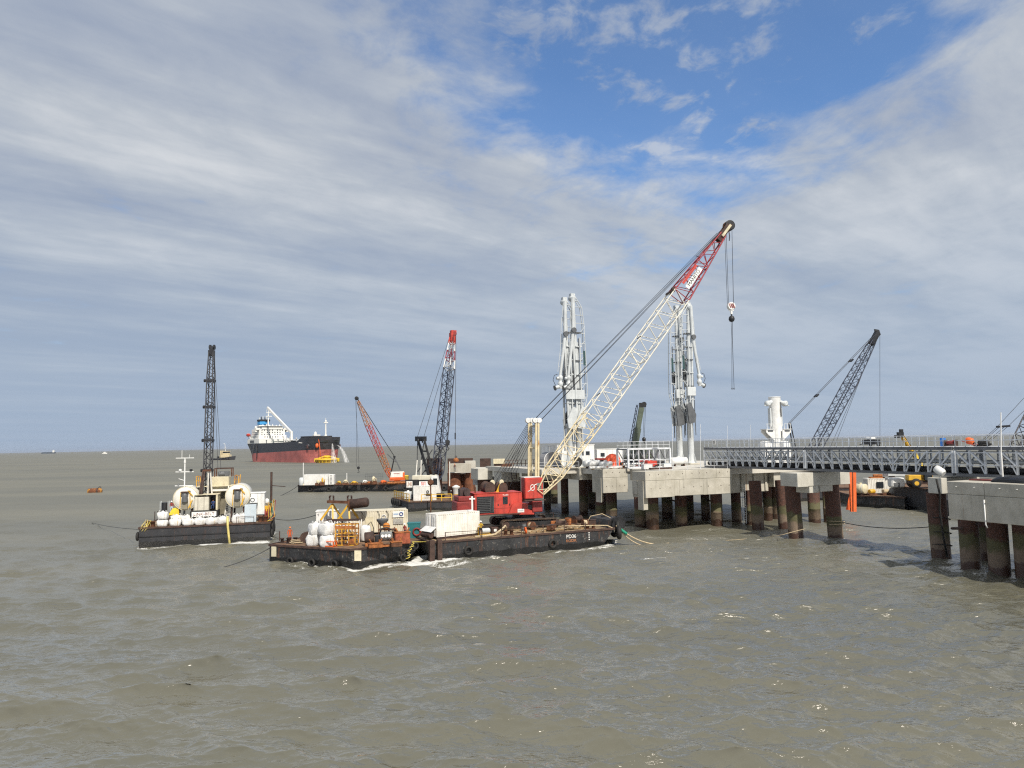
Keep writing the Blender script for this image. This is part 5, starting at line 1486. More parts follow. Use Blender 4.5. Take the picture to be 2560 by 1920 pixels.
part(d, 'drum', MB().lathe([(0.22, -0.35), (0.36, -0.2), (0.36, 0.2), (0.25, 0.4)], (0, 0, 0.55), (1, 0, 0.25), n=14), M_ORANGE)
part(d, 'frame', MB().beam((-0.7, 0.3, 0.1), (0.8, 0.3, 0.6), 0.06, 0.06).beam((-0.7, -0.3, 0.1), (0.8, -0.3, 0.6), 0.06, 0.06), M_RED)
part(d, 'wheel', MB().torus((-0.5, 0, 0.2), (0, 1, 0), 0.16, 0.05), M_RUBBER)
d = thing('hose_coil', 'heap of black hoses on the gangway right of the orange machine', 'hose', gp(2452))
for i in range(4):
    part(d, 'hose_turn', MB().torus((0.1 * math.sin(i * 2.1), 0.1 * math.cos(i * 1.7), 0.08 + 0.12 * i), (0.1 * i, 0.15, 1), 0.6 - 0.05 * i, 0.07, 18), M_RUBBER)
sg = thing('railing_sign', 'small white sign with a round mark on the left end of the gangway railing', 'sign', P(14.98, 3.5, GZ + 0.45), PROT - math.pi/2)
part(sg, 'board', MB().bev(-0.4, 0.4, -0.06, -0.03, 0, 0.62, 0.01), M_INKW)
part(sg, 'round_mark', MB().torus((0, -0.075, 0.33), (0, 1, 0), 0.17, 0.03, 14), M_INK)
fl = thing('floodlight', 'white cylindrical floodlight leaning out from the gangway by the near cap', 'lamp', P(14.55, -34.2, 9.2))
lp0, lp1 = at(2338, 1170, 73.2), at(2356, 1182, 72.6)
part(fl, 'housing', MB().lathe([(0.2, 0), (0.36, 0.05), (0.40, 0.35), (0.40, 0.8), (0.3, 1.0)], lp0, (lp1 - lp0), n=16), M_WHITE, True)
part(fl, 'stand', MB().tube((lp0 + lp1) / 2 - Vector((0, 0, 0.2)), P(14.4, -33.8, 8.6), 0.05, 8), M_GALV, True)
lpb = at(2507, 1192, 68.2); lpt = at(2502, 1031, 68.2)
lp = thing('lamp_post', 'slim white pole in front of the gangway at the right edge', 'pole', (lpb.x, lpb.y, ZD))
bar(lp, 'pole', (0, 0, 0), (0, 0, 2.6), 0.085, M_WHITE)
bar(lp, 'pole', (0, 0, 2.6), (lpt.x - lpb.x, lpt.y - lpb.y, lpt.z - ZD), 0.05, M_WHITE)
part(lp, 'base_plate', MB().bev(-0.25, 0.25, -0.25, 0.25, 0, 0.04, 0.005), M_GALV)
# black tarpaulin and red planks on the near cap
bt = thing('tarpaulin', 'crumpled black tarpaulin lying on the near concrete cap', 'tarpaulin', P(9.6, -45.0, ZD + 0.02), PROT)
rng = random.Random(9)
part(bt, 'sheet', MB().loft([[(0.9 * q * math.cos(a) * (1 + 0.2 * math.sin(4 * a)), 2.6 * q * math.sin(a), z + 0.08 * rng.random()) for a in [2 * math.pi * k_ / 24 for k_ in range(24)]] for (z, q) in ((0.0, 1), (0.22, 0.95), (0.42, 0.7), (0.5, 0.3))]), mat('black_sheet', (0.012, 0.012, 0.013), 0.45, 0, 0.3))
rp = thing('plank_stack', 'flat stack of dark red planks on the near concrete cap', 'planks', P(10.6, -41.6, ZD + 0.02), PROT)
for i in range(4):
    part(rp, 'plank', MB().box(-0.5 + 0.26 * i, -0.26 + 0.26 * i, -1.8 + 0.1 * i, 1.7 - 0.07 * i, 0, 0.14), mat('red_board', (0.19, 0.045, 0.04), 0.7, 0, 0.3, 4.0))
# ------------------------------------------------------------------ bulk bags
_bagn = [0]
def bag(label, p, rz, sx=1.0, sz=1.0, group=None):
    rng = random.Random(100 + _bagn[0]); _bagn[0] += 1
    t = thing('bulk_bag', label, 'bag', p, rz, group)
    rings = []
    for (z, q) in ((0.0, 0.86), (0.08, 0.97), (0.35, 1.04), (0.65, 1.02), (0.88, 0.97), (0.98, 0.86), (1.0, 0.45), (1.12, 0.16), (1.2, 0.10)):
        rg = []
        for k_ in range(20):
            a = 2 * math.pi * k_ / 20
            e_ = 0.42
            w_ = 1 + 0.07 * math.sin(3 * a + 5 * z + _bagn[0]) + 0.035 * math.sin(9 * a + 3 * z) + rng.uniform(-0.04, 0.04)
            rg.append((0.58 * sx * q * w_ * math.copysign(abs(math.cos(a)) ** e_, math.cos(a)), 0.58 * sx * q * w_ * math.copysign(abs(math.sin(a)) ** e_, math.sin(a)), sz * z + rng.uniform(-0.03, 0.03) * (z > 0.05)))
        rings.append(rg)
    part(t, 'sack', MB().loft(rings, smooth=True), M_BAG)
    part(t, 'side_strap', MB().path([(0.25 * sx, -0.60 * sx, 0.05), (0.24 * sx, -0.635 * sx, sz * 0.4), (0.26 * sx, -0.61 * sx, sz * 0.85)], 0.022, 5), M_ROPE if _bagn[0] % 3 else M_YEL)
    for s_ in (-1, 1):
        part(t, 'lifting_loop', MB().path([(0.42 * s_ * sx, -0.4 * sx, sz * 0.9), (0.40 * s_, -0.25, sz * 1.25), (0.36 * s_, 0.1, sz * 1.22), (0.42 * s_ * sx, 0.4 * sx, sz * 0.9)], 0.035), M_BAG)
    return t

# ------------------------------------------------------------------ barge A: work barge with the yellow cage
ZA = 2.0
ba = barge('work_barge', 'black work barge with cream plates on its side, cluttered deck and yellow cage', FA, ZA, FA_B)
for (a, b_, c_, d_) in (((680, 1366), (692, 1366), (692, 1391), (680, 1391)), ((885, 1376), (902, 1376), (902, 1402), (885, 1402))):
    L0, L1 = Vector((*FA[0], 0)), Vector((*FA[1], 0))
    if a[0] > 800:
        L0, L1 = Vector((*FA_B[1], 0)).lerp(Vector((*FA[1], 0)), 0.6), Vector((*FA_B[2], 0)).lerp(Vector((*FA[2], 0)), 0.6)
    dr = (L1 - L0).normalized(); nn = Vector((dr.y, -dr.x, 0))
    def hit(px, py):
        r_ = ray(px, py); k_ = (L0 - CAM).dot(nn) / r_.dot(nn)
        return CAM + r_ * k_ + nn * 0.09
    part(ba, 'draught_plate', MB().plate([hit(*a), hit(*b_), hit(*c_), hit(*d_)], 0.03), mat('cream_plate', (0.60, 0.55, 0.40), 0.6, 0, 0.1, 2.0, rust=0.08), True)
bollard(ba, Vector((-26.6, 84.6, ZA + 0.01))); bollard(ba, Vector((-25.6, 84.0, ZA + 0.01)), 0.7, 0.2)
bar(ba, 'railing_post', at(699, 1352, 84.4), at(699, 1328, 84.4), 0.05, M_BROWN, 'box', world=True)
for i in range(5):
    tyre_part(ba, Vector((*FA[1], 0)).lerp(Vector((*FA[2], 0)), 0.80 + 0.05 * i) + Vector((0.12, -0.2, 0.5 + 0.28 * i)), (0.6, -0.7, 0.1), 0.33, 0.11)
for i in range(3):
    tyre_part(ba, Vector((*FA[0], 0)).lerp(Vector((*FA[1], 0)), 0.28 + 0.27 * i) + Vector((-0.1, -0.15, 0.35)), (-0.45, -0.9, 0), 0.36, 0.13)
# yellow trestles with a forked beam and the brown pile hammer
tr = thing('trestle_rack', 'two yellow A-shaped trestles carrying a brown beam with forks', 'rack', Vector((-21.5, 88.5, ZA)))
D1 = 90.5
hp0, hp1 = at(831, 1258, D1), at(872, 1258, D1 - 0.6)
for c_ in (hp0, hp1):
    for (dx, dy) in ((-1.3, -0.6), (0.25, -0.7), (1.0, 0.9)):
        part(tr, 'trestle_leg', MB().beam(c_ + Vector((0, 0, -0.1)), Vector((c_.x + dx, c_.y + dy, ZA + 2.0)), 0.2, 0.2), M_YEL, True)
        part(tr, 'trestle_leg', MB().beam(Vector((c_.x + dx, c_.y + dy, ZA + 2.02)), Vector((c_.x + dx, c_.y + dy, ZA + 0.01)), 0.16, 0.16), M_BROWN, True)
part(tr, 'beam', MB().beam(at(819, 1254, D1), at(878, 1256, D1 - 0.8), 0.4, 0.32), M_RUST, True)
for (px, dd) in ((829, 0), (874, -0.7)):
    c_ = at(px, 1250, D1 + dd)
    for s_ in (-0.24, 0.24):
        part(tr, 'fork', MB().beam(c_ + Vector((s_, 0, -0.1)), c_ + Vector((s_, 0, 0.5)), 0.17, 0.2), M_BROWN, True)
        part(tr, 'fork', MB().beam(c_ + Vector((s_, -0.2, 0.45)), c_ + Vector((s_ * 0.6, 0.2, 0.5)), 0.15, 0.15), M_BROWN, True)
htk = thing('pile_hammer', 'dark brown steel cylinder lying on the trestle above the long white container', 'cylinder', at(898, 1268, 89.5))
part(htk, 'barrel', MB().lathe([(0.5, -1.15), (0.58, -1.1), (0.60, 0.9), (0.56, 1.08), (0.42, 1.2)], at(897, 1258, 89.5), (1, -0.1, 0.12), n=24), M_BROWN, True)
part(htk, 'end_ring', MB().lathe([(0.63, -1.16), (0.63, -0.98)], at(897, 1258, 89.5), (1, -0.1, 0.12), n=24), M_RUST, True)
# long container and smaller box at the back
p = at(946, 1300, 92.5)
container('long_container', 'long cream container behind the clutter on the work barge', (p.x, p.y, ZA + 0.25), R(14), 7.2, 2.44, 2.7, mat('cream_container', (0.66, 0.61, 0.48), 0.55, 0, 0.1, 1.0, rust=0.13, dirt=0.4, dirtcol=(0.32, 0.22, 0.10)))
lc = bpy.data.objects['long_container']
part(lc, 'notice_board', MB().bev(1.7, 3.1, -1.32, -1.28, 1.75, 2.5, 0.01), M_INKW)
part(lc, 'round_mark', MB().torus((2.75, -1.345, 2.15), (0, 1, 0), 0.2, 0.06, 16), mat('navy_print', (0.04, 0.08, 0.25), 0.6))
part(lc, 'print_line', MB().box(1.8, 2.4, -1.332, -1.322, 2.05, 2.25), mat('pale_blue_print', (0.35, 0.45, 0.58), 0.6))
part(lc, 'notice_board', MB().bev(1.75, 3.0, -1.32, -1.285, 0.9, 1.55, 0.01), mat('grey_notice', (0.35, 0.34, 0.31), 0.6, 0, 0.3, 4.0))
part(lc, 'side_door', MB().bev(-1.7, -0.7, -1.31, -1.275, 0.2, 1.95, 0.01), M_CREAM)
part(lc, 'vent', MB().torus((0.6, -1.3, 1.85), (0, 1, 0), 0.26, 0.05, 16), M_GALV)
for x in (-2.2, -0.2, 0.9):
    part(lc, 'cable', MB().path([(x, -1.32, 2.65), (x + 0.25, -1.36, 2.2), (x + 0.2, -1.36, 1.7)], 0.035), M_BLACK)
p = at(818, 1318, 93.5)
cabin('store_box', 'plain pale store box behind the white bags on the work barge', (p.x, p.y, ZA + 0.02), R(10), 2.6, 2.2, 2.9, M_WHITE, cat='cabin')
# steel rack and the yellow cage
rk = thing('steel_rack', 'open white and rusty steel rack behind the yellow cage', 'rack', at(850, 1350, 83.0) * 1.0)
rkp = Vector((at(850, 1350, 83).x, 83.6, ZA))
rk.location = rkp; ROOT[rk.name] = Matrix.Translation(rkp)
RW, RDp, RH = 4.1, 1.3, 2.55
for x in (-RW/2, -RW/2 + 1.3, RW/2 - 1.3, RW/2):
    for y in (0, RDp):
        bar(rk, 'upright', (x, y, 0.02), (x, y, RH), 0.055, M_WHITER, 'box')
for y in (0, RDp):
    for z in (RH, RH - 0.7, 0.9):
        bar(rk, 'rail', (-RW/2, y, z), (RW/2, y, z), 0.06 if z == RH else 0.04, M_BROWN if z == RH else M_WHITER, 'box')
    for (xa, xb) in ((-RW/2, -RW/2 + 1.3), (-RW/2 + 1.3, 0), (RW/2 - 1.3, 0), (RW/2 - 1.3, RW/2)):
        bar(rk, 'diagonal', (xa, y, RH - 0.05), (xb, y, RH - 0.68), 0.03, M_WHITER)
    bar(rk, 'diagonal', (RW/2 - 1.3, y, RH - 0.7), (RW/2, y, 0.9), 0.03, M_WHITER)
    bar(rk, 'diagonal', (RW/2, y, RH - 0.7), (RW/2 - 1.3, y, 0.9), 0.03, M_WHITER)
cg = thing('man_cage', 'rusty yellow steel cage on the work barge in front of the rack', 'cage', Vector((at(863, 1356, 81.2).x, 81.2, ZA)), R(-8))
GW, GD, GH = 2.3, 1.1, 2.35
M_CAGE = mat('rusty_yellow_paint', (0.62, 0.33, 0.03), 0.6, 0, 0.15, 2.0, rust=0.62, rustcol=(0.24, 0.085, 0.02), rustscale=2.6)
for x in (-GW/2, -GW/6, GW/6, GW/2):
    for y in (0, GD):
        bar(cg, 'upright', (x, y, 0.02), (x, y, GH), 0.05, M_CAGE, 'box')
for y in (0, GD):
    for z in (0.08, 0.55, 1.05, 1.35, 1.85, GH):
        bar(cg, 'rail', (-GW/2, y, z), (GW/2, y, z), 0.045, M_CAGE, 'box')
for x in (-GW/2, GW/2):
    for z in (0.08, 1.05, 1.85, GH):
        bar(cg, 'rail', (x, 0, z), (x, GD, z), 0.045, M_CAGE, 'box')
part(cg, 'top_band', MB().box(-GW/2 - 0.04, GW/2 + 0.04, -0.06, -0.02, 1.9, 2.2), M_RUSTO)
part(cg, 'kick_panel', MB().box(GW/6 + 0.08, GW/2 - 0.08, -0.05, -0.02, 0.2, 0.8), M_RUSTO)
part(cg, 'floor', MB().box(-GW/2, GW/2, 0.02, GD - 0.02, 0.06, 0.1), M_RUST)
for s_ in (-1, 1):
    part(cg, 'stored_bottle', MB().lathe([(0.11, 0.1), (0.12, 0.15), (0.12, 1.2), (0.05, 1.35), (0.05, 1.5)], (s_ * 0.45, 0.55, 0), n=10), M_BROWN)
# white bags on the work barge
for i, (px, py, D, s_, z0, lab) in enumerate(((783, 1356, 82.2, 1.15, 0, 'lower left white bulk bag of the pile beside the yellow cage'), (818, 1358, 81.2, 1.35, 0, 'lower right white bulk bag of the pile beside the yellow cage'),
        (789, 1330, 82.3, 1.2, 1.2, 'pointed upper left white bulk bag of the pile beside the yellow cage'), (817, 1330, 81.4, 1.25, 1.28, 'upper right white bulk bag of the pile beside the yellow cage'))):
    p = at(px, py, D)
    bag(lab, (p.x, p.y, ZA + 0.015 + z0), 0.3 * i, s_, 1.2, 'white bags on the work barge')
# drums, engines and scrap
def gear(name, label, cat, p, rz=0.0):
    return thing(name, label, cat, p, rz)
def wp(px, D, z=ZA):
    q = at(px, 1300, D)
    return Vector((q.x, q.y, z + 0.012))
d = gear('cable_spool', 'brown round cable spool near the left end of the work barge', 'spool', wp(766, 84.5))
part(d, 'flange', MB().lathe([(0.62, 0), (0.62, 0.08)], (0, -0.3, 0.63), (0.25, -1, 0), n=20), M_BROWN)
part(d, 'flange', MB().lathe([(0.62, 0), (0.62, 0.08)], (0.1, 0.3, 0.63), (0.25, -1, 0), n=20), M_BROWN)
part(d, 'core', MB().tube((0, -0.3, 0.63), (0.1, 0.3, 0.63), 0.32, 16), M_RUST)
d = gear('winch_drum', 'dark brown barrel-shaped winch drum on the work barge', 'winch', wp(931, 80.6), R(10))
part(d, 'barrel', MB().lathe([(0.55, -0.85), (0.62, -0.8), (0.62, 0.1), (0.5, 0.15)], (0, 0, 0.95), (1, 0.1, 0.05), n=20), M_BROWN)
part(d, 'cradle', MB().bev(-0.8, 0.3, -0.45, 0.45, 0.0, 0.45, 0.04), M_RUSTO)
part(d, 'gearbox', MB().bev(0.25, 0.95, -0.4, 0.4, 0.35, 1.2, 0.08), M_BLACK)
d = gear('engine_block', 'grey engine with three round white filters on the work barge', 'engine', wp(965, 80.4), R(12))
part(d, 'block', MB().bev(-0.65, 0.65, -0.4, 0.4, 0.75, 1.55, 0.1), mat('grey_engine', (0.20, 0.21, 0.21), 0.6, 0.2, 0.3))
for i in range(3):
    part(d, 'filter', MB().lathe([(0.17, 0), (0.17, 0.3), (0.12, 0.34)], (-0.4 + 0.36 * i, -0.38, 1.15), (0, -1, 0), n=14), M_INKW)
part(d, 'skid', MB().box(-0.9, 0.9, -0.5, 0.5, 0.0, 0.14).box(-0.8, -0.65, -0.4, 0.4, 0.14, 0.76).box(0.65, 0.8, -0.4, 0.4, 0.14, 0.76), M_RUSTO)
part(d, 'hose', MB().path([(-0.7, 0.1, 1.3), (-0.5, 0, 1.9), (0.1, 0.1, 2.0), (0.6, 0.2, 1.7)], 0.08), M_BLACK)
for i, (px, D, L_, lab) in enumerate(((1005, 82.2, 1.7, 'rust red steel tank box at the right end of the work barge'), (990, 79.9, 1.2, 'low rusty winch frame at the deck edge of the work barge'), (938, 79.3, 1.5, 'orange rusty chain stopper at the deck edge below the winch drum'))):
    d = gear('rusty_box', lab, 'box', wp(px, D), R(20))
    hh = (1.25, 0.5, 0.45)[i]
    part(d, 'body', MB().bev(-L_/2, L_/2, -0.45, 0.45, 0, hh, 0.06), (mat('rust_red_paint', (0.30, 0.075, 0.035), 0.8, 0, 0.35, 2.0, rust=0.3), M_RUST, M_RUSTO)[i])
    part(d, 'rim', MB().bev(-L_/2 - 0.05, L_/2 + 0.05, -0.5, 0.5, hh + 0.002, hh + 0.08, 0.01), M_RUSTO)
    for s_ in (-1, 1):
        part(d, 'horn', MB().tube((s_ * L_ * 0.3, -0.2, hh + 0.05), (s_ * L_ * 0.45, -0.25, hh + 0.5), 0.09, 8), M_RUSTO)
d = gear('white_tank', 'small white tank with hoses in front of the long container', 'tank', wp(914, 84.5))
part(d, 'shell', MB().lathe([(0.55, 0.15), (0.62, 0.3), (0.62, 1.5), (0.5, 1.8), (0.2, 1.9)], n=18), M_WHITE)
part(d, 'hose', MB().path([(0.3, -0.3, 1.9), (0.7, -0.4, 2.3), (1.0, -0.4, 1.6), (1.05, -0.4, 0.6)], 0.05), M_BLACK)
d = gear('grey_hopper', 'dark grey hopper in front of the container doors on the work barge', 'hopper', wp(956, 87.0))
part(d, 'bin', MB().lathe([(0.25, 1.5), (0.7, 2.1), (0.72, 2.3)], n=12), M_ARMD)
for a in range(4):
    bar(d, 'leg', (0.5 * math.cos(a * 1.571 + 0.7), 0.5 * math.sin(a * 1.571 + 0.7), 0), (0.5 * math.cos(a * 1.571 + 0.7), 0.5 * math.sin(a * 1.571 + 0.7), 2.0), 0.05, M_RUST)
d = gear('orange_bundle', 'round orange bundle beside the worker in the yellow helmet', 'bundle', wp(966, 83.6, ZA + 1.45))
part(d, 'roll', MB().lathe([(0.2, 0), (0.36, 0.12), (0.42, 0.4), (0.3, 0.65), (0.1, 0.75)], n=14), mat('orange_sack', (0.55, 0.20, 0.03), 0.8))
part(d, 'strap', MB().torus((0, 0, 0.4), (0, 0.2, 1), 0.42, 0.03, 16), M_BROWN)
d = gear('work_bench', 'rusty steel bench carrying the orange bundle', 'bench', wp(968, 84.0))
part(d, 'top', MB().bev(-1.0, 1.0, -0.5, 0.5, 1.36, 1.45, 0.01), M_RUST)
for (x, y) in ((-0.9, -0.4), (0.9, -0.4), (-0.9, 0.4), (0.9, 0.4)):
    bar(d, 'leg', (x, y, 0), (x, y, 1.37), 0.05, M_RUST, 'box')
d = gear('pallet_frame', 'orange steel pallet frame in front of the white bags', 'frame', wp(826, 80.6), R(-20))
for (x, y) in ((-0.6, -0.3), (0.6, -0.3), (-0.6, 0.3), (0.6, 0.3)):
    bar(d, 'leg', (x, y, 0), (x, y, 0.62), 0.05, M_ORANGE, 'box')
for z in (0.6, 0.1):
    for y in (-0.3, 0.3):
        bar(d, 'rail', (-0.65, y, z), (0.65, y, z), 0.05, M_ORANGE, 'box')
bar(d, 'handle', (-0.6, -0.3, 0.6), (-0.6, -0.3, 1.1), 0.04, M_BROWN)
d = gear('rope_heap', 'pale rope heap on the left deck of the work barge', 'rope', wp(741, 84.0))
for i in range(4):
    part(d, 'rope_turn', MB().torus((0.12 * math.sin(i * 2), 0.1 * math.cos(3 * i), 0.07 + 0.1 * i), (0.1, 0.05 * i, 1), 0.75 - 0.1 * i, 0.06, 18), M_ROPE)
# teal bin between the barges (stands on the crane barge)
d = gear('teal_bin', 'teal metal bin at the right end of the work barge beside the white container', 'bin', wp(1035, 87.2), R(5))
part(d, 'body', MB().loft([[(-0.62, -0.5, 0.0), (0.62, -0.5, 0.0), (0.62, 0.5, 0.0), (-0.62, 0.5, 0.0)], [(-0.75, -0.6, 1.7), (0.75, -0.6, 1.7), (0.75, 0.6, 1.7), (-0.75, 0.6, 1.7)]]), M_TEAL)
part(d, 'rim', MB().bev(-0.8, 0.8, -0.65, 0.65, 1.702, 1.82, 0.02), M_TEAL)
part(d, 'red_mouth', MB().torus((0.35, -0.62, 0.75), (0, 1, 0.1), 0.42, 0.1, 16), M_REDD)
# white container on the crane barge
c_l, c_r = at(1090, 1339, 84.0), at(1201, 1326, 87.8)
ang = math.atan2(c_r.y - c_l.y, c_r.x - c_l.x)
mid = (c_l + c_r) / 2 + Vector((-math.sin(ang), math.cos(ang), 0)) * 1.22
ct = container('white_container', 'white rusty-edged container with corrugated sides at the left end of the crane barge', (mid.x, mid.y, ZDD + 0.28), ang, 6.06, 2.44, 2.62, M_WHITER)
part(ct, 'skid', MB().box(-2.9, 2.9, -1.15, -0.95, -0.265, -0.002).box(-2.9, 2.9, 0.95, 1.15, -0.265, -0.002), M_BROWN)
part(ct, 'sloping_flap', MB().plate([(-3.05, -1.15, 1.15), (-3.05, 1.15, 1.15), (-3.85, 1.25, 0.65), (-3.85, -1.25, 0.65)], 0.06), M_WHITE)
part(ct, 'flap_drum', MB().tube((-3.6, -1.0, 0.25), (-3.6, 1.0, 0.25), 0.32, 12), M_BROWN)
part(ct, 'roof_light', MB().bev(1.6, 2.2, -1.0, -0.7, 2.61, 2.80, 0.03), M_WHITE)
d = gear('white_post', 'short white crossed post standing behind the white container', 'post', D_(6.6, 3.6, ZDD + 0.012))
bar(d, 'post', (0, 0, 0), (0, 0, 4.6), 0.10, M_WHITE, 'box')
bar(d, 'cross_arm', (-0.35, 0, 4.3), (0.35, 0, 4.3), 0.08, M_WHITE, 'box')
# mooring hose and deck ropes on the crane barge
d = gear('pale_hose', 'thick pale hose draped over the deck in front of the crawler track', 'hose', D_(8.8, 1.6, ZDD + 0.02))
part(d, 'hose', MB().path([D_(5.8, 0.8, ZDD + 0.12), D_(7.2, 0.8, ZDD + 0.14), D_(8.4, 1.0, ZDD + 0.2), D_(9.6, 1.5, ZDD + 0.7), D_(10.2, 2.0, ZDD + 1.0), D_(10.5, 2.4, ZDD + 0.7), D_(10.8, 3.0, ZDD + 0.15)], 0.13, 8), M_ROPE, True)
rngr = random.Random(4)
for i in range(6):
    d = gear('deck_rope', ['first', 'second', 'third', 'fourth', 'fifth', 'sixth'][i] + ' pale rope from the crane house along the barge deck', 'rope', D_(11.5 + 1.7 * i, 1.6, ZDD + 0.1))
    pts = [D_(10.8 + 1.75 * i + 0.5 * k_, 1.3 + 0.9 * math.sin(1.3 * k_ + 2 * i) + 0.25 * i * 0.6, ZDD + 0.24 + 0.05 * rngr.random()) for k_ in range(6)]
    part(d, 'strand', MB().path(pts, 0.055, 6), M_ROPE, True)
d = gear('fuel_pump', 'small yellow and grey pump on deck beside the crawler track', 'pump', D_(7.6, 2.6, ZDD + 0.012), DROT)
part(d, 'motor', MB().lathe([(0.28, -0.5), (0.32, -0.4), (0.32, 0.35), (0.26, 0.5)], (0.3, 0, 0.5), (1, 0, 0), n=14), M_ARM)
part(d, 'frame', MB().box(-0.7, 0.9, -0.35, 0.35, 0, 0.12).box(-0.7, -0.62, -0.3, 0.3, 0.12, 1.0), M_YEL)
d = gear('rusty_crate', 'dark rusty crate with a white tag on deck by the crawler track', 'crate', D_(9.2, 3.2, ZDD + 0.012), DROT)
part(d, 'box', MB().bev(-0.45, 0.45, -0.4, 0.4, 0, 0.8, 0.04), M_BROWN)
part(d, 'tag', MB().box(-0.15, 0.2, -0.42, -0.405, 0.3, 0.6), M_INKW)

# clutter along the crane barge deck
CL = [(12.8, 2.2, 'drum', 'upright blue-grey drum near the middle of the crane barge deck'), (14.2, 3.0, 'reel', 'small rusty cable reel on the crane barge in front of the track'), (16.2, 1.4, 'box', 'low dark toolbox at the near edge of the crane barge'),
      (18.2, 2.6, 'winch', 'brown deck winch right of the crawler track'), (20.2, 4.2, 'drum', 'rusty drum standing by the bow winch of the crane barge'), (21.2, 1.9, 'reel', 'dark rope reel near the bow of the crane barge'),
      (22.2, 5.6, 'winch', 'rusty bow winch on the far side of the crane barge'), (19.4, 8.6, 'box', 'brown steel box on the far edge of the crane barge'), (17.8, 10.4, 'drum', 'dark drum behind the right end of the track'), (23.0, 3.4, 'box', 'small rusty locker right at the bow of the crane barge')]
for i, (x, y, kd, lab) in enumerate(CL):
    d = gear({'drum': 'steel_drum', 'reel': 'cable_reel', 'box': 'steel_box', 'winch': 'deck_winch'}[kd], lab, {'drum': 'drum', 'reel': 'reel', 'box': 'box', 'winch': 'winch'}[kd], D_(x, y, ZDD + 0.19), DROT + 0.3 * i)
    if kd == 'drum':
        part(d, 'shell', MB().lathe([(0.29, 0), (0.29, 0.28), (0.305, 0.3), (0.29, 0.32), (0.29, 0.6), (0.305, 0.62), (0.29, 0.64), (0.29, 0.9)], n=14), (M_ARMD, M_RUSTO, M_BROWN)[i % 3])
        part(d, 'lid', MB().lathe([(0.27, 0.905), (0.27, 0.92)], n=14), M_BROWN)
    elif kd == 'reel':
        for y_ in (-0.3, 0.3):
            part(d, 'flange', MB().lathe([(0.5, -0.04), (0.5, 0.04)], (0, y_, 0.5), (0, 1, 0), n=18), M_RUST)
        part(d, 'rope', MB().lathe([(0.36, -0.25), (0.38, 0), (0.36, 0.25)], (0, 0, 0.5), (0, 1, 0), n=16), M_ROPE if i % 2 else M_BLACK)
    elif kd == 'box':
        part(d, 'body', MB().bev(-0.6, 0.6, -0.4, 0.4, 0, 0.6, 0.04), M_BROWN if i % 2 else M_RUST)
        part(d, 'lid', MB().bev(-0.63, 0.63, -0.43, 0.43, 0.605, 0.68, 0.02), M_BROWN)
    else:
        part(d, 'drum', MB().lathe([(0.5, -0.6), (0.5, -0.52), (0.32, -0.5), (0.32, 0.5), (0.5, 0.52), (0.5, 0.6)], (0, 0, 0.6), (0, 1, 0), n=16), M_BROWN)
        part(d, 'frame', MB().box(-0.7, 0.7, -0.8, -0.65, 0, 0.6).box(-0.7, 0.7, 0.65, 0.8, 0, 0.6), M_RUST)
        part(d, 'motor', MB().bev(0.2, 0.9, 0.82, 1.4, 0.1, 0.8, 0.05), M_RUSTO)
# ------------------------------------------------------------------ barge B: rig barge with the two white tanks
ZB = 2.55
bb = barge('rig_barge', 'black square barge with two white tanks, a tall dark boom and white bags', FB, ZB, hullm=M_HULLB, deckm=M_DECKS)
bx, by = Vector((math.cos(BROT), math.sin(BROT), 0)), Vector((-math.sin(BROT), math.cos(BROT), 0))
part(bb, 'hull_step', MB().beam(B(0.0, -0.03, 1.35), B(16.8, -0.03, 1.35), 0.14, 0.10), M_BLACK, True)
for i, (y, z) in enumerate(((0.6, 1.0), (1.8, 1.8), (3.2, 1.0), (4.6, 1.9), (6.0, 1.2))):
    tyre_part(bb, B(17.02, y, z), bx, 0.45, 0.17)
tyre_part(bb, B(-0.2, 0.3, 1.4), bx, 0.45, 0.17)
bollard(bb, B(1.2, 0.9, ZB + 0.012), 0.75, 0.25, M_RUST); bollard(bb, B(15.8, 0.9, ZB + 0.012), 0.85, 0.3, M_RUST)
for (x, y) in ((1.6, 1.6), (1.9, 1.8)):
    bar(bb, 'stanchion', B(x, y, ZB), B(x, y, ZB + 2.0), 0.06, M_BROWN, world=True)
for i, x in enumerate((12.3, 13.4, 14.6)):
    bar(bb, 'railing_post', B(x, 0.5, ZB), B(x, 0.5, ZB + 0.95), 0.03, M_BROWN, world=True)
bar(bb, 'handrail', B(12.3, 0.5, ZB + 0.9), B(14.6, 0.5, ZB + 0.9), 0.03, M_BROWN, world=True)
part(bb, 'yellow_strip', MB().path([B(11.15, 0.3, ZB + 1.0), B(11.2, -0.1, ZB + 0.4), B(11.25, -0.22, ZB - 0.2), B(11.4, -0.25, 1.0), B(11.55, -0.25, -0.2)], 0.16, 8), mat('yellow_hose', (0.62, 0.52, 0.18), 0.6), True)
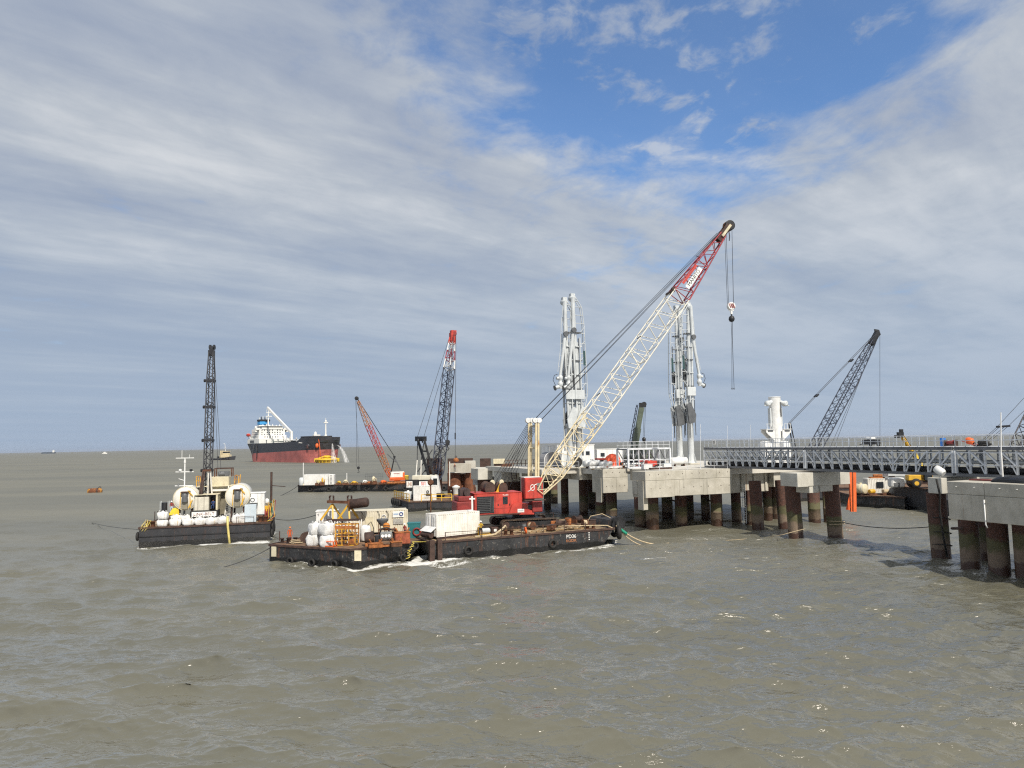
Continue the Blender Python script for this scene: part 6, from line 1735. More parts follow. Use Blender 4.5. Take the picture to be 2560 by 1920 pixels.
def rig_tank(label, x, y0, z, r, Lb):
    t = thing('pressure_tank', label, 'tank', B(x, y0, ZB), BROT, 'white tanks on the rig barge')
    prof = [(0.02, -0.32 * r), (0.6 * r, -0.24 * r), (0.9 * r, -0.08 * r), (r, 0.0), (r, Lb), (0.9 * r, Lb + 0.1 * r), (0.5 * r, Lb + 0.28 * r), (0.02, Lb + 0.32 * r)]
    zc = z - ZB
    part(t, 'shell', MB().lathe(prof, (0, 0, zc), (0, 1, 0), n=32), mat('tank_white', (0.70, 0.68, 0.61), 0.5, 0, 0.08, 1.0, rust=0.04, dirt=0.3, dirtcol=(0.42, 0.36, 0.26)))
    part(t, 'end_rim', MB().torus((0, -0.02, zc), (0, 1, 0), r, 0.05, 32, 6), M_CREAM)
    part(t, 'bell_casting', MB().lathe([(0.44, -0.1), (0.42, 0.25), (0.36, 0.8), (0.28, 1.05), (0.05, 1.12)], (0.02, -0.75, zc - 0.3), (0, 0, 1), n=14), M_ARMD)
    part(t, 'bell_cover', MB().bev(-0.5, 0.5, -1.1, -0.3, zc + 0.85, zc + 1.0, 0.03), M_BROWN)
    part(t, 'lower_duct', MB().bev(-0.4, 0.4, -0.75, -0.3, zc - 1.5, zc - 0.35, 0.08), mat('khaki_duct', (0.22, 0.20, 0.15), 0.7))
    for s_ in (-0.55, 0.62):
        part(t, 'bracket', MB().beam((s_, -0.5, zc + 0.9), (s_ * 1.15, -0.5, zc - 1.3), 0.10, 0.10), M_YEL)
    part(t, 'bracket', MB().beam((0.35, -0.55, zc + 1.15), (1.0, -0.55, zc + 0.35), 0.10, 0.12), M_YEL)
    part(t, 'bracket', MB().beam((0.45, -0.55, zc - 1.35), (0.95, -0.5, zc - 0.2), 0.14, 0.12), M_YEL)
    for (x_, y_) in ((-0.9, 0.4), (0.9, 0.4), (-0.9, Lb - 0.4), (0.9, Lb - 0.4)):
        part(t, 'support', MB().beam((x_, y_, 0.02), (x_ * 0.85, y_, zc - r * 0.6), 0.25, 0.25), M_BROWN)
    part(t, 'letter_plate', MB().box(0.42, 0.7, -0.42, -0.40, zc + 0.75, zc + 1.1), M_INK)
    for q in (0.25, 0.75):
        part(t, 'band', MB().lathe([(r + 0.012, -0.05), (r + 0.012, 0.05)], (0, Lb * q, zc), (0, 1, 0), n=32, caps=False), M_GALV)
    return t
rig_tank('white tank on the rig barge left of the boom, under the antenna mast', 5.35, 2.4, 6.15, 1.62, 4.6)
rig_tank('white tank on the rig barge right of the boom, beside the air conditioner', 12.25, 2.2, 6.25, 1.66, 4.6)
# cream machinery tower with platform and stairs
tw2 = thing('rig_tower', 'cream machinery tower with side platforms and a stair between the two tanks', 'tower', B(9.2, 5.6, ZB), BROT)
part(tw2, 'lower_body', MB().bev(-1.2, 1.2, 0.4, 2.2, 0.0, 4.2, 0.06), mat('khaki_panel', (0.20, 0.18, 0.13), 0.7, 0, 0.25, 1.2, rust=0.2))
part(tw2, 'upper_body', MB().bev(-1.4, 1.5, -0.5, 2.4, 4.21, 6.4, 0.08), M_CREAM)
part(tw2, 'platform', MB().bev(-2.8, 2.9, -1.1, 3.0, 5.0, 5.12, 0.02), M_CREAM)
part(tw2, 'lamp_row', MB().bev(-1.0, 1.4, -0.75, -0.52, 4.3, 4.6, 0.05), M_WHITE)
for x in (-2.75, -2.2, 2.3, 2.85):
    for y in (-1.05, 1.0):
        bar(tw2, 'railing_post', (x, y, 5.1), (x + (0.1 if x > 0 else -0.1), y, 6.6), 0.05, M_CAGE, 'box')
for (xa, xb) in ((-2.85, -2.3), (2.4, 2.95)):
    for z in (6.55, 5.9):
        bar(tw2, 'handrail', (xa, -1.05, z), (xb, -1.05, z), 0.04, M_CAGE)
        bar(tw2, 'handrail', (xa, -1.05, z), (xa, 1.0, z), 0.04, M_CAGE)
for x in (-0.45, 1.85):
    for y in (-0.4, 1.6):
        bar(tw2, 'gallows_post', (x, y, 6.4), (x, y, 7.6), 0.07, M_RUST, 'box')
for y in (-0.4, 1.6):
    bar(tw2, 'gallows_beam', (-0.5, y, 7.58), (1.9, y, 7.58), 0.08, M_BROWN, 'box')
part(tw2, 'motor', MB().lathe([(0.3, -0.5), (0.36, -0.4), (0.36, 0.4), (0.3, 0.5)], (0.5, -0.1, 6.8), (1, 0.2, 0), n=12).bev(0.9, 1.5, -0.4, 0.3, 6.45, 7.2, 0.05), M_ARMD)
for s_ in (-0.38, 0.38):
    bar(tw2, 'stair_stringer', (1.55 + s_, -2.6, 0.05), (1.95 + s_, -1.15, 5.1), 0.06, M_WHITER, 'box')
for i in range(17):
    q = i / 17
    bar(tw2, 'stair_tread', (1.17 + 0.4 * q, -2.6 + 1.45 * q, 0.25 + 4.9 * q), (1.93 + 0.4 * q, -2.6 + 1.45 * q, 0.25 + 4.9 * q), 0.05, M_WHITER, 'box')
# link-belt crane on the rig barge
lk = thing('boom_crane', 'cream crane with a tall dark lattice boom and white name board', 'crane', B(8.2, 2.7, ZB), BROT)
part(lk, 'crawler', MB().bev(-2.6, -1.2, -1.0, 3.6, 0.02, 0.95, 0.3).bev(1.2, 2.6, -1.0, 3.6, 0.02, 0.95, 0.3), M_BLACK)
part(lk, 'house', MB().bev(-1.6, 0.3, -1.0, 2.4, 1.85, 3.75, 0.06), mat('cream_house', (0.56, 0.53, 0.44), 0.55, 0, 0.12, 1.0, rust=0.12))
part(lk, 'house_roof', MB().bev(-1.65, 1.5, -1.05, 2.4, 4.005, 4.08, 0.02), M_CREAM)
part(lk, 'cab_frame', MB().bev(1.2, 1.45, -1.0, 2.0, 1.85, 4.0, 0.04).box(0.36, 1.2, 1.8, 2.0, 1.85, 4.0), M_CREAM)
part(lk, 'cab_interior', MB().box(0.36, 1.19, 1.0, 1.79, 1.86, 3.95), M_BLACK)
for x in (-1.15, -0.35):
    part(lk, 'door_seam', MB().box(x, x + 0.04, -1.03, -1.005, 1.95, 3.9), M_BROWN)
part(lk, 'counterweight', MB().bev(-2.1, 1.6, -1.35, -1.0, 0.95, 1.84, 0.05), M_BLACK)
sb = part(lk, 'name_board', MB().bev(-1.85, 1.35, -1.44, -1.36, 1.08, 1.72, 0.01), M_INKW)
lettering(sb, 'LINK-BELT', 0.56, (-0.25, -1.455, 1.40), (1, 0, 0), (0, 0, 1), mat('dark_red_lettering', (0.10, 0.015, 0.02), 0.6), world=False, sx=1.05)
for (x0, x1) in ((-0.75, -0.15), (-1.0, 0.4)):
    bar(lk, 'gantry_leg', (x0, -0.6, 4.0), (x0 + 0.25, 0.6, 7.5), 0.09, M_BROWN, 'box')
    bar(lk, 'gantry_leg', (x1, 1.2, 4.0), (x1 * 0.5, 0.7, 7.4), 0.08, M_WHITER, 'box')
bar(lk, 'gantry_beam', (-0.75, 0.6, 7.4), (0.3, 0.6, 7.4), 0.14, M_RUST, 'box')
lf, lt = at(517, 1262, 104.2), at(529, 882, 113.0)
dk = mat('dark_boom', (0.030, 0.030, 0.034), 0.55, 0.1, 0.3, 1.0, rust=0.12, rustcol=(0.09, 0.04, 0.025))
lattice(lk, lf, lt, [(0.0, 0.7), (0.06, 0.88), (0.22, 0.92), (0.42, 0.92), (0.64, 0.92), (0.82, 0.88), (1.0, 0.65)], 30, 0.085, 0.045, lambda q: dk, upv=(-1, 0, 0))
hd2 = part(lk, 'boom_head', MB().cbox(lt + Vector((0, 0, -0.5)), 0.8, 0.8, 0.9).cbox(lt + Vector((0, 0, 0.42)), 0.55, 0.6, 0.6), dk, True)
for s_ in (-0.3, 0.3):
    sheave(hd2, lt + Vector((s_, 0.2, 0.9)), (1, 0, 0), 0.42, 0.2, M_BLACK)
for q in (0.21, 0.40, 0.62, 0.80):
    c_ = lf.lerp(lt, q)
    part(lk, 'boom_collar', MB().cbox(c_ + Vector((0, 0, -0.18)), 1.2, 1.2, 0.36), dk, True)
    part(lk, 'pulley', MB().tube(c_ + Vector((-0.8, -0.5, 0)), c_ + Vector((-0.6, -0.5, 0)), 0.25, 10), M_BLACK, True)
for s_ in (0.85, 1.1):
    cable(lk, lt + Vector((s_ * 0.5, -0.4, 0.5)), B(7.9 + s_ * 1.6, 4.6, ZB + 7.5), 0.03)
# antenna mast
am = thing('antenna_mast', 'white cross-armed antenna mast on the rig barge', 'mast', Vector((at(461, 1225, 104).x, 104, ZB)))
mt = at(461, 1145, 104).z - ZB
bar(am, 'pole', (0, 0, 0), (0, 0, 5.0), 0.13, M_WHITE)
bar(am, 'pole', (0, 0, 5.0), (0, 0, mt), 0.10, M_WHITE)
for i, (dz, w_) in enumerate(((0.0, 1.3), (-1.97, 1.3), (-3.95, 1.35))):
    bar(am, 'cross_arm', (-w_, 0, mt + dz), (w_ * (1 if i < 2 else 0.9), 0, mt + dz), 0.06, M_WHITE, 'box')
bar(am, 'aerial', (-0.45, 0, mt), (-0.45, 0, mt + 1.1), 0.04, M_WHITE)
bar(am, 'aerial', (0.6, 0, mt), (0.68, 0, mt + 0.5), 0.035, M_WHITE)
part(am, 'radar_dome', MB().lathe([(0.08, 0), (0.24, 0.1), (0.2, 0.28), (0.05, 0.36)], (-0.65, 0, mt - 1.92), n=12), M_WHITE)
part(am, 'lamp', MB().box(0.75, 1.05, -0.15, 0.15, mt - 1.92, mt - 1.6), M_BLACK)
part(am, 'horn', MB().tube((-0.85, 0, mt - 2.95), (-0.1, 0, mt - 3.2), 0.05, 8), M_WHITE)
part(am, 'bell', MB().lathe([(0.16, 0), (0.1, 0.2), (0.03, 0.3)], (-0.85, 0, mt - 3.9), n=10), M_ARMD)
part(am, 'collar', MB().lathe([(0.12, 0), (0.17, 0.1), (0.12, 0.45)], (0, 0, mt - 0.75), n=12), M_WHITE)
# bags along the front edge
ordn = ['first', 'second', 'third', 'fourth', 'fifth', 'sixth']
xs = (2.75, 4.35, 6.0, 7.45, 8.9, 10.4)
for i, x in enumerate(xs):
    bag('white bulk bag in the front row on the rig barge, %s from the left' % ordn[i], B(x, 0.95 + 0.1 * (i % 2), ZB + 0.015), BROT + 0.1 * i, 1.2 + 0.06 * (i % 3), 0.86 + 0.05 * (i % 2), 'white bags on the rig barge')
bag('white bulk bag stacked on the leftmost bag of the rig barge', B(2.75, 1.0, ZB + 0.98), BROT, 1.15, 0.95, 'white bags on the rig barge')
bag('slumped white bag behind the front row on the rig barge, second bag up', B(4.3, 2.0, ZB + 0.42), BROT + 0.4, 1.35, 0.9, 'white bags on the rig barge')
bag('slumped white bag behind the front row, in front of the left tank', B(5.7, 2.1, ZB + 0.38), BROT + 0.2, 1.35, 0.85, 'white bags on the rig barge')
bag('white bag beside the stair foot at the right of the rig barge', B(12.3, 1.3, ZB + 0.015), BROT, 1.1, 1.1, 'white bags on the rig barge')
bag('white bag half hidden behind the pale blue sheet on the rig barge', B(13.3, 1.5, ZB + 0.015), BROT + 0.3, 1.25, 1.25, 'white bags on the rig barge')
# white locker with air conditioner, pale blue sheet, pole
lkr = cabin('locker_cabin', 'white cabin with an air conditioner beside the right tank of the rig barge', B(14.95, 3.2, ZB + 0.9), BROT, 1.9, 2.2, 3.2, M_WHITE)
part(lkr, 'legs', MB().box(-0.9, -0.75, -1.0, -0.85, -0.88, 0).box(0.75, 0.9, -1.0, -0.85, -0.88, 0).box(-0.9, -0.75, 0.85, 1.0, -0.88, 0).box(0.75, 0.9, 0.85, 1.0, -0.88, 0), M_BROWN)
part(lkr, 'air_conditioner', MB().bev(-1.0, 0.05, -1.55, -1.2, 1.75, 2.6, 0.04), M_WHITE)
part(lkr, 'fan_ring', MB().torus((-0.65, -1.57, 2.2), (0, 1, 0), 0.26, 0.05, 16), M_ARMD)
part(lkr, 'vent_box', MB().bev(-0.95, 0.0, -1.5, -1.22, 1.3, 1.72, 0.02), M_ARMD)
ps = thing('pale_sheet', 'pale blue sheet-metal cabinet on the front right deck of the rig barge', 'cabinet', B(14.1, 1.1, ZB + 0.015), BROT)
part(ps, 'body', MB().bev(-0.78, 0.78, -0.4, 0.4, 0.05, 2.5, 0.04), M_LBLUE)
part(ps, 'door_seam', MB().box(-0.02, 0.02, -0.42, -0.402, 0.15, 2.4), M_ARM)
part(ps, 'feet', MB().box(-0.75, -0.6, -0.4, 0.4, 0, 0.05).box(0.6, 0.75, -0.4, 0.4, 0, 0.05), M_BROWN)
pp = Vector((at(678, 1250, 108).x, 108, ZB))
rp_ = thing('rusty_pole', 'tall dark rusty pole with a side arm at the right end of the rig barge', 'pole', pp)
zt_ = at(678, 1180, 108).z - ZB
bar(rp_, 'pole', (0, 0, 0), (0, 0, zt_), 0.17, M_BROWN)
bar(rp_, 'arm', (0.1, 0, zt_ - 2.0), (2.1, 0, zt_ - 2.2), 0.06, M_BROWN)
part(rp_, 'white_cap', MB().lathe([(0.05, 0.75), (0.3, 0.6), (0.34, 0.3), (0.3, 0)], (-0.5, -0.4, zt_ - 4.6), n=14), M_WHITE)
bl = thing('coil_frame', 'black coil in a wire frame behind the leftmost bags of the rig barge', 'frame', B(2.6, 2.8, ZB + 1.6), BROT)
part(bl, 'coil', MB().lathe([(0.42, 0.1), (0.42, 1.5)], n=16), M_BLACK)
for (x, y) in ((-0.5, -0.45), (0.5, -0.45), (-0.5, 0.45), (0.5, 0.45)):
    bar(bl, 'upright', (x, y, -1.58), (x, y, 1.7), 0.04, M_ARM)
part(bl, 'base', MB().bev(-0.55, 0.55, -0.5, 0.5, -0.05, 0.08, 0.01), M_RUST)
yb = thing('yellow_machine', 'yellow machine hood behind the bags at the left of the rig barge', 'machine', B(3.85, 2.9, ZB + 0.012), BROT)
part(yb, 'hood', MB().plate([(-0.7, -0.3, 1.3), (0.7, -0.4, 1.3), (0.6, -0.2, 2.4), (-0.2, -0.1, 2.2)], 0.3), M_YELB)
part(yb, 'chassis', MB().bev(-0.8, 0.9, -0.4, 0.6, 0.0, 1.3, 0.05), M_BROWN)
rop = thing('rope_coil', 'yellow rope bundle hung over the left front corner of the rig barge', 'rope', B(0.6, 0.7, ZB + 0.012))
rr_ = random.Random(12)
for i in range(8):
    j = lambda s_: rr_.uniform(-s_, s_)
    part(rop, 'rope_turn', MB().path([B(0.15 + 0.12 * i, -0.16, ZB - 0.3 + j(0.25)), B(0.25 + 0.12 * i + j(0.1), 0.15, ZB + 0.3 + j(0.15)), B(0.55 + 0.1 * i + j(0.2), 0.6, ZB + 0.8 + j(0.3)), B(0.9 + 0.1 * i, 1.0, ZB + 0.5 + j(0.2)), B(1.0 + 0.08 * i, 1.0 + j(0.2), ZB + 0.05)], 0.032), M_ROPEY if i % 3 else M_ROPE, True)
yh = thing('hose_bundle', 'yellow and red hoses hanging at the right end of the rig barge', 'hose', B(17.6, 1.8, ZB + 0.012))
for i in range(10):
    j = lambda s_: rr_.uniform(-s_, s_)
    part(yh, 'hose', MB().path([B(16.0 + 0.11 * i, 3.0 + j(0.4), ZB + 2.4 + j(0.4)), B(16.4 + 0.1 * i + j(0.15), 2.2, ZB + 2.6 + j(0.5)), B(16.7 + 0.06 * i + j(0.2), 1.5, ZB + 1.5 + j(0.3)), B(16.6 + 0.08 * i + j(0.2), 1.0, ZB + 0.5 + j(0.3)), B(16.0 + 0.06 * i, 0.8 + j(0.4), ZB + 0.07)], 0.045), [M_YEL, M_ROPEY, M_REDD, M_YEL, M_BROWN, M_ROPE, M_GREENS, M_BROWN, M_YEL, M_REDD][i], True)
hy = thing('yellow_cabinet', 'yellow cabinet with a red bottle rack at the right end of the rig barge', 'cabinet', B(16.3, 3.0, ZB + 0.012), BROT)
part(hy, 'body', MB().bev(-0.45, 0.35, -0.4, 0.4, 0.0, 2.1, 0.04), M_YEL)
for i in range(3):
    part(hy, 'bottle', MB().lathe([(0.14, 0), (0.15, 1.3), (0.06, 1.5), (0.06, 1.65)], (-0.3 + 0.32 * i, -0.62, 0.0), n=10), M_REDD if i < 2 else M_GREENS)
# ------------------------------------------------------------------ barge C far left with the small orange crane
ZC = 2.0
bc = barge('far_barge', 'low dark barge in the distance with white tanks and an orange boom crane', FC, ZC, deckm=M_DECKR)
def cpnt(px, D=210.0, z=ZC):
    q = at(px, 1200, D)
    return Vector((q.x, q.y, z + 0.012))
for i in range(8):
    p = Vector((*FC[0], 0)).lerp(Vector((*FC[1], 0)), 0.08 + 0.12 * i)
    tyre_part(bc, p + Vector((0, -0.25, 0.75)), (0, 1, 0), 0.5, 0.2)
bollard(bc, cpnt(752, 211.5), 0.8, 0.25)
container('white_tank_container', 'wide white container box at the left end of the far barge', cpnt(793, 212), R(2), 7.0, 2.6, 3.1, M_WHITE)
wt = thing('ladder_tank', 'white tank with a ladder right of the container on the far barge', 'tank', cpnt(830, 211.5))
part(wt, 'shell', MB().bev(-0.75, 0.75, -1.0, 1.0, 0, 3.0, 0.12), M_WHITE)
for z in range(7):
    bar(wt, 'rung', (-0.3, -1.08, 0.4 + 0.38 * z), (0.3, -1.08, 0.4 + 0.38 * z), 0.035, M_ARMD)
gt_ = thing('grey_cylinder', 'pale grey upright tank at the extreme left end of the far barge', 'tank', cpnt(754, 211))
part(gt_, 'shell', MB().lathe([(0.65, 0), (0.72, 0.1), (0.72, 1.9), (0.5, 2.2), (0.1, 2.3)], n=18), M_ARM)
part(gt_, 'hatch', MB().lathe([(0.2, 2.25), (0.2, 2.4)], n=10), M_ARMD)
for (px, h, lab) in ((758, 6.5, 'thin white pole above the left end of the far barge'), (867, 3.3, 'white mast amid the clutter of the far barge')):
    m_ = thing('white_mast', lab, 'mast', cpnt(px, 211))
    bar(m_, 'pole', (0, 0, 0), (0, 0, h), 0.12, M_WHITE)
    part(m_, 'foot', MB().lathe([(0.5, 0), (0.4, 0.4), (0.15, 0.9)], n=12), M_CREAM)
rngc = random.Random(21)
FARLAB = ['yellow and white valve stand left of the mast on the far barge', 'small cream engine under the mast on the far barge', 'low yellow pump right of the mast on the far barge', 'pale crate in the middle of the far barge', 'cream mushroom vent near the orange crane on the far barge', 'orange pipe rack beside the orange crane', 'low rusty winch on the far barge left of the vent', 'yellow hose reel in front of the white container on the far barge', 'yellow upright frame in front of the white container on the far barge']
for i, (px, w_, h_, m_) in enumerate(((848, 1.4, 1.2, M_YEL), (864, 1.8, 1.5, M_CREAM), (885, 2.2, 1.1, M_YEL), (912, 2.0, 1.3, M_WHITER), (934, 1.6, 2.3, M_CREAM), (958, 2.4, 1.2, M_ORANGE), (922, 1.6, 0.9, M_RUSTO), (795, 1.5, 1.6, M_CREAM), (806, 0.9, 2.2, M_YEL))):
    t = thing('deck_machine', FARLAB[i], 'machine', cpnt(px, 209.0 - 0.3 * (i % 3)), 0.2 * i)
    part(t, 'base', MB().bev(-w_/2, w_/2, -0.6, 0.6, 0, h_ * 0.45, 0.06), M_RUST)
    part(t, 'body', MB().lathe([(0.3 * w_, 0), (0.34 * w_, 0.1), (0.3 * w_, h_ * 0.4), (0.12 * w_, h_ * 0.55)], (0, 0, h_ * 0.451), n=12), m_)
    part(t, 'pipe', MB().path([(-w_/2, -0.5, h_ * 0.3), (-w_/4, -0.7, h_ * 0.8), (w_/3, -0.6, h_ * 0.7), (w_/2, -0.5, h_ * 0.2)], 0.09), m_)
cf = thing('mesh_panel', 'thin grey mesh fence panel on the far barge', 'fence', cpnt(935, 214))
for i in range(10):
    bar(cf, 'wire', (-2.6 + 0.58 * i, 0, 0), (-2.6 + 0.58 * i, 0, 2.9), 0.035, M_ARMD)
for i in range(4):
    bar(cf, 'wire', (-2.6, 0, 0.6 + 0.75 * i), (2.62, 0, 0.6 + 0.75 * i), 0.03, M_ARMD)
cc = thing('small_crane', 'small white and orange crane with a red lattice boom on the far barge', 'crane', cpnt(993, 209.5), R(8))
part(cc, 'crawler', MB().bev(-2.9, 2.9, -1.9, -1.0, 0.02, 0.75, 0.25).bev(-2.9, 2.9, 1.0, 1.9, 0.02, 0.75, 0.25), M_RUSTO)
part(cc, 'bed', MB().bev(-2.2, 2.6, -1.2, 1.2, 1.0, 1.6, 0.06).lathe([(0.9, 0.6), (0.9, 1.0)], n=16), M_ORANGE)
part(cc, 'house', MB().bev(-2.0, 2.0, -1.3, 1.3, 1.61, 3.5, 0.1), M_WHITER)
part(cc, 'skirt', MB().bev(-2.1, 2.1, -1.36, 1.36, 1.45, 1.98, 0.05), M_ORANGE)
part(cc, 'cab_panel', MB().bev(1.6, 2.15, -1.36, -0.3, 2.0, 3.3, 0.05), M_ORANGE)
part(cc, 'print', MB().box(-1.0, 0.7, -1.325, -1.305, 2.9, 3.05), M_REDD)
part(cc, 'counterweight', MB().bev(2.05, 3.3, -1.2, 1.2, 1.0, 2.4, 0.2), M_YELB)
for i in range(5):
    part(cc, 'stripe', MB().plate([(2.15 + 0.24 * i, -1.22, 1.1), (2.27 + 0.24 * i, -1.22, 1.1), (2.40 + 0.24 * i, -1.22, 2.3), (2.28 + 0.24 * i, -1.22, 2.3)], 0.03), M_BLACK)
f0, f1 = at(977, 1193, 208.8), at(893, 998, 200)
def cm(q):
    if q < 0.12: return M_ORANGE
    if q < 0.30: return mat('rusty_orange_boom', (0.40, 0.16, 0.06), 0.6, 0, 0.2, rust=0.2)
    if q < 0.68: return mat('pinkish_red_boom', (0.48, 0.075, 0.07), 0.6, 0, 0.15)
    return mat('orange_cream_boom', (0.50, 0.26, 0.15), 0.6, 0, 0.2)
lattice(cc, f0, f1, [(0.0, 0.7), (0.10, 1.25), (0.30, 1.35), (0.68, 1.3), (0.98, 0.5)], 30, 0.10, 0.055, cm)
sheave(cc, f1 + Vector((-0.15, 0, 0.25)), (0.1, -1, 0), 0.55, 0.5, M_BLACK)
g0 = at(986, 1142, 208.5)
for s_ in (-0.6, 0.6):
    bar(cc, 'gantry_leg', at(976, 1190, 208.5) + Vector((0, s_, 0)), g0 + Vector((0, s_ * 0.5, 0)), 0.11, M_BLACK, world=True)
    bar(cc, 'gantry_leg', at(1001, 1174, 208.5) + Vector((0, s_, 0)), g0 + Vector((0, s_ * 0.5, 0)), 0.11, M_ARMD, world=True)
sheave(cc, g0, (0, 1, 0), 0.3, 1.0, M_BLACK)
for s_ in (-0.3, 0.3):
    cable(cc, g0 + Vector((0, s_, 0.1)), f1 + Vector((0.1, s_, 0.1)), 0.05)
    cable(cc, f1 + Vector((-0.5 * (s_ > 0) - 0.05, s_, 0)), at(894 + 6 * (s_ > 0), 1168, 200) + Vector((-0.3, s_, 0)), 0.035)
part(cc, 'spreader', MB().beam(at(968, 1135, 208.4), at(989, 1155, 208.4), 0.3, 0.25), M_ARMD, True)
hk = thing('small_hook', 'small dark hook block hanging from the red-boomed crane over the far barge', 'hook block', at(896, 1175, 200))
part(hk, 'block', MB().lathe([(0.3, -0.2), (0.4, -0.1), (0.4, 0.1), (0.3, 0.2)], (0, 0, 0.6), (0, 1, 0), n=14), M_BLACK)
part(hk, 'hook', MB().path([(0, 0, 0.3), (0, 0, -0.2), (0.25, 0, -0.5), (0.05, 0, -0.8), (-0.25, 0, -0.6)], 0.08), M_BLACK)

# ------------------------------------------------------------------ barge E with the blue-black boom crane
ZE = 1.9
be = barge('railed_barge', 'dark barge with yellow railings and tyre fenders behind the work barge', FE, ZE, hullm=M_HULLB)
def ep(px, D, z=ZE):
    q = at(px, 1200, D)
    return Vector((q.x, q.y, z + 0.012))
e0, e1, e2 = Vector((*FE[0], ZE)), Vector((*FE[1], ZE)), Vector((*FE[2], ZE))
def railing(t, a, b_, n, h, m_, r=0.06):
    for i in range(n + 1):
        p = a.lerp(b_, i / n)
        bar(t, 'railing_post', p, p + Vector((0, 0, h)), r, m_, 'box', world=True)
    for q in (1.0, 0.5):
        bar(t, 'handrail', a + Vector((0, 0, h * q)), b_ + Vector((0, 0, h * q)), r, m_, 'box', world=True)
M_RAILY = mat('railing_yellow', (0.70, 0.42, 0.03), 0.5, 0, 0.12, 1.5, rust=0.12)
railing(be, e0 + Vector((0.4, 0.3, 0)), e1 + Vector((0.1, 0.4, 0)), 6, 1.5, M_RAILY)
railing(be, e1.lerp(e2, 0.10) + Vector((0, 0.4, 0)), e1.lerp(e2, 0.34) + Vector((0, 0.4, 0)), 3, 1.35, M_RAILY)
railing(be, e1.lerp(e2, 0.40) + Vector((0, 0.4, 0)), e1.lerp(e2, 0.52) + Vector((0, 0.4, 0)), 2, 1.35, M_RAILY)
for i in range(4):
    tyre_part(be, e0.lerp(e1, 0.12 + 0.14 * i) + Vector((-0.3, -0.15, -0.6)), (-0.9, -0.4, 0), 0.5, 0.2)
lc_ = container('generator_house', 'white generator container with a round mark on the railed barge', ep(1062, 147.5), R(7), 4.6, 2.6, 2.9, M_WHITE)
part(lc_, 'round_mark', MB().torus((0.55, -1.38, 1.75), (0, 1, 0), 0.22, 0.06, 14), M_INK)
part(lc_, 'dark_panel', MB().box(0.2, 1.4, -1.37, -1.335, 0.95, 1.35), M_BROWN)
part(lc_, 'box_sign', MB().bev(1.5, 2.3, -1.5, -1.36, 0.0, 0.75, 0.03), M_WHITE)
eb = thing('white_tote', 'pale tote tank at the prow of the railed barge', 'tank', ep(1020, 148.5))
part(eb, 'body', MB().bev(-0.8, 0.8, -0.7, 0.7, 0.1, 1.7, 0.15), M_ARM)
part(eb, 'cap', MB().lathe([(0.25, 1.7), (0.25, 1.9), (0.1, 1.95)], n=10), M_WHITE)
wm = thing('white_vent', 'white mushroom-topped tank right of the worker on the railed barge', 'tank', ep(1140, 147.5))
part(wm, 'shell', MB().lathe([(0.55, 0), (0.62, 2.2), (0.8, 2.4), (0.8, 2.6), (0.2, 2.9)], n=16), M_WHITE)
part(wm, 'band', MB().lathe([(0.64, 1.0), (0.64, 1.1)], n=16, caps=False), M_YEL)
rp2 = thing('rusty_post', 'thin rusty post with a brown disc in front of the white generator container', 'post', Vector((at(1077, 1280, 141.5).x, 141.5, 0.2)))
bar(rp2, 'post', (0, 0, -1.2), (0, 0, at(1077, 1212, 141.5).z - 0.2), 0.12, M_RUST)
part(rp2, 'disc', MB().lathe([(0.2, -0.3), (0.55, -0.2), (0.62, 0.1), (0.4, 0.3)], (0, 0, at(1077, 1206, 141.5).z - 0.2), (0.2, -1, 0.1), n=14), M_RUST)
ec = thing('lattice_crane', 'white crane with a black A-frame and a blue-black boom tipped red and white', 'crane', ep(1070, 153), R(60))
EP = Vector(ec.location)
def Ex(px, py, D):
    return at(px, py, D)
part(ec, 'crawler', MB().bev(-3.2, 3.2, -2.3, -1.2, 0.02, 0.9, 0.3).bev(-3.2, 3.2, 1.2, 2.3, 0.02, 0.9, 0.3), M_BLACK)
hs = MB()
for (x0, x1, y0, y1, D0, D1) in ((1030, 1090, 1188, 1232, 150.5, 155),):
    a, b_ = Ex(x0, y1, D0), Ex(x1, y0, D0)
    hs.bev(a.x, b_.x, D0, D1, ZE + 1.2, b_.z, 0.1)
part(ec, 'house', hs, mat('cream_white_house', (0.64, 0.60, 0.48), 0.55, 0, 0.12, 1.0, rust=0.15), True)
a = Ex(1078, 1232, 150.0); b_ = Ex(1101, 1189, 150.0)
cabp = part(ec, 'cab', MB().loft([[(a.x, 149.6, ZE + 1.2), (b_.x, 149.6, ZE + 1.2), (b_.x, 152, ZE + 1.2), (a.x, 152, ZE + 1.2)], [(a.x, 149.6, b_.z), (b_.x - 0.6, 149.6, b_.z), (b_.x - 0.6, 152, b_.z), (a.x, 152, b_.z)]]), M_WHITE, True)
c0 = Ex(1083, 1212, 149.55); c1 = Ex(1093, 1196, 149.55)
part(cabp, 'window', MB().box(c0.x, c1.x, 149.52, 149.58, c0.z, c1.z), M_GLASS, True)
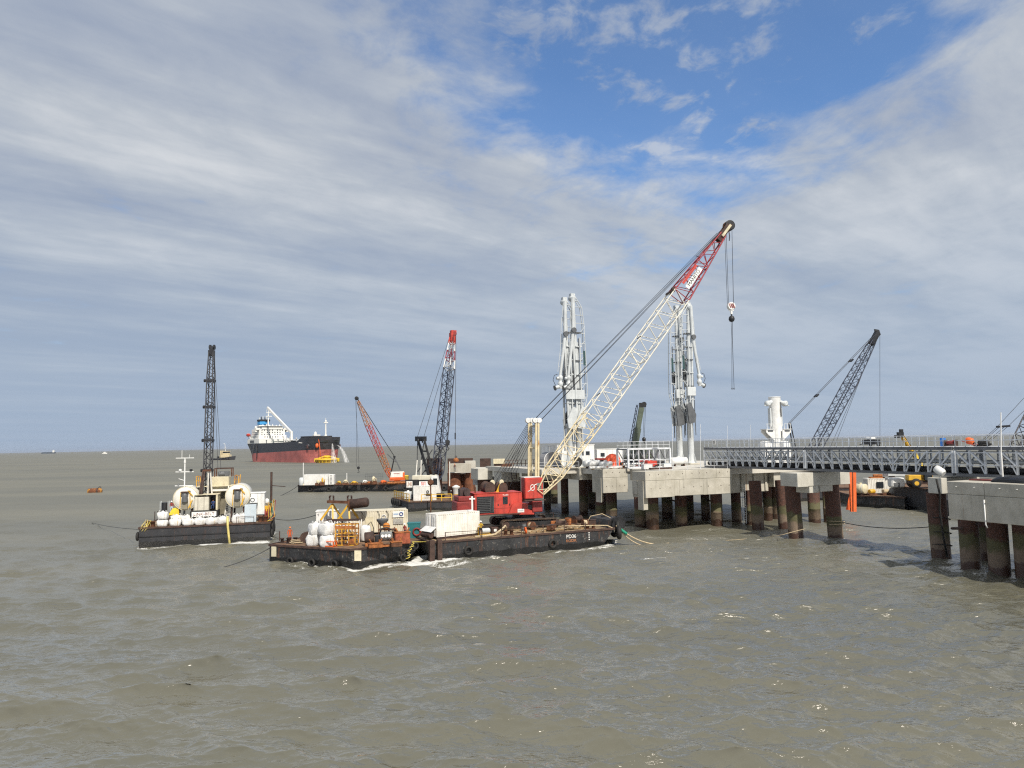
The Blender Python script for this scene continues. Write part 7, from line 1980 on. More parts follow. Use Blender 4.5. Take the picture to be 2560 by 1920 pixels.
# rear boards LINK - BELT either side of a gap
for (x0, x1, y0, y1, txt, mm_) in ((1016, 1031, 1203, 1219, 'LINK', M_RUSTO), (1048, 1079, 1203, 1218, 'BELT', M_INKR)):
    a = Ex(x0, y1, 148.6); b_ = Ex(x1, y0, 148.6)
    fb = part(ec, 'board_frame', MB().box(a.x - 0.25, b_.x + (1.2 if txt == 'LINK' else 0.1), 148.72, 149.2, a.z - 0.15, b_.z + 0.3), M_BLACK, True)
    sb_ = part(fb, 'name_board', MB().bev(a.x, b_.x, 148.62, 148.71, a.z, b_.z, 0.01), M_INKW, True)
    lettering(sb_, txt, 1.25, ((a.x + b_.x) / 2, 148.60, (a.z + b_.z) / 2), (1, 0, 0), (0, 0, 1), mm_, sx=(0.42 if txt == 'LINK' else 0.72))
# A-frame
at_l, at_r = Ex(1044, 1097, 152.5), Ex(1060, 1097, 150.5)
for (tp__, fx) in ((at_l, 1072), (at_r, 1085)):
    ft = Ex(fx, 1190, 151)
    part(ec, 'a_frame_leg', MB().beam(tp__, ft, 0.38, 0.42), M_BLACK, True)
    cable(ec, tp__ + Vector((0, 0, -0.6)), Ex(1043 if fx == 1072 else 1053, 1150, 151), 0.09)
    bar(ec, 'backstay', Ex(1043 if fx == 1072 else 1053, 1150, 151), Ex(1040 if fx == 1072 else 1052, 1190, 151), 0.13, M_WHITER, world=True)
part(ec, 'a_frame_head', MB().beam(at_l + Vector((-0.2, 0, 0)), at_r + Vector((0.2, 0, 0)), 0.9, 1.0), M_BLACK, True)
part(ec, 'a_frame_tie', MB().beam(Ex(1056, 1128, 151.6), Ex(1066, 1128, 151), 0.3, 0.3), M_BLACK, True)
for s_ in (-0.4, 0.4):
    sheave(ec, (at_l + at_r) / 2 + Vector((s_, -0.5, -0.4)), (1, 0, 0), 0.5, 0.2, M_BLACK)
for (x0, y0, x1, y1) in ((1044, 1180, 1081, 1124), (1052, 1190, 1101, 1125), (1062, 1180, 1108, 1120)):
    bar(ec, 'strut', Ex(x0, y0, 151.5), Ex(x1, y1, 153.5), 0.10, M_BLACK, world=True)
ef, et = Ex(1093, 1198, 152.5), Ex(1131, 845, 170)
def em(q):
    if q > 0.955: return M_RED
    if q > 0.90: return M_WHITE
    if q > 0.83: return mat('dark_red_boom', (0.26, 0.02, 0.035), 0.5)
    if q > 0.765: return M_WHITE
    return M_TRUSSB
lattice(ec, ef, et, [(0.0, 0.9), (0.05, 1.75), (0.22, 1.85), (0.50, 1.85), (0.765, 1.85), (0.83, 1.6), (0.90, 1.3), (0.955, 1.1), (1.0, 1.0)], 30, 0.12, 0.065, em, upv=(-0.55, -1, 0.2))
hd3 = part(ec, 'boom_head', MB().cbox(et + Vector((0, 0, -1.2)), 1.2, 1.2, 2.4, 0.5).cbox(et + Vector((0.2, 0, 1.2)), 1.3, 1.0, 0.6, 0.5), M_RED, True)
sheave(hd3, et + Vector((0.45, -0.3, 1.0)), (0.4, -1, 0), 0.6, 0.3, M_REDD)
for (tp__, s_) in ((at_l, -0.4), (at_r, 0.4)):
    cable(ec, tp__ + Vector((0, 0, 0.5)), et + Vector((s_ - 0.3, 0, 0.2)), 0.05)
cable(ec, et + Vector((0.4, -0.5, 0.8)), Ex(1119, 1100, 152), 0.05); cable(ec, et + Vector((0.2, -0.5, 0.8)), Ex(1116, 1100, 152), 0.04)
cable(ec, Ex(1118, 1122, 152), Ex(1104, 1165, 152), 0.04)
cable(ec, et + Vector((0.9, -0.4, 0.9)), Ex(1138, 1146, 158), 0.05)
part(ec, 'swivel', MB().tube(Ex(1138, 1082, 158.4), Ex(1138, 1098, 158.3), 0.14, 8), M_BLACK, True)
hk2 = thing('black_hook', 'black hook block beside the blue-black boom above the horizon', 'hook block', Ex(1119, 1112, 152))
part(hk2, 'block', MB().lathe([(0.4, -0.25), (0.5, -0.15), (0.5, 0.15), (0.4, 0.25)], (0, 0, 0.6), (0.2, -1, 0), n=14).box(-0.4, 0.4, -0.3, 0.3, -0.1, 0.5), M_BLACK)
part(hk2, 'hook', MB().path([(0, 0, 0), (0, 0, -0.5), (0.3, 0, -0.8), (0.05, 0, -1.2), (-0.3, 0, -0.9)], 0.10), M_BLACK)
vb = thing('orange_hook', 'rusty orange hook assembly hanging at the unfinished platform', 'hook', Ex(1140, 1153, 158))
part(vb, 'dome', MB().lathe([(0.15, 0.75), (0.5, 0.55), (0.62, 0.2), (0.5, -0.1)], n=16), M_RUSTO)
part(vb, 'shackle', MB().torus((0, 0, 0.95), (0, 1, 0), 0.2, 0.07), M_BROWN)

# ------------------------------------------------------------------ unfinished platform on the left of the jetty
up = thing('unfinished_platform', 'unfinished concrete platform with rusty steel casings behind the black crane', 'platform', at(1210, 1250, 150) * 1.0)
upl = Vector((at(1210, 1200, 145).x, 145, 0)); up.location = upl; ROOT[up.name] = Matrix.Translation(upl)
def upbox(name, x0, x1, y0, y1, D, dep, m_, rz=0.0):
    a, b_ = at(x0, y1, D), at(x1, y0, D)
    mb = MB().bev(0, b_.x - a.x, 0, dep, 0, b_.z - a.z, 0.05)
    mb.v = [tuple(Matrix.Rotation(rz, 3, 'Z') @ Vector(v) + Vector((a.x, a.y, a.z))) for v in mb.v]
    return part(up, name, mb, m_, True)
upbox('concrete_wall', 1124, 1178, 1158, 1181, 163, 0.6, M_CONC, R(6))
upbox('concrete_block', 1163, 1189, 1152, 1172, 167, 4, M_CONCN, R(6))
upbox('ledge', 1119, 1182, 1180, 1183, 160, 1.6, M_CONCN)
upbox('sheet_wall', 1119, 1182, 1145, 1159, 170, 0.4, M_BROWN)
upbox('sheet_wall', 1200, 1226, 1146, 1171, 152, 2.6, M_BROWN)
upbox('dark_soffit', 1121, 1181, 1183, 1186, 165, 10, M_CONC)
for (x, D, d_) in ((1136, 166, 3.2), (1158, 168, 3.6), (1174, 166, 2.6)):
    q = at(x, 1200, D)
    part(up, 'pile', MB().tube((q.x, q.y, -3), (q.x, q.y, 6.6), d_ / 2, 18), mat('rust_casing', (0.17, 0.065, 0.032), 0.85, 0, 0.35, 1.2, rust=0.25), True)
for x in (1121, 1124):
    bar(up, 'guide_post', at(x, 1215, 158), at(x, 1154, 158), 0.12, M_RUST if x == 1121 else M_WHITER, world=True)
for (x0, x1, y0, y1, D, dep) in ((1195, 1234, 1171, 1200, 140, 4), (1236, 1251, 1174, 1199, 142, 4), (1254, 1303, 1172, 1205, 135, 4), (1305, 1345, 1170, 1200, 136, 3)):
    upbox('concrete_block', x0, x1, y0, y1, D, dep, M_CONCN, R(23) if x0 in (1195, 1254) else 0)
for (x, D) in ((1205, 143), (1225, 145), (1268, 138), (1290, 141), (1318, 140)):
    q = at(x, 1200, D)
    part(up, 'pile', MB().tube((q.x, q.y, -3), (q.x, q.y, 6.5), 0.9, 16), M_PILE, True)
upbox('formwork', 1182, 1196, 1173, 1212, 146, 0.3, mat('grey_formwork', (0.33, 0.34, 0.35), 0.6, 0, 0.2, 1.5), R(-30))
upbox('cream_hut', 1233, 1262, 1147, 1160, 140, 2, M_CREAM)
upbox('dark_hut_base', 1235, 1262, 1160, 1171, 140.2, 2, M_BROWN)
upbox('steel_bin', 1254, 1280, 1160, 1173, 136, 1.5, M_RUST)
upbox('deck', 1185, 1345, 1169, 1172, 141, 8, M_CONCN)
pA, pB = at(1262, 1160, 138), at(1345, 1158, 138)
for i in range(9):
    p = pA.lerp(pB, i / 8)
    bar(up, 'railing_post', (p.x, p.y, 8.2), (p.x, p.y, 9.9), 0.06, M_RUST, 'box', world=True)
for z in (9.85, 9.2):
    bar(up, 'handrail', (pA.x, pA.y, z), (pB.x, pB.y, z), 0.05, M_RUST, world=True)
for s_ in (0, 1):
    bar(up, 'ladder_rail', at(1277 + 12 * s_, 1173, 133.5), at(1281 + 12 * s_, 1206, 132.5), 0.09, M_BROWN, world=True)
for i in range(5):
    bar(up, 'ladder_rung', at(1277 + i, 1176 + 6.5 * i, 133.3), at(1289 + i, 1176 + 6.5 * i, 133.3), 0.06, M_BROWN, world=True)
# brown casing standing in the sea
cs_ = thing('steel_casing', 'brown square-topped steel casing behind the foot of the blue-black boom', 'casing', Vector((at(1087, 1240, 172).x, 172, 0)))
zt1, zt2 = at(1087, 1146, 172).z, at(1087, 1174, 172).z
part(cs_, 'casing', MB().lathe([(1.75, -2), (1.75, zt2 - 0.3), (2.0, zt2 - 0.25), (2.0, zt2)], n=24), M_RUST)
for i in range(12):
    a = 2 * math.pi * i / 12
    part(cs_, 'sheet', MB().cbox((1.75 * math.cos(a), 1.75 * math.sin(a), zt2 + 0.01), 0.12, 0.93, zt1 - zt2, a), M_BROWN)

# ------------------------------------------------------------------ barges on the right behind the gangway
ZF1, ZF2 = 2.1, 3.9
f1b = barge('deck_barge', 'low dark barge with a white corrugated container seen under the gangway', FF1, ZF1)
f2b = barge('pontoon', 'high black pontoon hull with a yellow crane seen under the gangway', FF2, ZF2, hullm=M_HULLB)
tyre_part(f2b, Vector((*FF2[0], 0.9)) + Vector((0.1, -0.35, 0)), (0.5, -0.8, 0), 0.6, 0.25)
def fp(px, D, z):
    q = at(px, 1200, D)
    return Vector((q.x, q.y, z + 0.012))
container('white_container', 'white corrugated container with a dark window on the barge under the gangway', fp(2196, 139, ZF1 + 0.3), R(-6), 4.8, 2.4, 2.75, M_WHITER)
wc = bpy.data.objects['white_container.001']
part(wc, 'window', MB().bev(-0.9, 0.4, -1.34, -1.28, 1.0, 2.1, 0.02), M_GLASS)
part(wc, 'roof_gear', MB().bev(-1.6, 1.0, -0.6, 0.6, 2.6, 3.0, 0.08).tube((-0.9, 0, 3.2), (0.7, 0, 3.2), 0.3, 10), M_RUSTO)
htank('storage_tank', 'cream horizontal tank beside the orange fender on the barge under the gangway', fp(2150, 137.5, ZF1), (0.5, -0.85, 0), 2.0, 0.95, M_CREAM)
for i, (px, lab) in enumerate(((2178, 'yellow rusty pump in front of the white container under the gangway'), (2212, 'tan heap of hoses in front of the white container under the gangway'))):
    t = thing('deck_gear', lab, 'machine', fp(px, 136.6, ZF1), 0.3)
    part(t, 'base', MB().bev(-0.9, 0.9, -0.4, 0.4, 0, 0.35, 0.04), M_RUST)
    part(t, 'body', MB().lathe([(0.35, -0.6), (0.42, -0.5), (0.42, 0.5), (0.35, 0.6)], (0, 0, 0.72), (1, 0, 0), n=12), (M_YEL, M_ROPE)[i])
wb = thing('white_sheet_load', 'pale sheeted load right of the white container under the gangway', 'load', fp(2240, 131.5, ZF2))
part(wb, 'cover', MB().bev(-1.2, 1.2, -0.8, 0.8, 0.0, 1.7, 0.2), M_BAG)
part(wb, 'dark_end', MB().box(-0.9, 0.2, -0.84, -0.81, 0.05, 0.8), M_ARMD)
gh = thing('grey_hull_plate', 'long pale steel plate stack behind the yellow crane under the gangway', 'plates', fp(2262, 138, ZF2))
for i in range(3):
    part(gh, 'plate', MB().box(-3.6, 3.6 - 0.3 * i, -1.0, 1.0, 1.7 + 0.18 * i, 1.86 + 0.18 * i), M_ARM)
part(gh, 'trestle', MB().box(-2.6, -2.3, -0.9, 0.9, 0, 1.69).box(2.0, 2.3, -0.9, 0.9, 0, 1.69), M_BROWN)
yc = thing('yellow_crane', 'yellow telescopic crane with big tyres and boom raised above the gangway', 'crane', fp(2310, 128.5, ZF2), R(170))
part(yc, 'chassis', MB().bev(-2.6, 2.6, -1.1, 1.1, 0.7, 1.3, 0.08), M_BROWN)
for x in (-1.7, 1.7):
    for y in (-1.2, 1.2):
        wh = part(yc, 'wheel', MB().lathe([(0.4, -0.25), (0.78, -0.22), (0.85, 0), (0.78, 0.22), (0.4, 0.25)], (x, y, 0.86), (0, 1, 0), n=20), M_RUBBER)
        part(wh, 'rim', MB().lathe([(0.38, -0.27), (0.38, 0.27)], (x, y, 0.86), (0, 1, 0), n=16), M_YEL)
part(yc, 'engine_hood', MB().bev(0.6, 2.8, -0.9, 0.9, 1.31, 2.3, 0.1), M_YEL)
part(yc, 'turntable', MB().lathe([(0.9, 1.3), (0.9, 1.6)], n=16).bev(-1.2, 0.5, -0.8, 0.8, 1.61, 2.4, 0.06), M_YEL)
part(yc, 'cab', MB().bev(-0.9, 0.4, 0.85, 1.5, 1.4, 2.9, 0.06), M_GLASS)
yb0, yb1 = at(2322, 1192, 128.2), at(2252, 1086, 126)
d_ = (yb1 - yb0)
part(yc, 'boom', MB().beam(yb0, yb0 + d_ * 0.62, 0.55, 0.65), M_YELB, True)
part(yc, 'boom_section', MB().beam(yb0 + d_ * 0.60, yb0 + d_ * 0.97, 0.5, 0.58), M_YEL, True)
part(yc, 'boom_head', MB().cbox(yb1 + Vector((-0.1, 0, -0.5)), 0.9, 0.7, 0.9).cbox(yb1 + Vector((-0.7, 0, -0.6)), 0.7, 0.5, 0.5).cbox(yb1 + Vector((0.1, 0, 0.4)), 0.5, 0.5, 0.5), M_BLACK, True)
part(yc, 'hose_line', MB().path([yb0 + d_ * 0.5 + Vector((0, -0.5, 0.2)), yb0 + d_ * 0.75 + Vector((0.1, -0.5, 0.1)), yb0 + d_ * 0.95 + Vector((0, -0.45, 0.2))], 0.06), M_BLACK, True)
# barge G and the far black lattice crane
bg_ = barge('rear_barge', 'dark barge half hidden behind the jetty piles', FG, 2.6, hullm=M_HULLB)
gc = thing('black_crane', 'black lattice boom crane rising behind the gangway railing', 'crane', Vector((64, 158, 2.6)))
part(gc, 'crawler', MB().bev(-3.5, 3.5, -2.6, -1.4, 0.02, 1.0, 0.3).bev(-3.5, 3.5, 1.4, 2.6, 0.02, 1.0, 0.3), M_BLACK)
part(gc, 'house', MB().bev(-5.0, 2.6, -1.6, 1.6, 1.3, 3.9, 0.1).lathe([(1.2, 0.6), (1.2, 1.3)], n=16), M_WHITER)
gf, gt2 = at(2006, 1180, 158), at(2190, 838, 164)
lattice(gc, gf, gt2, [(0.0, 0.9), (0.06, 1.9), (0.36, 2.0), (0.62, 2.0), (0.82, 1.5), (0.95, 1.0)], 38, 0.11, 0.05, lambda q: M_TRUSSB)
hd4 = part(gc, 'boom_head', MB().beam(gf.lerp(gt2, 0.93), gt2 + (gt2 - gf).normalized() * 0.8, 0.9, 1.1).plate([gt2, gt2 + Vector((1.0, 0, 0.0)), gt2 + Vector((0.7, 0, 1.2)), gt2 + Vector((-0.3, 0, 1.4))], 0.5), M_BLACK, True)
gg = at(1974, 1057, 158)
for s_ in (-0.5, 0.5):
    cable(gc, gg + Vector((0, s_, 0)), gt2 + Vector((-0.2, s_, 0.2)), 0.05)
    bar(gc, 'gantry_leg', Vector((62, 158 + s_ * 2, 6.5)), gg + Vector((0, s_, 0)), 0.14, M_BLACK, world=True)
    cable(gc, gt2 + Vector((0.4, s_, -0.2)), gf + Vector((5.0 + s_, 0, 1.5)), 0.04)
for q in (0.30, 0.70):
    part(gc, 'link', MB().beam(gg.lerp(gt2, q) - (gt2 - gg).normalized() * 0.4, gg.lerp(gt2, q) + (gt2 - gg).normalized() * 0.4, 1.1, 0.22), M_BLACK, True)
cable(gc, gt2 + Vector((0.75, -0.3, 0.3)), at(2200, 1150, 160), 0.04)
# crane at the right edge
rc = thing('edge_crane', 'dark lattice boom with rigging cut off by the right edge of the photo', 'crane', Vector((at(2480, 1200, 118).x, 118, 0.4)))
part(rc, 'pontoon', MB().bev(-7, 12, -5, 7, -1.2, 2.2, 0.1), M_HULLB)
part(rc, 'house', MB().bev(-3, 3, -1.6, 1.6, 2.6, 5.5, 0.1), M_BROWN)
rf, rt = at(2514, 1190, 116), at(2690, 830, 124)
M_DKG = mat('dark_grey_boom', (0.050, 0.045, 0.050), 0.55, 0, 0.2)
lattice(rc, rf, rt, [(0.0, 1.0), (0.06, 1.9), (0.5, 2.0), (0.9, 1.6), (1.0, 0.8)], 36, 0.12, 0.06, lambda q: M_DKG)
sp = at(2508, 1066, 116)
part(rc, 'spreader', MB().beam(sp + Vector((-1.0, 0, -0.05)), sp + Vector((1.0, 0, 0.05)), 0.5, 0.32), M_BLACK, True)
for s_ in (-0.9, -0.5, 0.3, 0.8):
    cable(rc, sp + Vector((s_, 0, 0)), at(2450 + 12 * s_, 1115, 117), 0.035)
for s_ in (-0.8, 0.9):
    cable(rc, sp + Vector((s_, 0, 0.1)), at(2585 + 20 * s_, 985, 118), 0.035)

# ------------------------------------------------------------------ green telescopic crane behind the jetty
gcr = thing('green_crane', 'olive green telescopic crane boom standing behind the lattice frame', 'crane', deckpt(1590, 148), PROT)
part(gcr, 'carrier', MB().bev(-4, 3, -1.3, 1.3, 0.7, 1.5, 0.1), M_OLIVE)
for x in (-3.2, -1.8, 0.8, 2.2):
    for y in (-1.2, 1.2):
        part(gcr, 'wheel', MB().lathe([(0.35, -0.2), (0.6, -0.2), (0.6, 0.2), (0.35, 0.2)], (x, y, 0.6), (0, 1, 0), n=16), M_RUBBER)
part(gcr, 'cab', MB().bev(1.4, 3.0, -1.3, 1.3, 1.51, 2.9, 0.1), M_OLIVE)
q0, q1 = at(1583, 1135, 148), at(1604, 1018, 148)
part(gcr, 'boom', MB().beam(q0, q0.lerp(q1, 0.55), 1.15, 1.25), M_OLIVE, True)
part(gcr, 'boom_section', MB().beam(q0.lerp(q1, 0.54), q1, 0.9, 1.0), M_OLIVE, True)
part(gcr, 'boom_head', MB().cbox(q1 + Vector((0.2, 0, 0)), 1.3, 1.0, 0.9).lathe([(0.5, -0.3), (0.5, 0.3)], q1 + Vector((0.5, 0, 0.6)), (0, 1, 0), n=14), M_BLACK, True)
j0, j1 = at(1577, 1110, 147.5), at(1594, 1012, 147.5)
for s_ in (-0.35, 0.1):
    bar(gcr, 'jib_chord', j0 + Vector((s_, 0, 0)), j1 + Vector((s_ * 0.6, 0, 0)), 0.08, M_TRUSSB, world=True)
for i in range(10):
    bar(gcr, 'jib_lacing', j0.lerp(j1, i / 10) + Vector((-0.35 if i % 2 else 0.1, 0, 0)), j0.lerp(j1, (i + 1) / 10) + Vector((0.1 if i % 2 else -0.3, 0, 0)), 0.05, M_TRUSSB, world=True)
for s_ in (0.6, 0.85):
    cable(gcr, q1 + Vector((s_, 0, 0.3)), at(1609, 1092, 148) + Vector((s_ - 0.7, 0, 0)), 0.035)
ghk = thing('dark_hook', 'dark hook ball hanging right of the olive green boom', 'hook block', at(1610, 1100, 148))
part(ghk, 'ball', MB().lathe([(0.1, 0.6), (0.35, 0.4), (0.4, 0.1), (0.3, -0.3), (0.1, -0.5)], n=14), M_BLACK)
part(ghk, 'hook', MB().path([(0, 0, -0.4), (0.2, 0, -0.8), (0, 0, -1.1), (-0.25, 0, -0.9)], 0.07), M_BLACK)
# ------------------------------------------------------------------ the tanker
def haze_free(c):
    return c
TL = 151.0
tk = thing('tanker', 'large tanker with a black and red hull and white bridge riding high in the water', 'ship', (-254, 727, 0), R(-48.5))
M_TBLK = mat('tanker_black', (0.024, 0.027, 0.036), 0.5, 0, 0.25, 0.08, dirt=0.5, dirtcol=(0.075, 0.06, 0.055), stain=0.3)
M_TRED = mat('tanker_red', (0.42, 0.12, 0.105), 0.7, 0, 0.25, 0.08, dirt=0.6, dirtcol=(0.17, 0.09, 0.085), stain=0.25)
M_TWHT = mat('ship_white', (0.74, 0.73, 0.69), 0.5, 0, 0.04, 0.1, dirt=0.12, dirtcol=(0.45, 0.38, 0.28))
def tsec(t_, lvl):
    """half breadth and x at level 0..1 (keel line to deck)"""
    bow_end = 0.955 + 0.045 * lvl ** 1.3
    bow_sh = 0.80 + 0.04 * lvl
    st_end = 0.035 * (1 - lvl) ** 1.2
    hb = 16.0
    if t_ > bow_sh:
        q = min(1.0, (t_ - bow_sh) / (bow_end - bow_sh))
        hb = 16.0 * math.sqrt(max(0.0, 1 - q ** 2.1))
    if t_ < 0.16:
        q = (0.16 - t_) / (0.16 - st_end + 1e-6)
        hb = min(hb, 16.0 * (1 - (0.62 - 0.55 * lvl) * min(1, q) ** 2))
    x = t_ * TL
    x = min(max(x, st_end * TL), bow_end * TL)
    return x, hb
ts = [0, 0.02, 0.05, 0.09, 0.13, 0.18, 0.35, 0.6, 0.78, 0.83, 0.87, 0.90, 0.93, 0.955, 0.975, 0.99, 1.0]
def zdk(t_):
    return 17.4 + (1.0 * max(0, t_ - 0.5) / 0.28 if t_ < 0.78 else 1.0 + 3.0 * min(1, (t_ - 0.78) / 0.05))
def zred(t_):
    return 7.6 + 3.3 * t_
def hull_strip(la, lb):
    rings = []
    for t_ in ts:
        rg = []
        zl = [la + (lb - la) * k_ / 4 for k_ in range(5)]
        pts = []
        for l_ in zl:
            z = (l_ * zred(t_) - 2.0 * (1 - l_)) if l_ <= 1 else zred(t_) + (l_ - 1) * (zdk(t_) - zred(t_))
            lv = max(0, min(1, (z + 2) / 22.0))
            x, hb = tsec(t_, lv)
            pts.append((x, hb, z))
        rg = [(x, -hb, z) for (x, hb, z) in pts] + [(x, hb, z) for (x, hb, z) in reversed(pts)]
        rings.append(rg)
    return MB().loft(rings, closed=True, caps=True, smooth=False)
part(tk, 'hull_bottom', hull_strip(0, 1), M_TRED)
hl = part(tk, 'hull_topside', hull_strip(1, 2), M_TBLK)
bv = MB().path([(tsec(t_, 1)[0] - 0.4, -tsec(t_, 1)[1] + 0.3, zdk(t_) + 0.5) for t_ in ts[9:]], 0.6, 6)
part(hl, 'bulwark', bv, M_TBLK)
bl0 = MB().lathe([(0.5, 0), (2.4, -2), (3.0, -6), (2.6, -10)], (TL * 0.985, 0, 0.6), (1, 0, 0), n=14)
part(hl, 'bulbous_bow', bl0, M_TRED)
for (t_, dz) in ((0.885, 9.6), (0.885, 9.6)):
    pass
for s_ in (-1, 1):
    x, hb = tsec(0.90, 0.75)
    part(hl, 'anchor_pocket', MB().lathe([(1.6, -0.8), (2.1, 0.2), (1.2, 0.9)], (x, s_ * hb, 14.2), (0.3, s_, 0), n=12), M_TBLK)
    part(hl, 'anchor', MB().beam((x + 0.4, s_ * (hb + 1.1), 15.0), (x + 0.6, s_ * (hb + 1.0), 12.0), 0.7, 0.6).beam((x - 0.9, s_ * (hb + 1.0), 12.4), (x + 2.0, s_ * (hb + 0.7), 12.4), 0.7, 0.6), mat('anchor_rust', (0.10, 0.045, 0.04), 0.8))
lettering(hl, 'PINNACLE', 1.5, (TL * 0.825, -16.08, 16.9), (1, 0, 0), (0, 0, 1), M_INKW, world=False, depth=0.05)
part(hl, 'hull_pipe', MB().path([(30, -16.3, 17.0), (31.5, -16.5, 9), (31.0, -16.3, 4), (29.5, -15.5, 0.2)], 0.45, 8), M_BLACK)
part(hl, 'gangway_ladder', MB().beam((24.5, -16.5, 16.5), (19.5, -16.4, 6.5), 0.5, 0.7), M_ARMD)
part(tk, 'deck', MB().prism([(tsec(t_, 1)[0], -tsec(t_, 1)[1] + 0.4) for t_ in ts[1:-1]] + [(tsec(t_, 1)[0], tsec(t_, 1)[1] - 0.4) for t_ in reversed(ts[1:-1])], 17.42, 17.5), mat('tanker_deck', (0.10, 0.13, 0.11), 0.7))
# accommodation: one deck above the other
ac = part(tk, 'accommodation', MB().bev(5, 34, -15.5, 15.5, 17.5, 22.0, 0.1).bev(8, 29, -14.0, 14.0, 22.01, 25.5, 0.1).bev(9, 28, -13.0, 13.0, 25.51, 31.2, 0.1), M_TWHT)
part(ac, 'bridge', MB().bev(16, 28.5, -10.5, 10.5, 31.21, 33.0, 0.1), M_TWHT)
part(ac, 'bridge_roof', MB().bev(15.5, 29.2, -11, 11, 34.0, 34.6, 0.1), M_TWHT)
for i in range(11):
    part(ac, 'bridge_window', MB().box(28.3, 28.6, -10.2 + 1.86 * i, -8.7 + 1.86 * i, 33.02, 33.98), M_GLASS)
part(ac, 'bridge_core', MB().box(16.5, 28.2, -10.2, 10.2, 33.0, 34.0), M_GLASS)
for s_ in (-1, 1):
    part(ac, 'bridge_wing', MB().bev(23, 28, min(12.1 * s_, 16.5 * s_), max(12.1 * s_, 16.5 * s_), 30.6, 32.6, 0.1).bev(23.5, 27, min(14.8 * s_, 16.6 * s_), max(14.8 * s_, 16.6 * s_), 28.6, 30.55, 0.1).lathe([(0.9, 32.7), (1.0, 33.6), (0.5, 34.4)], (25.5, 15.6 * s_, 0), n=12), M_TWHT)
    part(ac, 'wing_brace', MB().beam((25, 12.0 * s_, 28.0), (25, 15.0 * s_, 30.5), 0.5, 0.5), M_TWHT)
for r_ in range(4):
    for i in range(9):
        y = -10.4 + 2.6 * i
        if (r_ * 3 + i) % 7 == 0: continue
        part(ac, 'window', MB().box(28.05 if r_ else 29.03, 28.2 if r_ else 29.2, y - 0.42, y + 0.42, 23.2 + 2.2 * r_, 24.2 + 2.2 * r_), M_GLASS)
for r_ in range(3):
    for i in range(5):
        part(ac, 'window', MB().box(12.5 + 3 * i, 13.4 + 3 * i, (-13.2 if r_ else -14.2), (-13.03 if r_ else -14.03), 23.4 + 2.4 * r_, 24.4 + 2.4 * r_), M_GLASS)
part(ac, 'deck_opening', MB().box(12, 22, -15.7, -15.52, 18.2, 20.6), M_ARMD)
for i in range(8):
    part(ac, 'roof_gear', MB().lathe([(0.4, 0), (0.5, 0.6), (0.2, 1.0 + 0.5 * (i % 3))], (18 + (i % 4) * 2.5, -9 + 2.5 * i, 34.61), n=8), M_TWHT)
part(tk, 'lifeboat', MB().lathe([(0.2, -3.2), (1.4, -2.2), (1.7, 0), (1.4, 2.2), (0.2, 3.2)], (7.5, -15.6, 26.0), (1, 0, 0), n=14), M_RED)
part(tk, 'davit', MB().beam((5.5, -14.2, 22.2), (5.5, -16.0, 27.8), 0.4, 0.4).beam((9.5, -14.2, 22.2), (9.5, -16.0, 27.8), 0.4, 0.4), M_TWHT)
fn = part(tk, 'funnel', MB().bev(3.0, 10.0, -5.0, 5.0, 17.5, 36.0, 0.6), M_TWHT)
part(fn, 'blue_band', MB().bev(2.9, 10.1, -5.1, 5.1, 36.01, 39.5, 0.5), mat('funnel_blue', (0.05, 0.30, 0.62), 0.5))
part(fn, 'black_top', MB().bev(2.7, 10.3, -5.4, 5.4, 39.51, 41.5, 0.4), M_BLACK)
for i in range(5):
    part(fn, 'exhaust_pipe', MB().tube((5 + 0.7 * (i % 2), -3.6 + 1.8 * i, 41.5), (5, -3.6 + 1.8 * i, 43.6 + 0.7 * (i % 3)), 0.5, 8), M_BLACK if i % 2 else M_ARM)
mst = part(tk, 'radar_mast', MB().tube((18, 0, 34.6), (18, 0, 49), 0.75, 10, 0.4).box(17, 19.4, -3.0, 3.0, 44.0, 44.6).box(17.4, 18.6, -2.2, 2.2, 47.5, 48.0).tube((18, 0, 49), (18, 0, 53), 0.25, 6).tube((18, 1.6, 48), (18, 1.6, 51.5), 0.2, 6).tube((18, -1.6, 48), (18, -1.6, 51), 0.2, 6), M_TWHT)
b0_, b1_ = at(669, 1019, 690), at(729, 1082, 660)
part(tk, 'crane_jib', MB().beam(b0_, b1_, 1.6, 1.9), M_TWHT, True)
part(tk, 'crane_post', MB().tube((b1_.x, b1_.y, 17.4), (b1_.x, b1_.y, b1_.z + 1.5), 1.1, 12), M_TWHT, True)
part(tk, 'foremast', MB().tube((TL * 0.925, 0, 21), (TL * 0.925, 0, 34), 0.8, 10, 0.45).box(TL * 0.925 - 0.8, TL * 0.925 + 0.8, -1.8, 1.8, 33.6, 34.4).tube((TL * 0.925, 0, 34), (TL * 0.925, 0, 38), 0.2, 6).lathe([(0.7, 34.5), (0.9, 35.5), (0.5, 36.2)], (TL * 0.925, 0, 0), n=10).lathe([(2.0, 21.2), (0.9, 23.5)], (TL * 0.925, 0, 0), n=10), M_TWHT)
for i in range(7):
    part(tk, 'deck_pipe', MB().tube((38, -5 + 1.6 * i, 18.9), (TL * 0.84, -5 + 1.6 * i, 18.9), 0.35, 6), mat('pipe_green_grey', (0.13, 0.17, 0.14), 0.6))
for i in range(14):
    part(tk, 'deck_vent', MB().lathe([(0.35, 17.5), (0.35, 19.6 + (i % 3)), (0.7, 19.8 + (i % 3)), (0.5, 20.6 + (i % 3))], (44 + 6.5 * i, -12.5 + 3 * (i % 2), 0), n=8), M_TWHT if i % 3 else M_ARMD)
part(tk, 'manifold', MB().box(84, 92, -13, 13, 19.5, 20.2).box(85, 86, -13.5, -12.5, 17.5, 22).box(90, 91, -13.5, -12.5, 17.5, 22), M_TWHT)
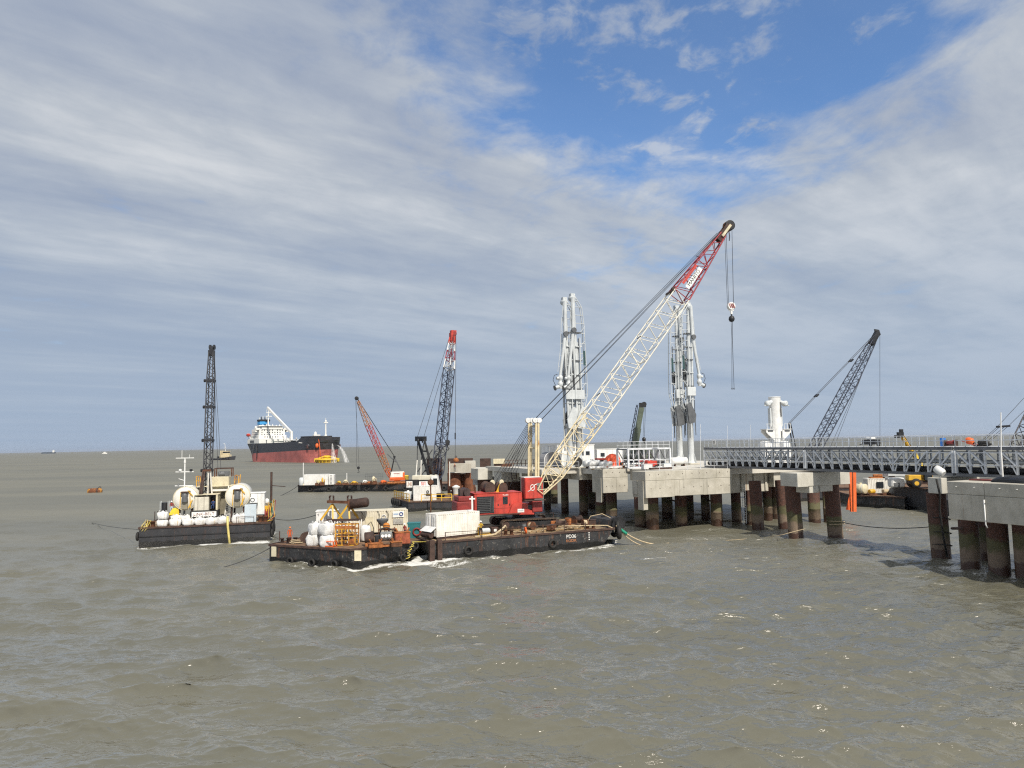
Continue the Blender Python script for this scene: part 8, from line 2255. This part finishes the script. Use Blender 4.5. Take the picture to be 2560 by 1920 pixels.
part(tk, 'deck_house', MB().bev(TL * 0.80, TL * 0.82, -3, 3, 17.5, 24, 0.1).lathe([(1.3, 24), (1.3, 25.5), (0.4, 26.6)], (TL * 0.81, -1, 0), n=10), M_TWHT)
x, hb = tsec(0.962, 0.8)
part(tk, 'bow_line', MB().path([(x, -hb - 0.4, 20.5), (x + 2.5, -hb - 0.6, 14), (x + 6, -hb - 1.5, 5)], 0.25, 6), M_ORANGE)
part(tk, 'fender_ball', MB().lathe([(0.3, 2.0), (1.2, 1.2), (1.4, 0), (1.2, -1.2), (0.3, -2.0)], (x - 0.6, -hb - 1.4, 14.2), n=12), M_ORANGE)
def spray_mat():
    m, t, b = new_mat('water_spray')
    g = t.n('ShaderNodeNewGeometry').outputs['Position']
    n_ = t.noise(t.n('ShaderNodeMapping', ins={0: g, 3: (1.2, 1.2, 0.15)}).outputs[0], 1.0, 4, 0.6)
    b.inputs['Base Color'].default_value = (0.8, 0.8, 0.8, 1)
    b.inputs['Roughness'].default_value = 0.9
    t.set(b, 'Alpha', t.mrange(n_, 0.35, 0.75, 0.05, 0.5))
    return m
M_SPRAY = spray_mat()
x, hb = tsec(0.93, 0.7)
jx = rootm(tk) @ Vector((x, -hb, 13.5))
for (px_, py_, w_) in ((831, 1109, 1.0), (842, 1113, 0.8)):
    p0 = at(px_, py_, 598); pts = []
    rings = []
    for k_ in range(9):
        q = k_ / 8
        c_ = p0 + Vector(((2.0 if px_ < 840 else 9.0) * q, -3 * q, -p0.z * q * q if px_ > 840 else -p0.z * q))
        rr = w_ * (0.5 + 2.2 * q)
        rings.append([c_ + Vector((rr * math.cos(a), rr * math.sin(a), 0)) for a in [2 * math.pi * j_ / 10 for j_ in range(10)]])
    part(tk, 'water_jet', MB().loft(rings, smooth=True, caps=False), M_SPRAY, True)

# ------------------------------------------------------------------ the yellow buoy before the bow
yp = atz(812, 1157)
yb_ = thing('mooring_buoy', 'large yellow round mooring buoy floating under the tanker bow', 'buoy', (yp.x, yp.y + 7, 0))
part(yb_, 'float', MB().lathe([(8.3, -1), (8.3, 0.6), (8.8, 2.4), (9.6, 2.5), (9.6, 3.3), (8.4, 3.4)], n=36), mat('buoy_yellow_low', (0.55, 0.33, 0.02), 0.5))
for i in range(36):
    a = 2 * math.pi * i / 36
    part(yb_, 'fender_rib', MB().beam((8.75 * math.cos(a), 8.75 * math.sin(a), 0.3), (9.2 * math.cos(a), 9.2 * math.sin(a), 2.45), 0.45, 0.5), mat('rib_brown', (0.20, 0.11, 0.02), 0.7) if i % 2 else M_YELB)
part(yb_, 'deck', MB().lathe([(8.4, 3.41), (8.3, 3.6), (4, 4.2), (2.6, 4.4)], n=30), M_YELB)
part(yb_, 'turret', MB().lathe([(2.6, 4.41), (2.6, 5.6), (3.1, 5.7), (3.1, 6.2), (1.6, 6.3)], n=20).box(-2.2, 2.2, -0.8, 0.8, 6.31, 7.2), M_YELB)
for s_ in (-1, 1):
    part(yb_, 'arm', MB().beam((2.0 * s_, -1.5, 6.6), (9.4 * s_, -1.5, 3.6), 0.7, 0.6).beam((2.0 * s_, 1.5, 6.6), (9.4 * s_, 1.5, 3.6), 0.7, 0.6), M_YELB)
    part(yb_, 'arm_end', MB().bev(min(9.0 * s_, 10.2 * s_), max(9.0 * s_, 10.2 * s_), -2, 2, 0.8, 4.4, 0.3), M_YELB)
for i in range(5):
    part(yb_, 'mooring_gear', MB().bev(-5 + 2.1 * i, -4.0 + 2.1 * i, -5.5, -4.6, 3.7, 4.7 + 0.5 * (i % 2), 0.1), M_YEL if i % 2 else M_YELB)

for o_ in yb_.children:
    o_.data.transform(Matrix.Diagonal((1.0, 1.0, 0.82, 1)))
# ------------------------------------------------------------------ tug, far ships, small buoy
tp0 = atz(590, 1150)
tg = thing('tugboat', 'dark hulled tug with a cream wheelhouse left of the tanker', 'tugboat', (atz(560, 1150).x, atz(560, 1150).y, 0), R(-12))
sec = []
for t_ in [0, 0.06, 0.2, 0.45, 0.7, 0.85, 0.94, 1.0]:
    x = -14.5 + 29 * t_
    hb = 4.6 * (1 - max(0, (t_ - 0.6) / 0.4) ** 2.2) * (0.85 + 0.15 * min(1, t_ / 0.15)) + 0.05
    zd_ = 2.0 + 4.3 * max(0, t_ - 0.35) ** 1.2
    xb = x - (1.6 if t_ > 0.95 else 0) + (1.0 if t_ < 0.03 else 0)
    sec.append([(xb, -hb * 0.8, -1), (x, -hb, 0.8), (x + (0.6 if t_ > 0.9 else 0), -hb * 1.03, zd_), (x + (0.6 if t_ > 0.9 else 0), hb * 1.03, zd_), (x, hb, 0.8), (xb, hb * 0.8, -1)])
th_ = part(tg, 'hull', MB().loft(sec), M_TBLK)
for i in range(6):
    part(th_, 'tyre_fender', MB().torus((-9 + 3.6 * i, -4.75, 1.5 + 0.25 * i), (0, 1, 0), 0.55, 0.2), M_RUBBER)
M_TCR = mat('tug_cream', (0.62, 0.52, 0.33), 0.5, 0, 0.08)
part(tg, 'deckhouse', MB().bev(-4, 8.0, -3.0, 3.0, 2.6, 6.0, 0.3), M_TCR)
whs = part(tg, 'wheelhouse', MB().bev(-0.5, 6.2, -2.5, 2.5, 6.01, 8.0, 0.2).bev(-0.8, 6.6, -2.8, 2.8, 9.6, 10.2, 0.1), M_TCR)
for i in range(5):
    part(whs, 'window', MB().box(-0.3 + 1.3 * i, 0.8 + 1.3 * i, -2.5, -2.3, 8.02, 9.58), M_GLASS)
part(whs, 'pane_core', MB().box(-0.3, 6.0, -2.25, 2.25, 8.0, 9.6), M_GLASS)
part(tg, 'mast', MB().tube((1.5, 0, 10.2), (1.0, 0, 18.5), 0.35, 8, 0.2).box(0.2, 2.2, -1.5, 1.5, 13.5, 13.8).tube((1.0, 0, 18.2), (-0.8, 0, 19.4), 0.25, 6), M_TWHT)
part(tg, 'funnel', MB().bev(-3.8, -2.2, -2.6, -1.2, 6.01, 10.8, 0.2).bev(-3.8, -2.2, 1.2, 2.6, 6.01, 10.8, 0.2), M_TCR)
part(tg, 'winch', MB().lathe([(1.0, -1.4), (1.0, 1.4)], (-7.5, 0, 3.4), (0, 1, 0), n=12), M_BLACK)
M_HAZY = mat('distant_hull', (0.05, 0.065, 0.085), 0.6)
fs = thing('distant_ship', 'tiny blue-grey cargo ship on the left horizon', 'ship', tuple(atz(122, 1134.0)), R(4))
part(fs, 'hull', MB().loft([[(-52 + 104 * t_ - (4 if z < 1 else 0) * (t_ > 0.9), -8 * (1 - max(0, (t_ - 0.8) / 0.2) ** 2) - 0.1, z) for z in (-1, 9 + 3 * (t_ > 0.9))] + [(-52 + 104 * t_, 8 * (1 - max(0, (t_ - 0.8) / 0.2) ** 2) + 0.1, z) for z in (9 + 3 * (t_ > 0.9), -1)] for t_ in (0, 0.1, 0.5, 0.8, 0.9, 0.95, 1.0)]), M_HAZY)
part(fs, 'bridge', MB().bev(30, 42, -7, 7, 9.1, 24, 0.3).tube((36, 0, 24), (36, 0, 32), 0.6, 6), M_TWHT)
part(fs, 'hatch', MB().bev(-44, 26, -6, 6, 9.1, 11.5, 0.3), M_HAZY)
fs2 = thing('distant_boat', 'tiny white boat on the horizon between the far ship and the mast', 'boat', tuple(atz(262, 1134.5)), R(-10))
part(fs2, 'hull', MB().loft([[(-12 + 24 * t_, -3 * (1 - max(0, (t_ - 0.6) / 0.4) ** 2) - 0.1, z) for z in (-1, 2.6 + 1.6 * t_)] + [(-12 + 24 * t_, 3 * (1 - max(0, (t_ - 0.6) / 0.4) ** 2) + 0.1, z) for z in (2.6 + 1.6 * t_, -1)] for t_ in (0, 0.3, 0.6, 0.8, 0.92, 1.0)]), M_TWHT)
part(fs2, 'wheelhouse', MB().bev(-6, 4, -2.2, 2.2, 2.8, 8.0, 0.2).tube((-1, 0, 8), (-1, 0, 13), 0.25, 6), M_TWHT)
op = atz(239, 1231)
ob = thing('orange_buoy', 'rusty orange floating buoy alone on the water at the left', 'buoy', (op.x, op.y, 0), R(8))
part(ob, 'float', MB().lathe([(0.4, -2.2), (0.95, -2.0), (1.0, 0), (0.95, 1.6), (0.4, 2.0)], (-0.1, 0, 0.35), (1, 0, 0.02), n=20), mat('buoy_orange', (0.42, 0.20, 0.03), 0.6, 0, 0.3, 1.5, rust=0.75, rustcol=(0.13, 0.045, 0.018), rustscale=0.9))
part(ob, 'collar', MB().lathe([(1.04, 0.55), (1.04, 1.05)], (-0.1, 0, 0.35), (1, 0, 0.02), n=20), M_BROWN)
part(ob, 'end_ring', MB().torus((-2.05, 0, 0.4), (1, 0, 0), 0.5, 0.12), M_YELB)
part(ob, 'eye', MB().torus((1.2, 0, 1.45), (0, 1, 0), 0.3, 0.1), M_BROWN)

# ------------------------------------------------------------------ people
M_SKIN = mat('skin', (0.30, 0.16, 0.10), 0.6, 0, 0.05)
M_DARKC = mat('dark_cloth', (0.025, 0.028, 0.04), 0.9, 0, 0.2)
M_BLUEC = mat('blue_overall', (0.03, 0.06, 0.17), 0.9, 0, 0.2)
M_ORC = mat('orange_overall', (0.50, 0.10, 0.03), 0.9, 0, 0.15)
M_REDC = mat('red_overall', (0.30, 0.05, 0.04), 0.9, 0, 0.15)
M_LTC = mat('pale_vest', (0.50, 0.60, 0.68), 0.9, 0, 0.1)
M_GRC = mat('grey_cloth', (0.16, 0.16, 0.17), 0.9, 0, 0.2)
POSES = {}
def body_mesh(pose):
    """one continuous skinned figure about 1.75 m tall, standing on z = 0, facing -y"""
    if pose in POSES:
        return POSES[pose]
    V_, E_, Rr = [], [], []
    def add(p, r, par=None):
        V_.append(p); Rr.append(r)
        if par is not None:
            E_.append((par, len(V_) - 1))
        return len(V_) - 1
    sit = pose == 'sit'; lean = 0.16 if pose == 'lean' else 0.0
    pz = 0.52 if sit else 0.93
    pel = add((0, 0, pz), 0.135)
    ab = add((0, -lean * 0.5, pz + 0.20), 0.125, pel)
    ch = add((0, -lean, pz + 0.42), 0.15, ab)
    nk = add((0, -lean - 0.02, pz + 0.58), 0.055, ch)
    hd_ = add((0, -lean - 0.05, pz + 0.66), 0.085, nk)
    add((0, -lean - 0.05, pz + 0.76), 0.085, hd_)
    add((0, -lean - 0.135, pz + 0.675), 0.022, hd_)           # nose
    for s_ in (-1, 1):
        sh = add((0.19 * s_, -lean, pz + 0.49), 0.06, ch)
        if pose == 'walk':
            el = add((0.25 * s_, -lean + 0.12 * s_, pz + 0.24), 0.045, sh); wr = add((0.24 * s_, -lean - 0.1 + 0.1 * s_, pz + 0.02), 0.032, el)
        elif pose in ('lean', 'sit'):
            el = add((0.26 * s_, -lean - 0.16, pz + 0.26), 0.045, sh); wr = add((0.17 * s_, -lean - 0.40, pz + 0.26), 0.032, el)
        else:
            el = add((0.26 * s_, 0.02, pz + 0.22), 0.045, sh); wr = add((0.27 * s_, -0.06, pz - 0.02), 0.032, el)
        d_ = (Vector(V_[wr]) - Vector(V_[el])).normalized()
        pm = add(tuple(Vector(V_[wr]) + d_ * 0.06), 0.034, wr)
        for k_ in range(4):
            o_ = Vector(V_[pm]) + Vector((0, 0.012 * (k_ - 1.5), 0)) + d_ * 0.03
            f1_ = add(tuple(o_), 0.010, pm); add(tuple(o_ + d_ * (0.055 + 0.008 * (1.5 - abs(k_ - 1.5))) + Vector((-0.012 * s_, 0, 0))), 0.008, f1_)
        th2 = add(tuple(Vector(V_[wr]) + d_ * 0.03 + Vector((-0.02 * s_, -0.03, 0))), 0.011, wr)
        add(tuple(Vector(V_[th2]) + d_ * 0.05 + Vector((-0.01 * s_, -0.015, 0))), 0.009, th2)
        hip = add((0.10 * s_, 0, pz - 0.06), 0.095, pel)
        if sit:
            kn = add((0.14 * s_, -0.42, 0.50), 0.065, hip); an = add((0.14 * s_, -0.40, 0.09), 0.045, kn)
        elif pose == 'walk':
            kn = add((0.11 * s_, -0.10 - 0.12 * s_, 0.49), 0.068, hip); an = add((0.11 * s_, 0.02 - 0.2 * s_, 0.09), 0.045, kn)
        else:
            kn = add((0.13 * s_, -0.03, 0.49), 0.068, hip); an = add((0.14 * s_, 0.02, 0.09), 0.045, kn)
        a_ = Vector(V_[an])
        toe = add((a_.x, a_.y - 0.15, 0.045), 0.04, an)
        add((a_.x, a_.y + 0.05, 0.05), 0.04, an)
    me = bpy.data.meshes.new('body')
    me.from_pydata(V_, E_, [])
    o = bpy.data.objects.new('body_tmp', me)
    COL.objects.link(o)
    o.modifiers.new('skin', 'SKIN')
    for i_, sv in enumerate(me.skin_vertices[0].data):
        sv.radius = (Rr[i_], Rr[i_] * (0.72 if i_ in (0, 1, 2) else 1.0))
        sv.use_root = (i_ == 0)
    md = o.modifiers.new('sub', 'SUBSURF'); md.levels = 1; md.render_levels = 1
    bpy.context.view_layer.update()
    res = bpy.data.meshes.new_from_object(o.evaluated_get(bpy.context.evaluated_depsgraph_get()))
    bpy.data.objects.remove(o)
    POSES[pose] = (res, pz)
    return POSES[pose]
def person(label, p, rz, top, legs, pose='stand', hat=None, scale=1.0):
    base, pz = body_mesh(pose)
    me = base.copy(); me.name = 'person'
    me.materials.clear()
    for m_ in (top, legs, M_SKIN, M_BLACK):
        me.materials.append(m_)
    for f in me.polygons:
        z = f.center.z; r_ = math.hypot(f.center.x, f.center.y)
        if z > pz + 0.56: k_ = 2
        elif abs(f.center.x) > 0.20 and (z < pz + 0.02 and pose in ('stand', 'walk') and z > 0.6): k_ = 2
        elif pose in ('lean', 'sit') and f.center.y < -0.36 and z > pz + 0.15: k_ = 2
        elif z < 0.12: k_ = 3
        elif z < pz + 0.05: k_ = 1
        else: k_ = 0
        f.material_index = k_
        f.use_smooth = True
    o = bpy.data.objects.new('person', me)
    COL.objects.link(o)
    o.location = p; o.rotation_euler = (0, 0, rz); o.scale = (scale,) * 3
    o['label'] = label; o['category'] = 'person'
    ROOT[o.name] = Matrix.Translation(Vector(p)) @ Matrix.Rotation(rz, 4, 'Z')
    lean = 0.16 if pose == 'lean' else 0.0
    if hat:
        part(o, 'helmet', MB().lathe([(0.145, 0.0), (0.15, 0.02), (0.118, 0.03), (0.112, 0.09), (0.07, 0.14), (0.01, 0.155)], (0, -lean - 0.05, pz + 0.735), n=14), hat)
    return o
H_W = mat('white_helmet', (0.75, 0.75, 0.73), 0.35); H_Y = mat('yellow_helmet', (0.7, 0.5, 0.03), 0.35); H_O = mat('orange_helmet', (0.7, 0.2, 0.03), 0.35)
person('person in orange overalls standing near the left end of the work barge', wp(725, 85.0), R(30), M_ORC, M_ORC, 'stand', H_O)
person('person in a yellow helmet working behind the engine on the work barge', wp(973, 85.2), R(-20), M_GRC, M_DARKC, 'lean', H_Y)
person('person in dark clothes standing right of the yellow helmet on the work barge', wp(986, 84.4), R(20), mat('purple_cloth', (0.06, 0.045, 0.075), 0.9), M_DARKC, 'stand')
person('person in a dark jacket by the teal bin between the two front barges', wp(1012, 86.5), R(-30), M_REDC, M_DARKC, 'stand', H_W)
person('person in a white helmet bending beside the container on the crane barge', D_(7.0, 2.0, ZDD + 0.02), R(10), mat('yellow_vest', (0.55, 0.36, 0.04), 0.9), M_DARKC, 'lean', H_W)
person('person in blue overalls sitting in the open cab of the boom crane', B(8.95, 2.55, ZB + 2.0), BROT, M_BLUEC, M_BLUEC, 'sit')
person('person in red and white beside the yellow machine on the rig barge', B(3.2, 4.4, ZB + 1.4), BROT, M_REDC, M_LTC, 'stand', H_W)
person('person in an orange helmet bending behind the bags of the rig barge', B(6.6, 1.7, ZB + 0.02), BROT + 0.4, M_REDC, M_DARKC, 'lean', H_O)
person('person in dark clothes on the ledge of the unfinished platform', Vector((at(1137, 1180, 160.6).x, 160.6, at(1137, 1180, 160.6).z + 0.02)), R(15), mat('maroon_cloth', (0.10, 0.03, 0.03), 0.9), M_GRC, 'stand', H_O)
person('person in dark clothes at the back of the railed barge', ep(1128, 148.0), R(-15), M_DARKC, M_DARKC, 'stand', H_W)
person('person with a pale vest standing on the near cap at the right edge', P(10.2, -47.2, ZD + 0.03), R(-60), M_LTC, M_DARKC, 'walk')
st_ = thing('deck_stand', 'rusty plinth under the person beside the yellow machine', 'stand', B(3.2, 4.4, ZB + 0.012), BROT)
part(st_, 'top', MB().bev(-0.6, 0.6, -0.5, 0.5, 1.3, 1.385, 0.01), M_RUST)
for (x, y) in ((-0.5, -0.4), (0.5, -0.4), (-0.5, 0.4), (0.5, 0.4)):
    bar(st_, 'leg', (x, y, 0), (x, y, 1.31), 0.05, M_RUST, 'box')

# ------------------------------------------------------------------ mooring lines
def line(label, pts, r, m_, parts=None):
    t = thing('mooring_line', label, 'rope', Vector(pts[-1]))
    part(t, 'rope', MB().path(pts, r, 6), m_, True)
    return t
q0 = D_(DL + 0.6, 0.4, 2.35)
q1 = atz(1672, 1358, -0.1)
ml = line('pale twin mooring rope with a green sleeve at the crane barge bow', sag(q0, q1, 0.9), 0.085, M_ROPE)
part(ml, 'rope', MB().path(sag(q0 + Vector((0.1, 0.3, -0.1)), q1 + Vector((-1.5, -0.4, 0)), 1.1), 0.07, 6), M_ROPE, True)
sgp = sag(q0, q1, 0.9, 40)
part(ml, 'green_sleeve', MB().path(sgp[1:9], 0.19, 8), M_GREENS, True)
line('pale rope from the crane barge deck over the bow roller', [D_(17.5, 1.2, 2.7), D_(19.5, 1.0, 2.6), D_(21.8, 0.7, 2.55), D_(23.6, 0.4, 2.45), D_(24.4, -0.05, 2.0)], 0.07, M_ROPE)
line('thin pale rope looped over the bow of the crane barge', [D_(22.0, 3.0, 2.4), D_(22.5, 2.6, 3.5), D_(24.0, 2.2, 3.75), D_(25.5, 2.0, 3.0), D_(25.8, 1.4, 2.0)], 0.05, M_ROPE)
line('yellow rope from the tall jetty pile down into the sea', [at(2013, 1322, 93.6), at(1985, 1329, 93.0), at(1955, 1337, 92.0), atz(1925, 1342, -0.05)], 0.04, M_ROPE)
line('pale floating rope on the water in front of the jetty', [atz(1905, 1344, 0.10), atz(1880, 1346, 0.14), atz(1850, 1348.5, 0.12), atz(1815, 1351, 0.10)], 0.03, M_ROPE)
pA_, pB_ = atz(2111, 1344) , atz(2336, 1394)
line('dark rope slung between two jetty piles above the water', sag(Vector((pA_.x - 0.3, pA_.y, 2.0)), Vector((pB_.x + 0.2, pB_.y, 3.3)), 0.45), 0.05, M_CABLE)
line('dark wire from the left end of the work barge into the sea', sag(Vector((-28.0, 83.5, 1.6)), atz(546, 1421, -0.1), 0.25), 0.045, M_CABLE)
line('dark wire from the rig barge to the white store box', sag(B(16.8, 2.0, ZB + 0.4), Vector((at(797, 1285, 92).x, 92, at(797, 1285, 92).z)), 0.5), 0.04, M_CABLE)
line('dark wire from the left end of the far barge into the sea', sag(Vector((*FC[0], 1.8)), atz(700, 1240, -0.05), 0.2), 0.07, M_CABLE)
line('dark wire running left along the sea from the rig barge corner', sag(B(0.0, 0.5, 2.3), atz(230, 1307, 0.02), 0.2), 0.035, M_CABLE)
cr_ = thing('yellow_coil_rope', 'yellow spiral rope hanging between the two front barges', 'rope', D_(-0.9, 0.3, 0.0))
c0_, c1_ = at(1031, 1357, 81.2), at(1018, 1396, 80.2)
part(cr_, 'coil', MB().path([c0_.lerp(c1_, k_ / 40) + Vector((0.17 * math.sin(k_ * 0.9) + 0.1 * math.sin(k_ * 0.23), 0.14 * math.cos(k_ * 0.9), 0.04 * math.cos(k_ * 0.55))) for k_ in range(41)], 0.035, 6), M_ROPEY, True)
part(cr_, 'tail', MB().path([D_(-0.2, 0.6, 2.1), c0_ + Vector((0, 0, 0.1)), c0_], 0.035, 6), M_ROPEY, True)
# ------------------------------------------------------------------ thin sea haze: one closed box of even air
hm = bpy.data.materials.new('sea_haze')
hm.use_nodes = True
hm.node_tree.nodes.clear()
h_ = NT(hm.node_tree)
pv_ = h_.n('ShaderNodeVolumePrincipled', ins={'Color': (0.80, 0.87, 1.0, 1), 'Density': 0.00003, 'Anisotropy': 0.2})
h_.n('ShaderNodeOutputMaterial', ins={1: pv_.outputs[0]})
ho = single('haze', MB().box(-33000, 33000, -90, 31000, -3.0, 62), hm, kind='stuff', loc=(0, 0, 0))
ho.display_type = 'WIRE'
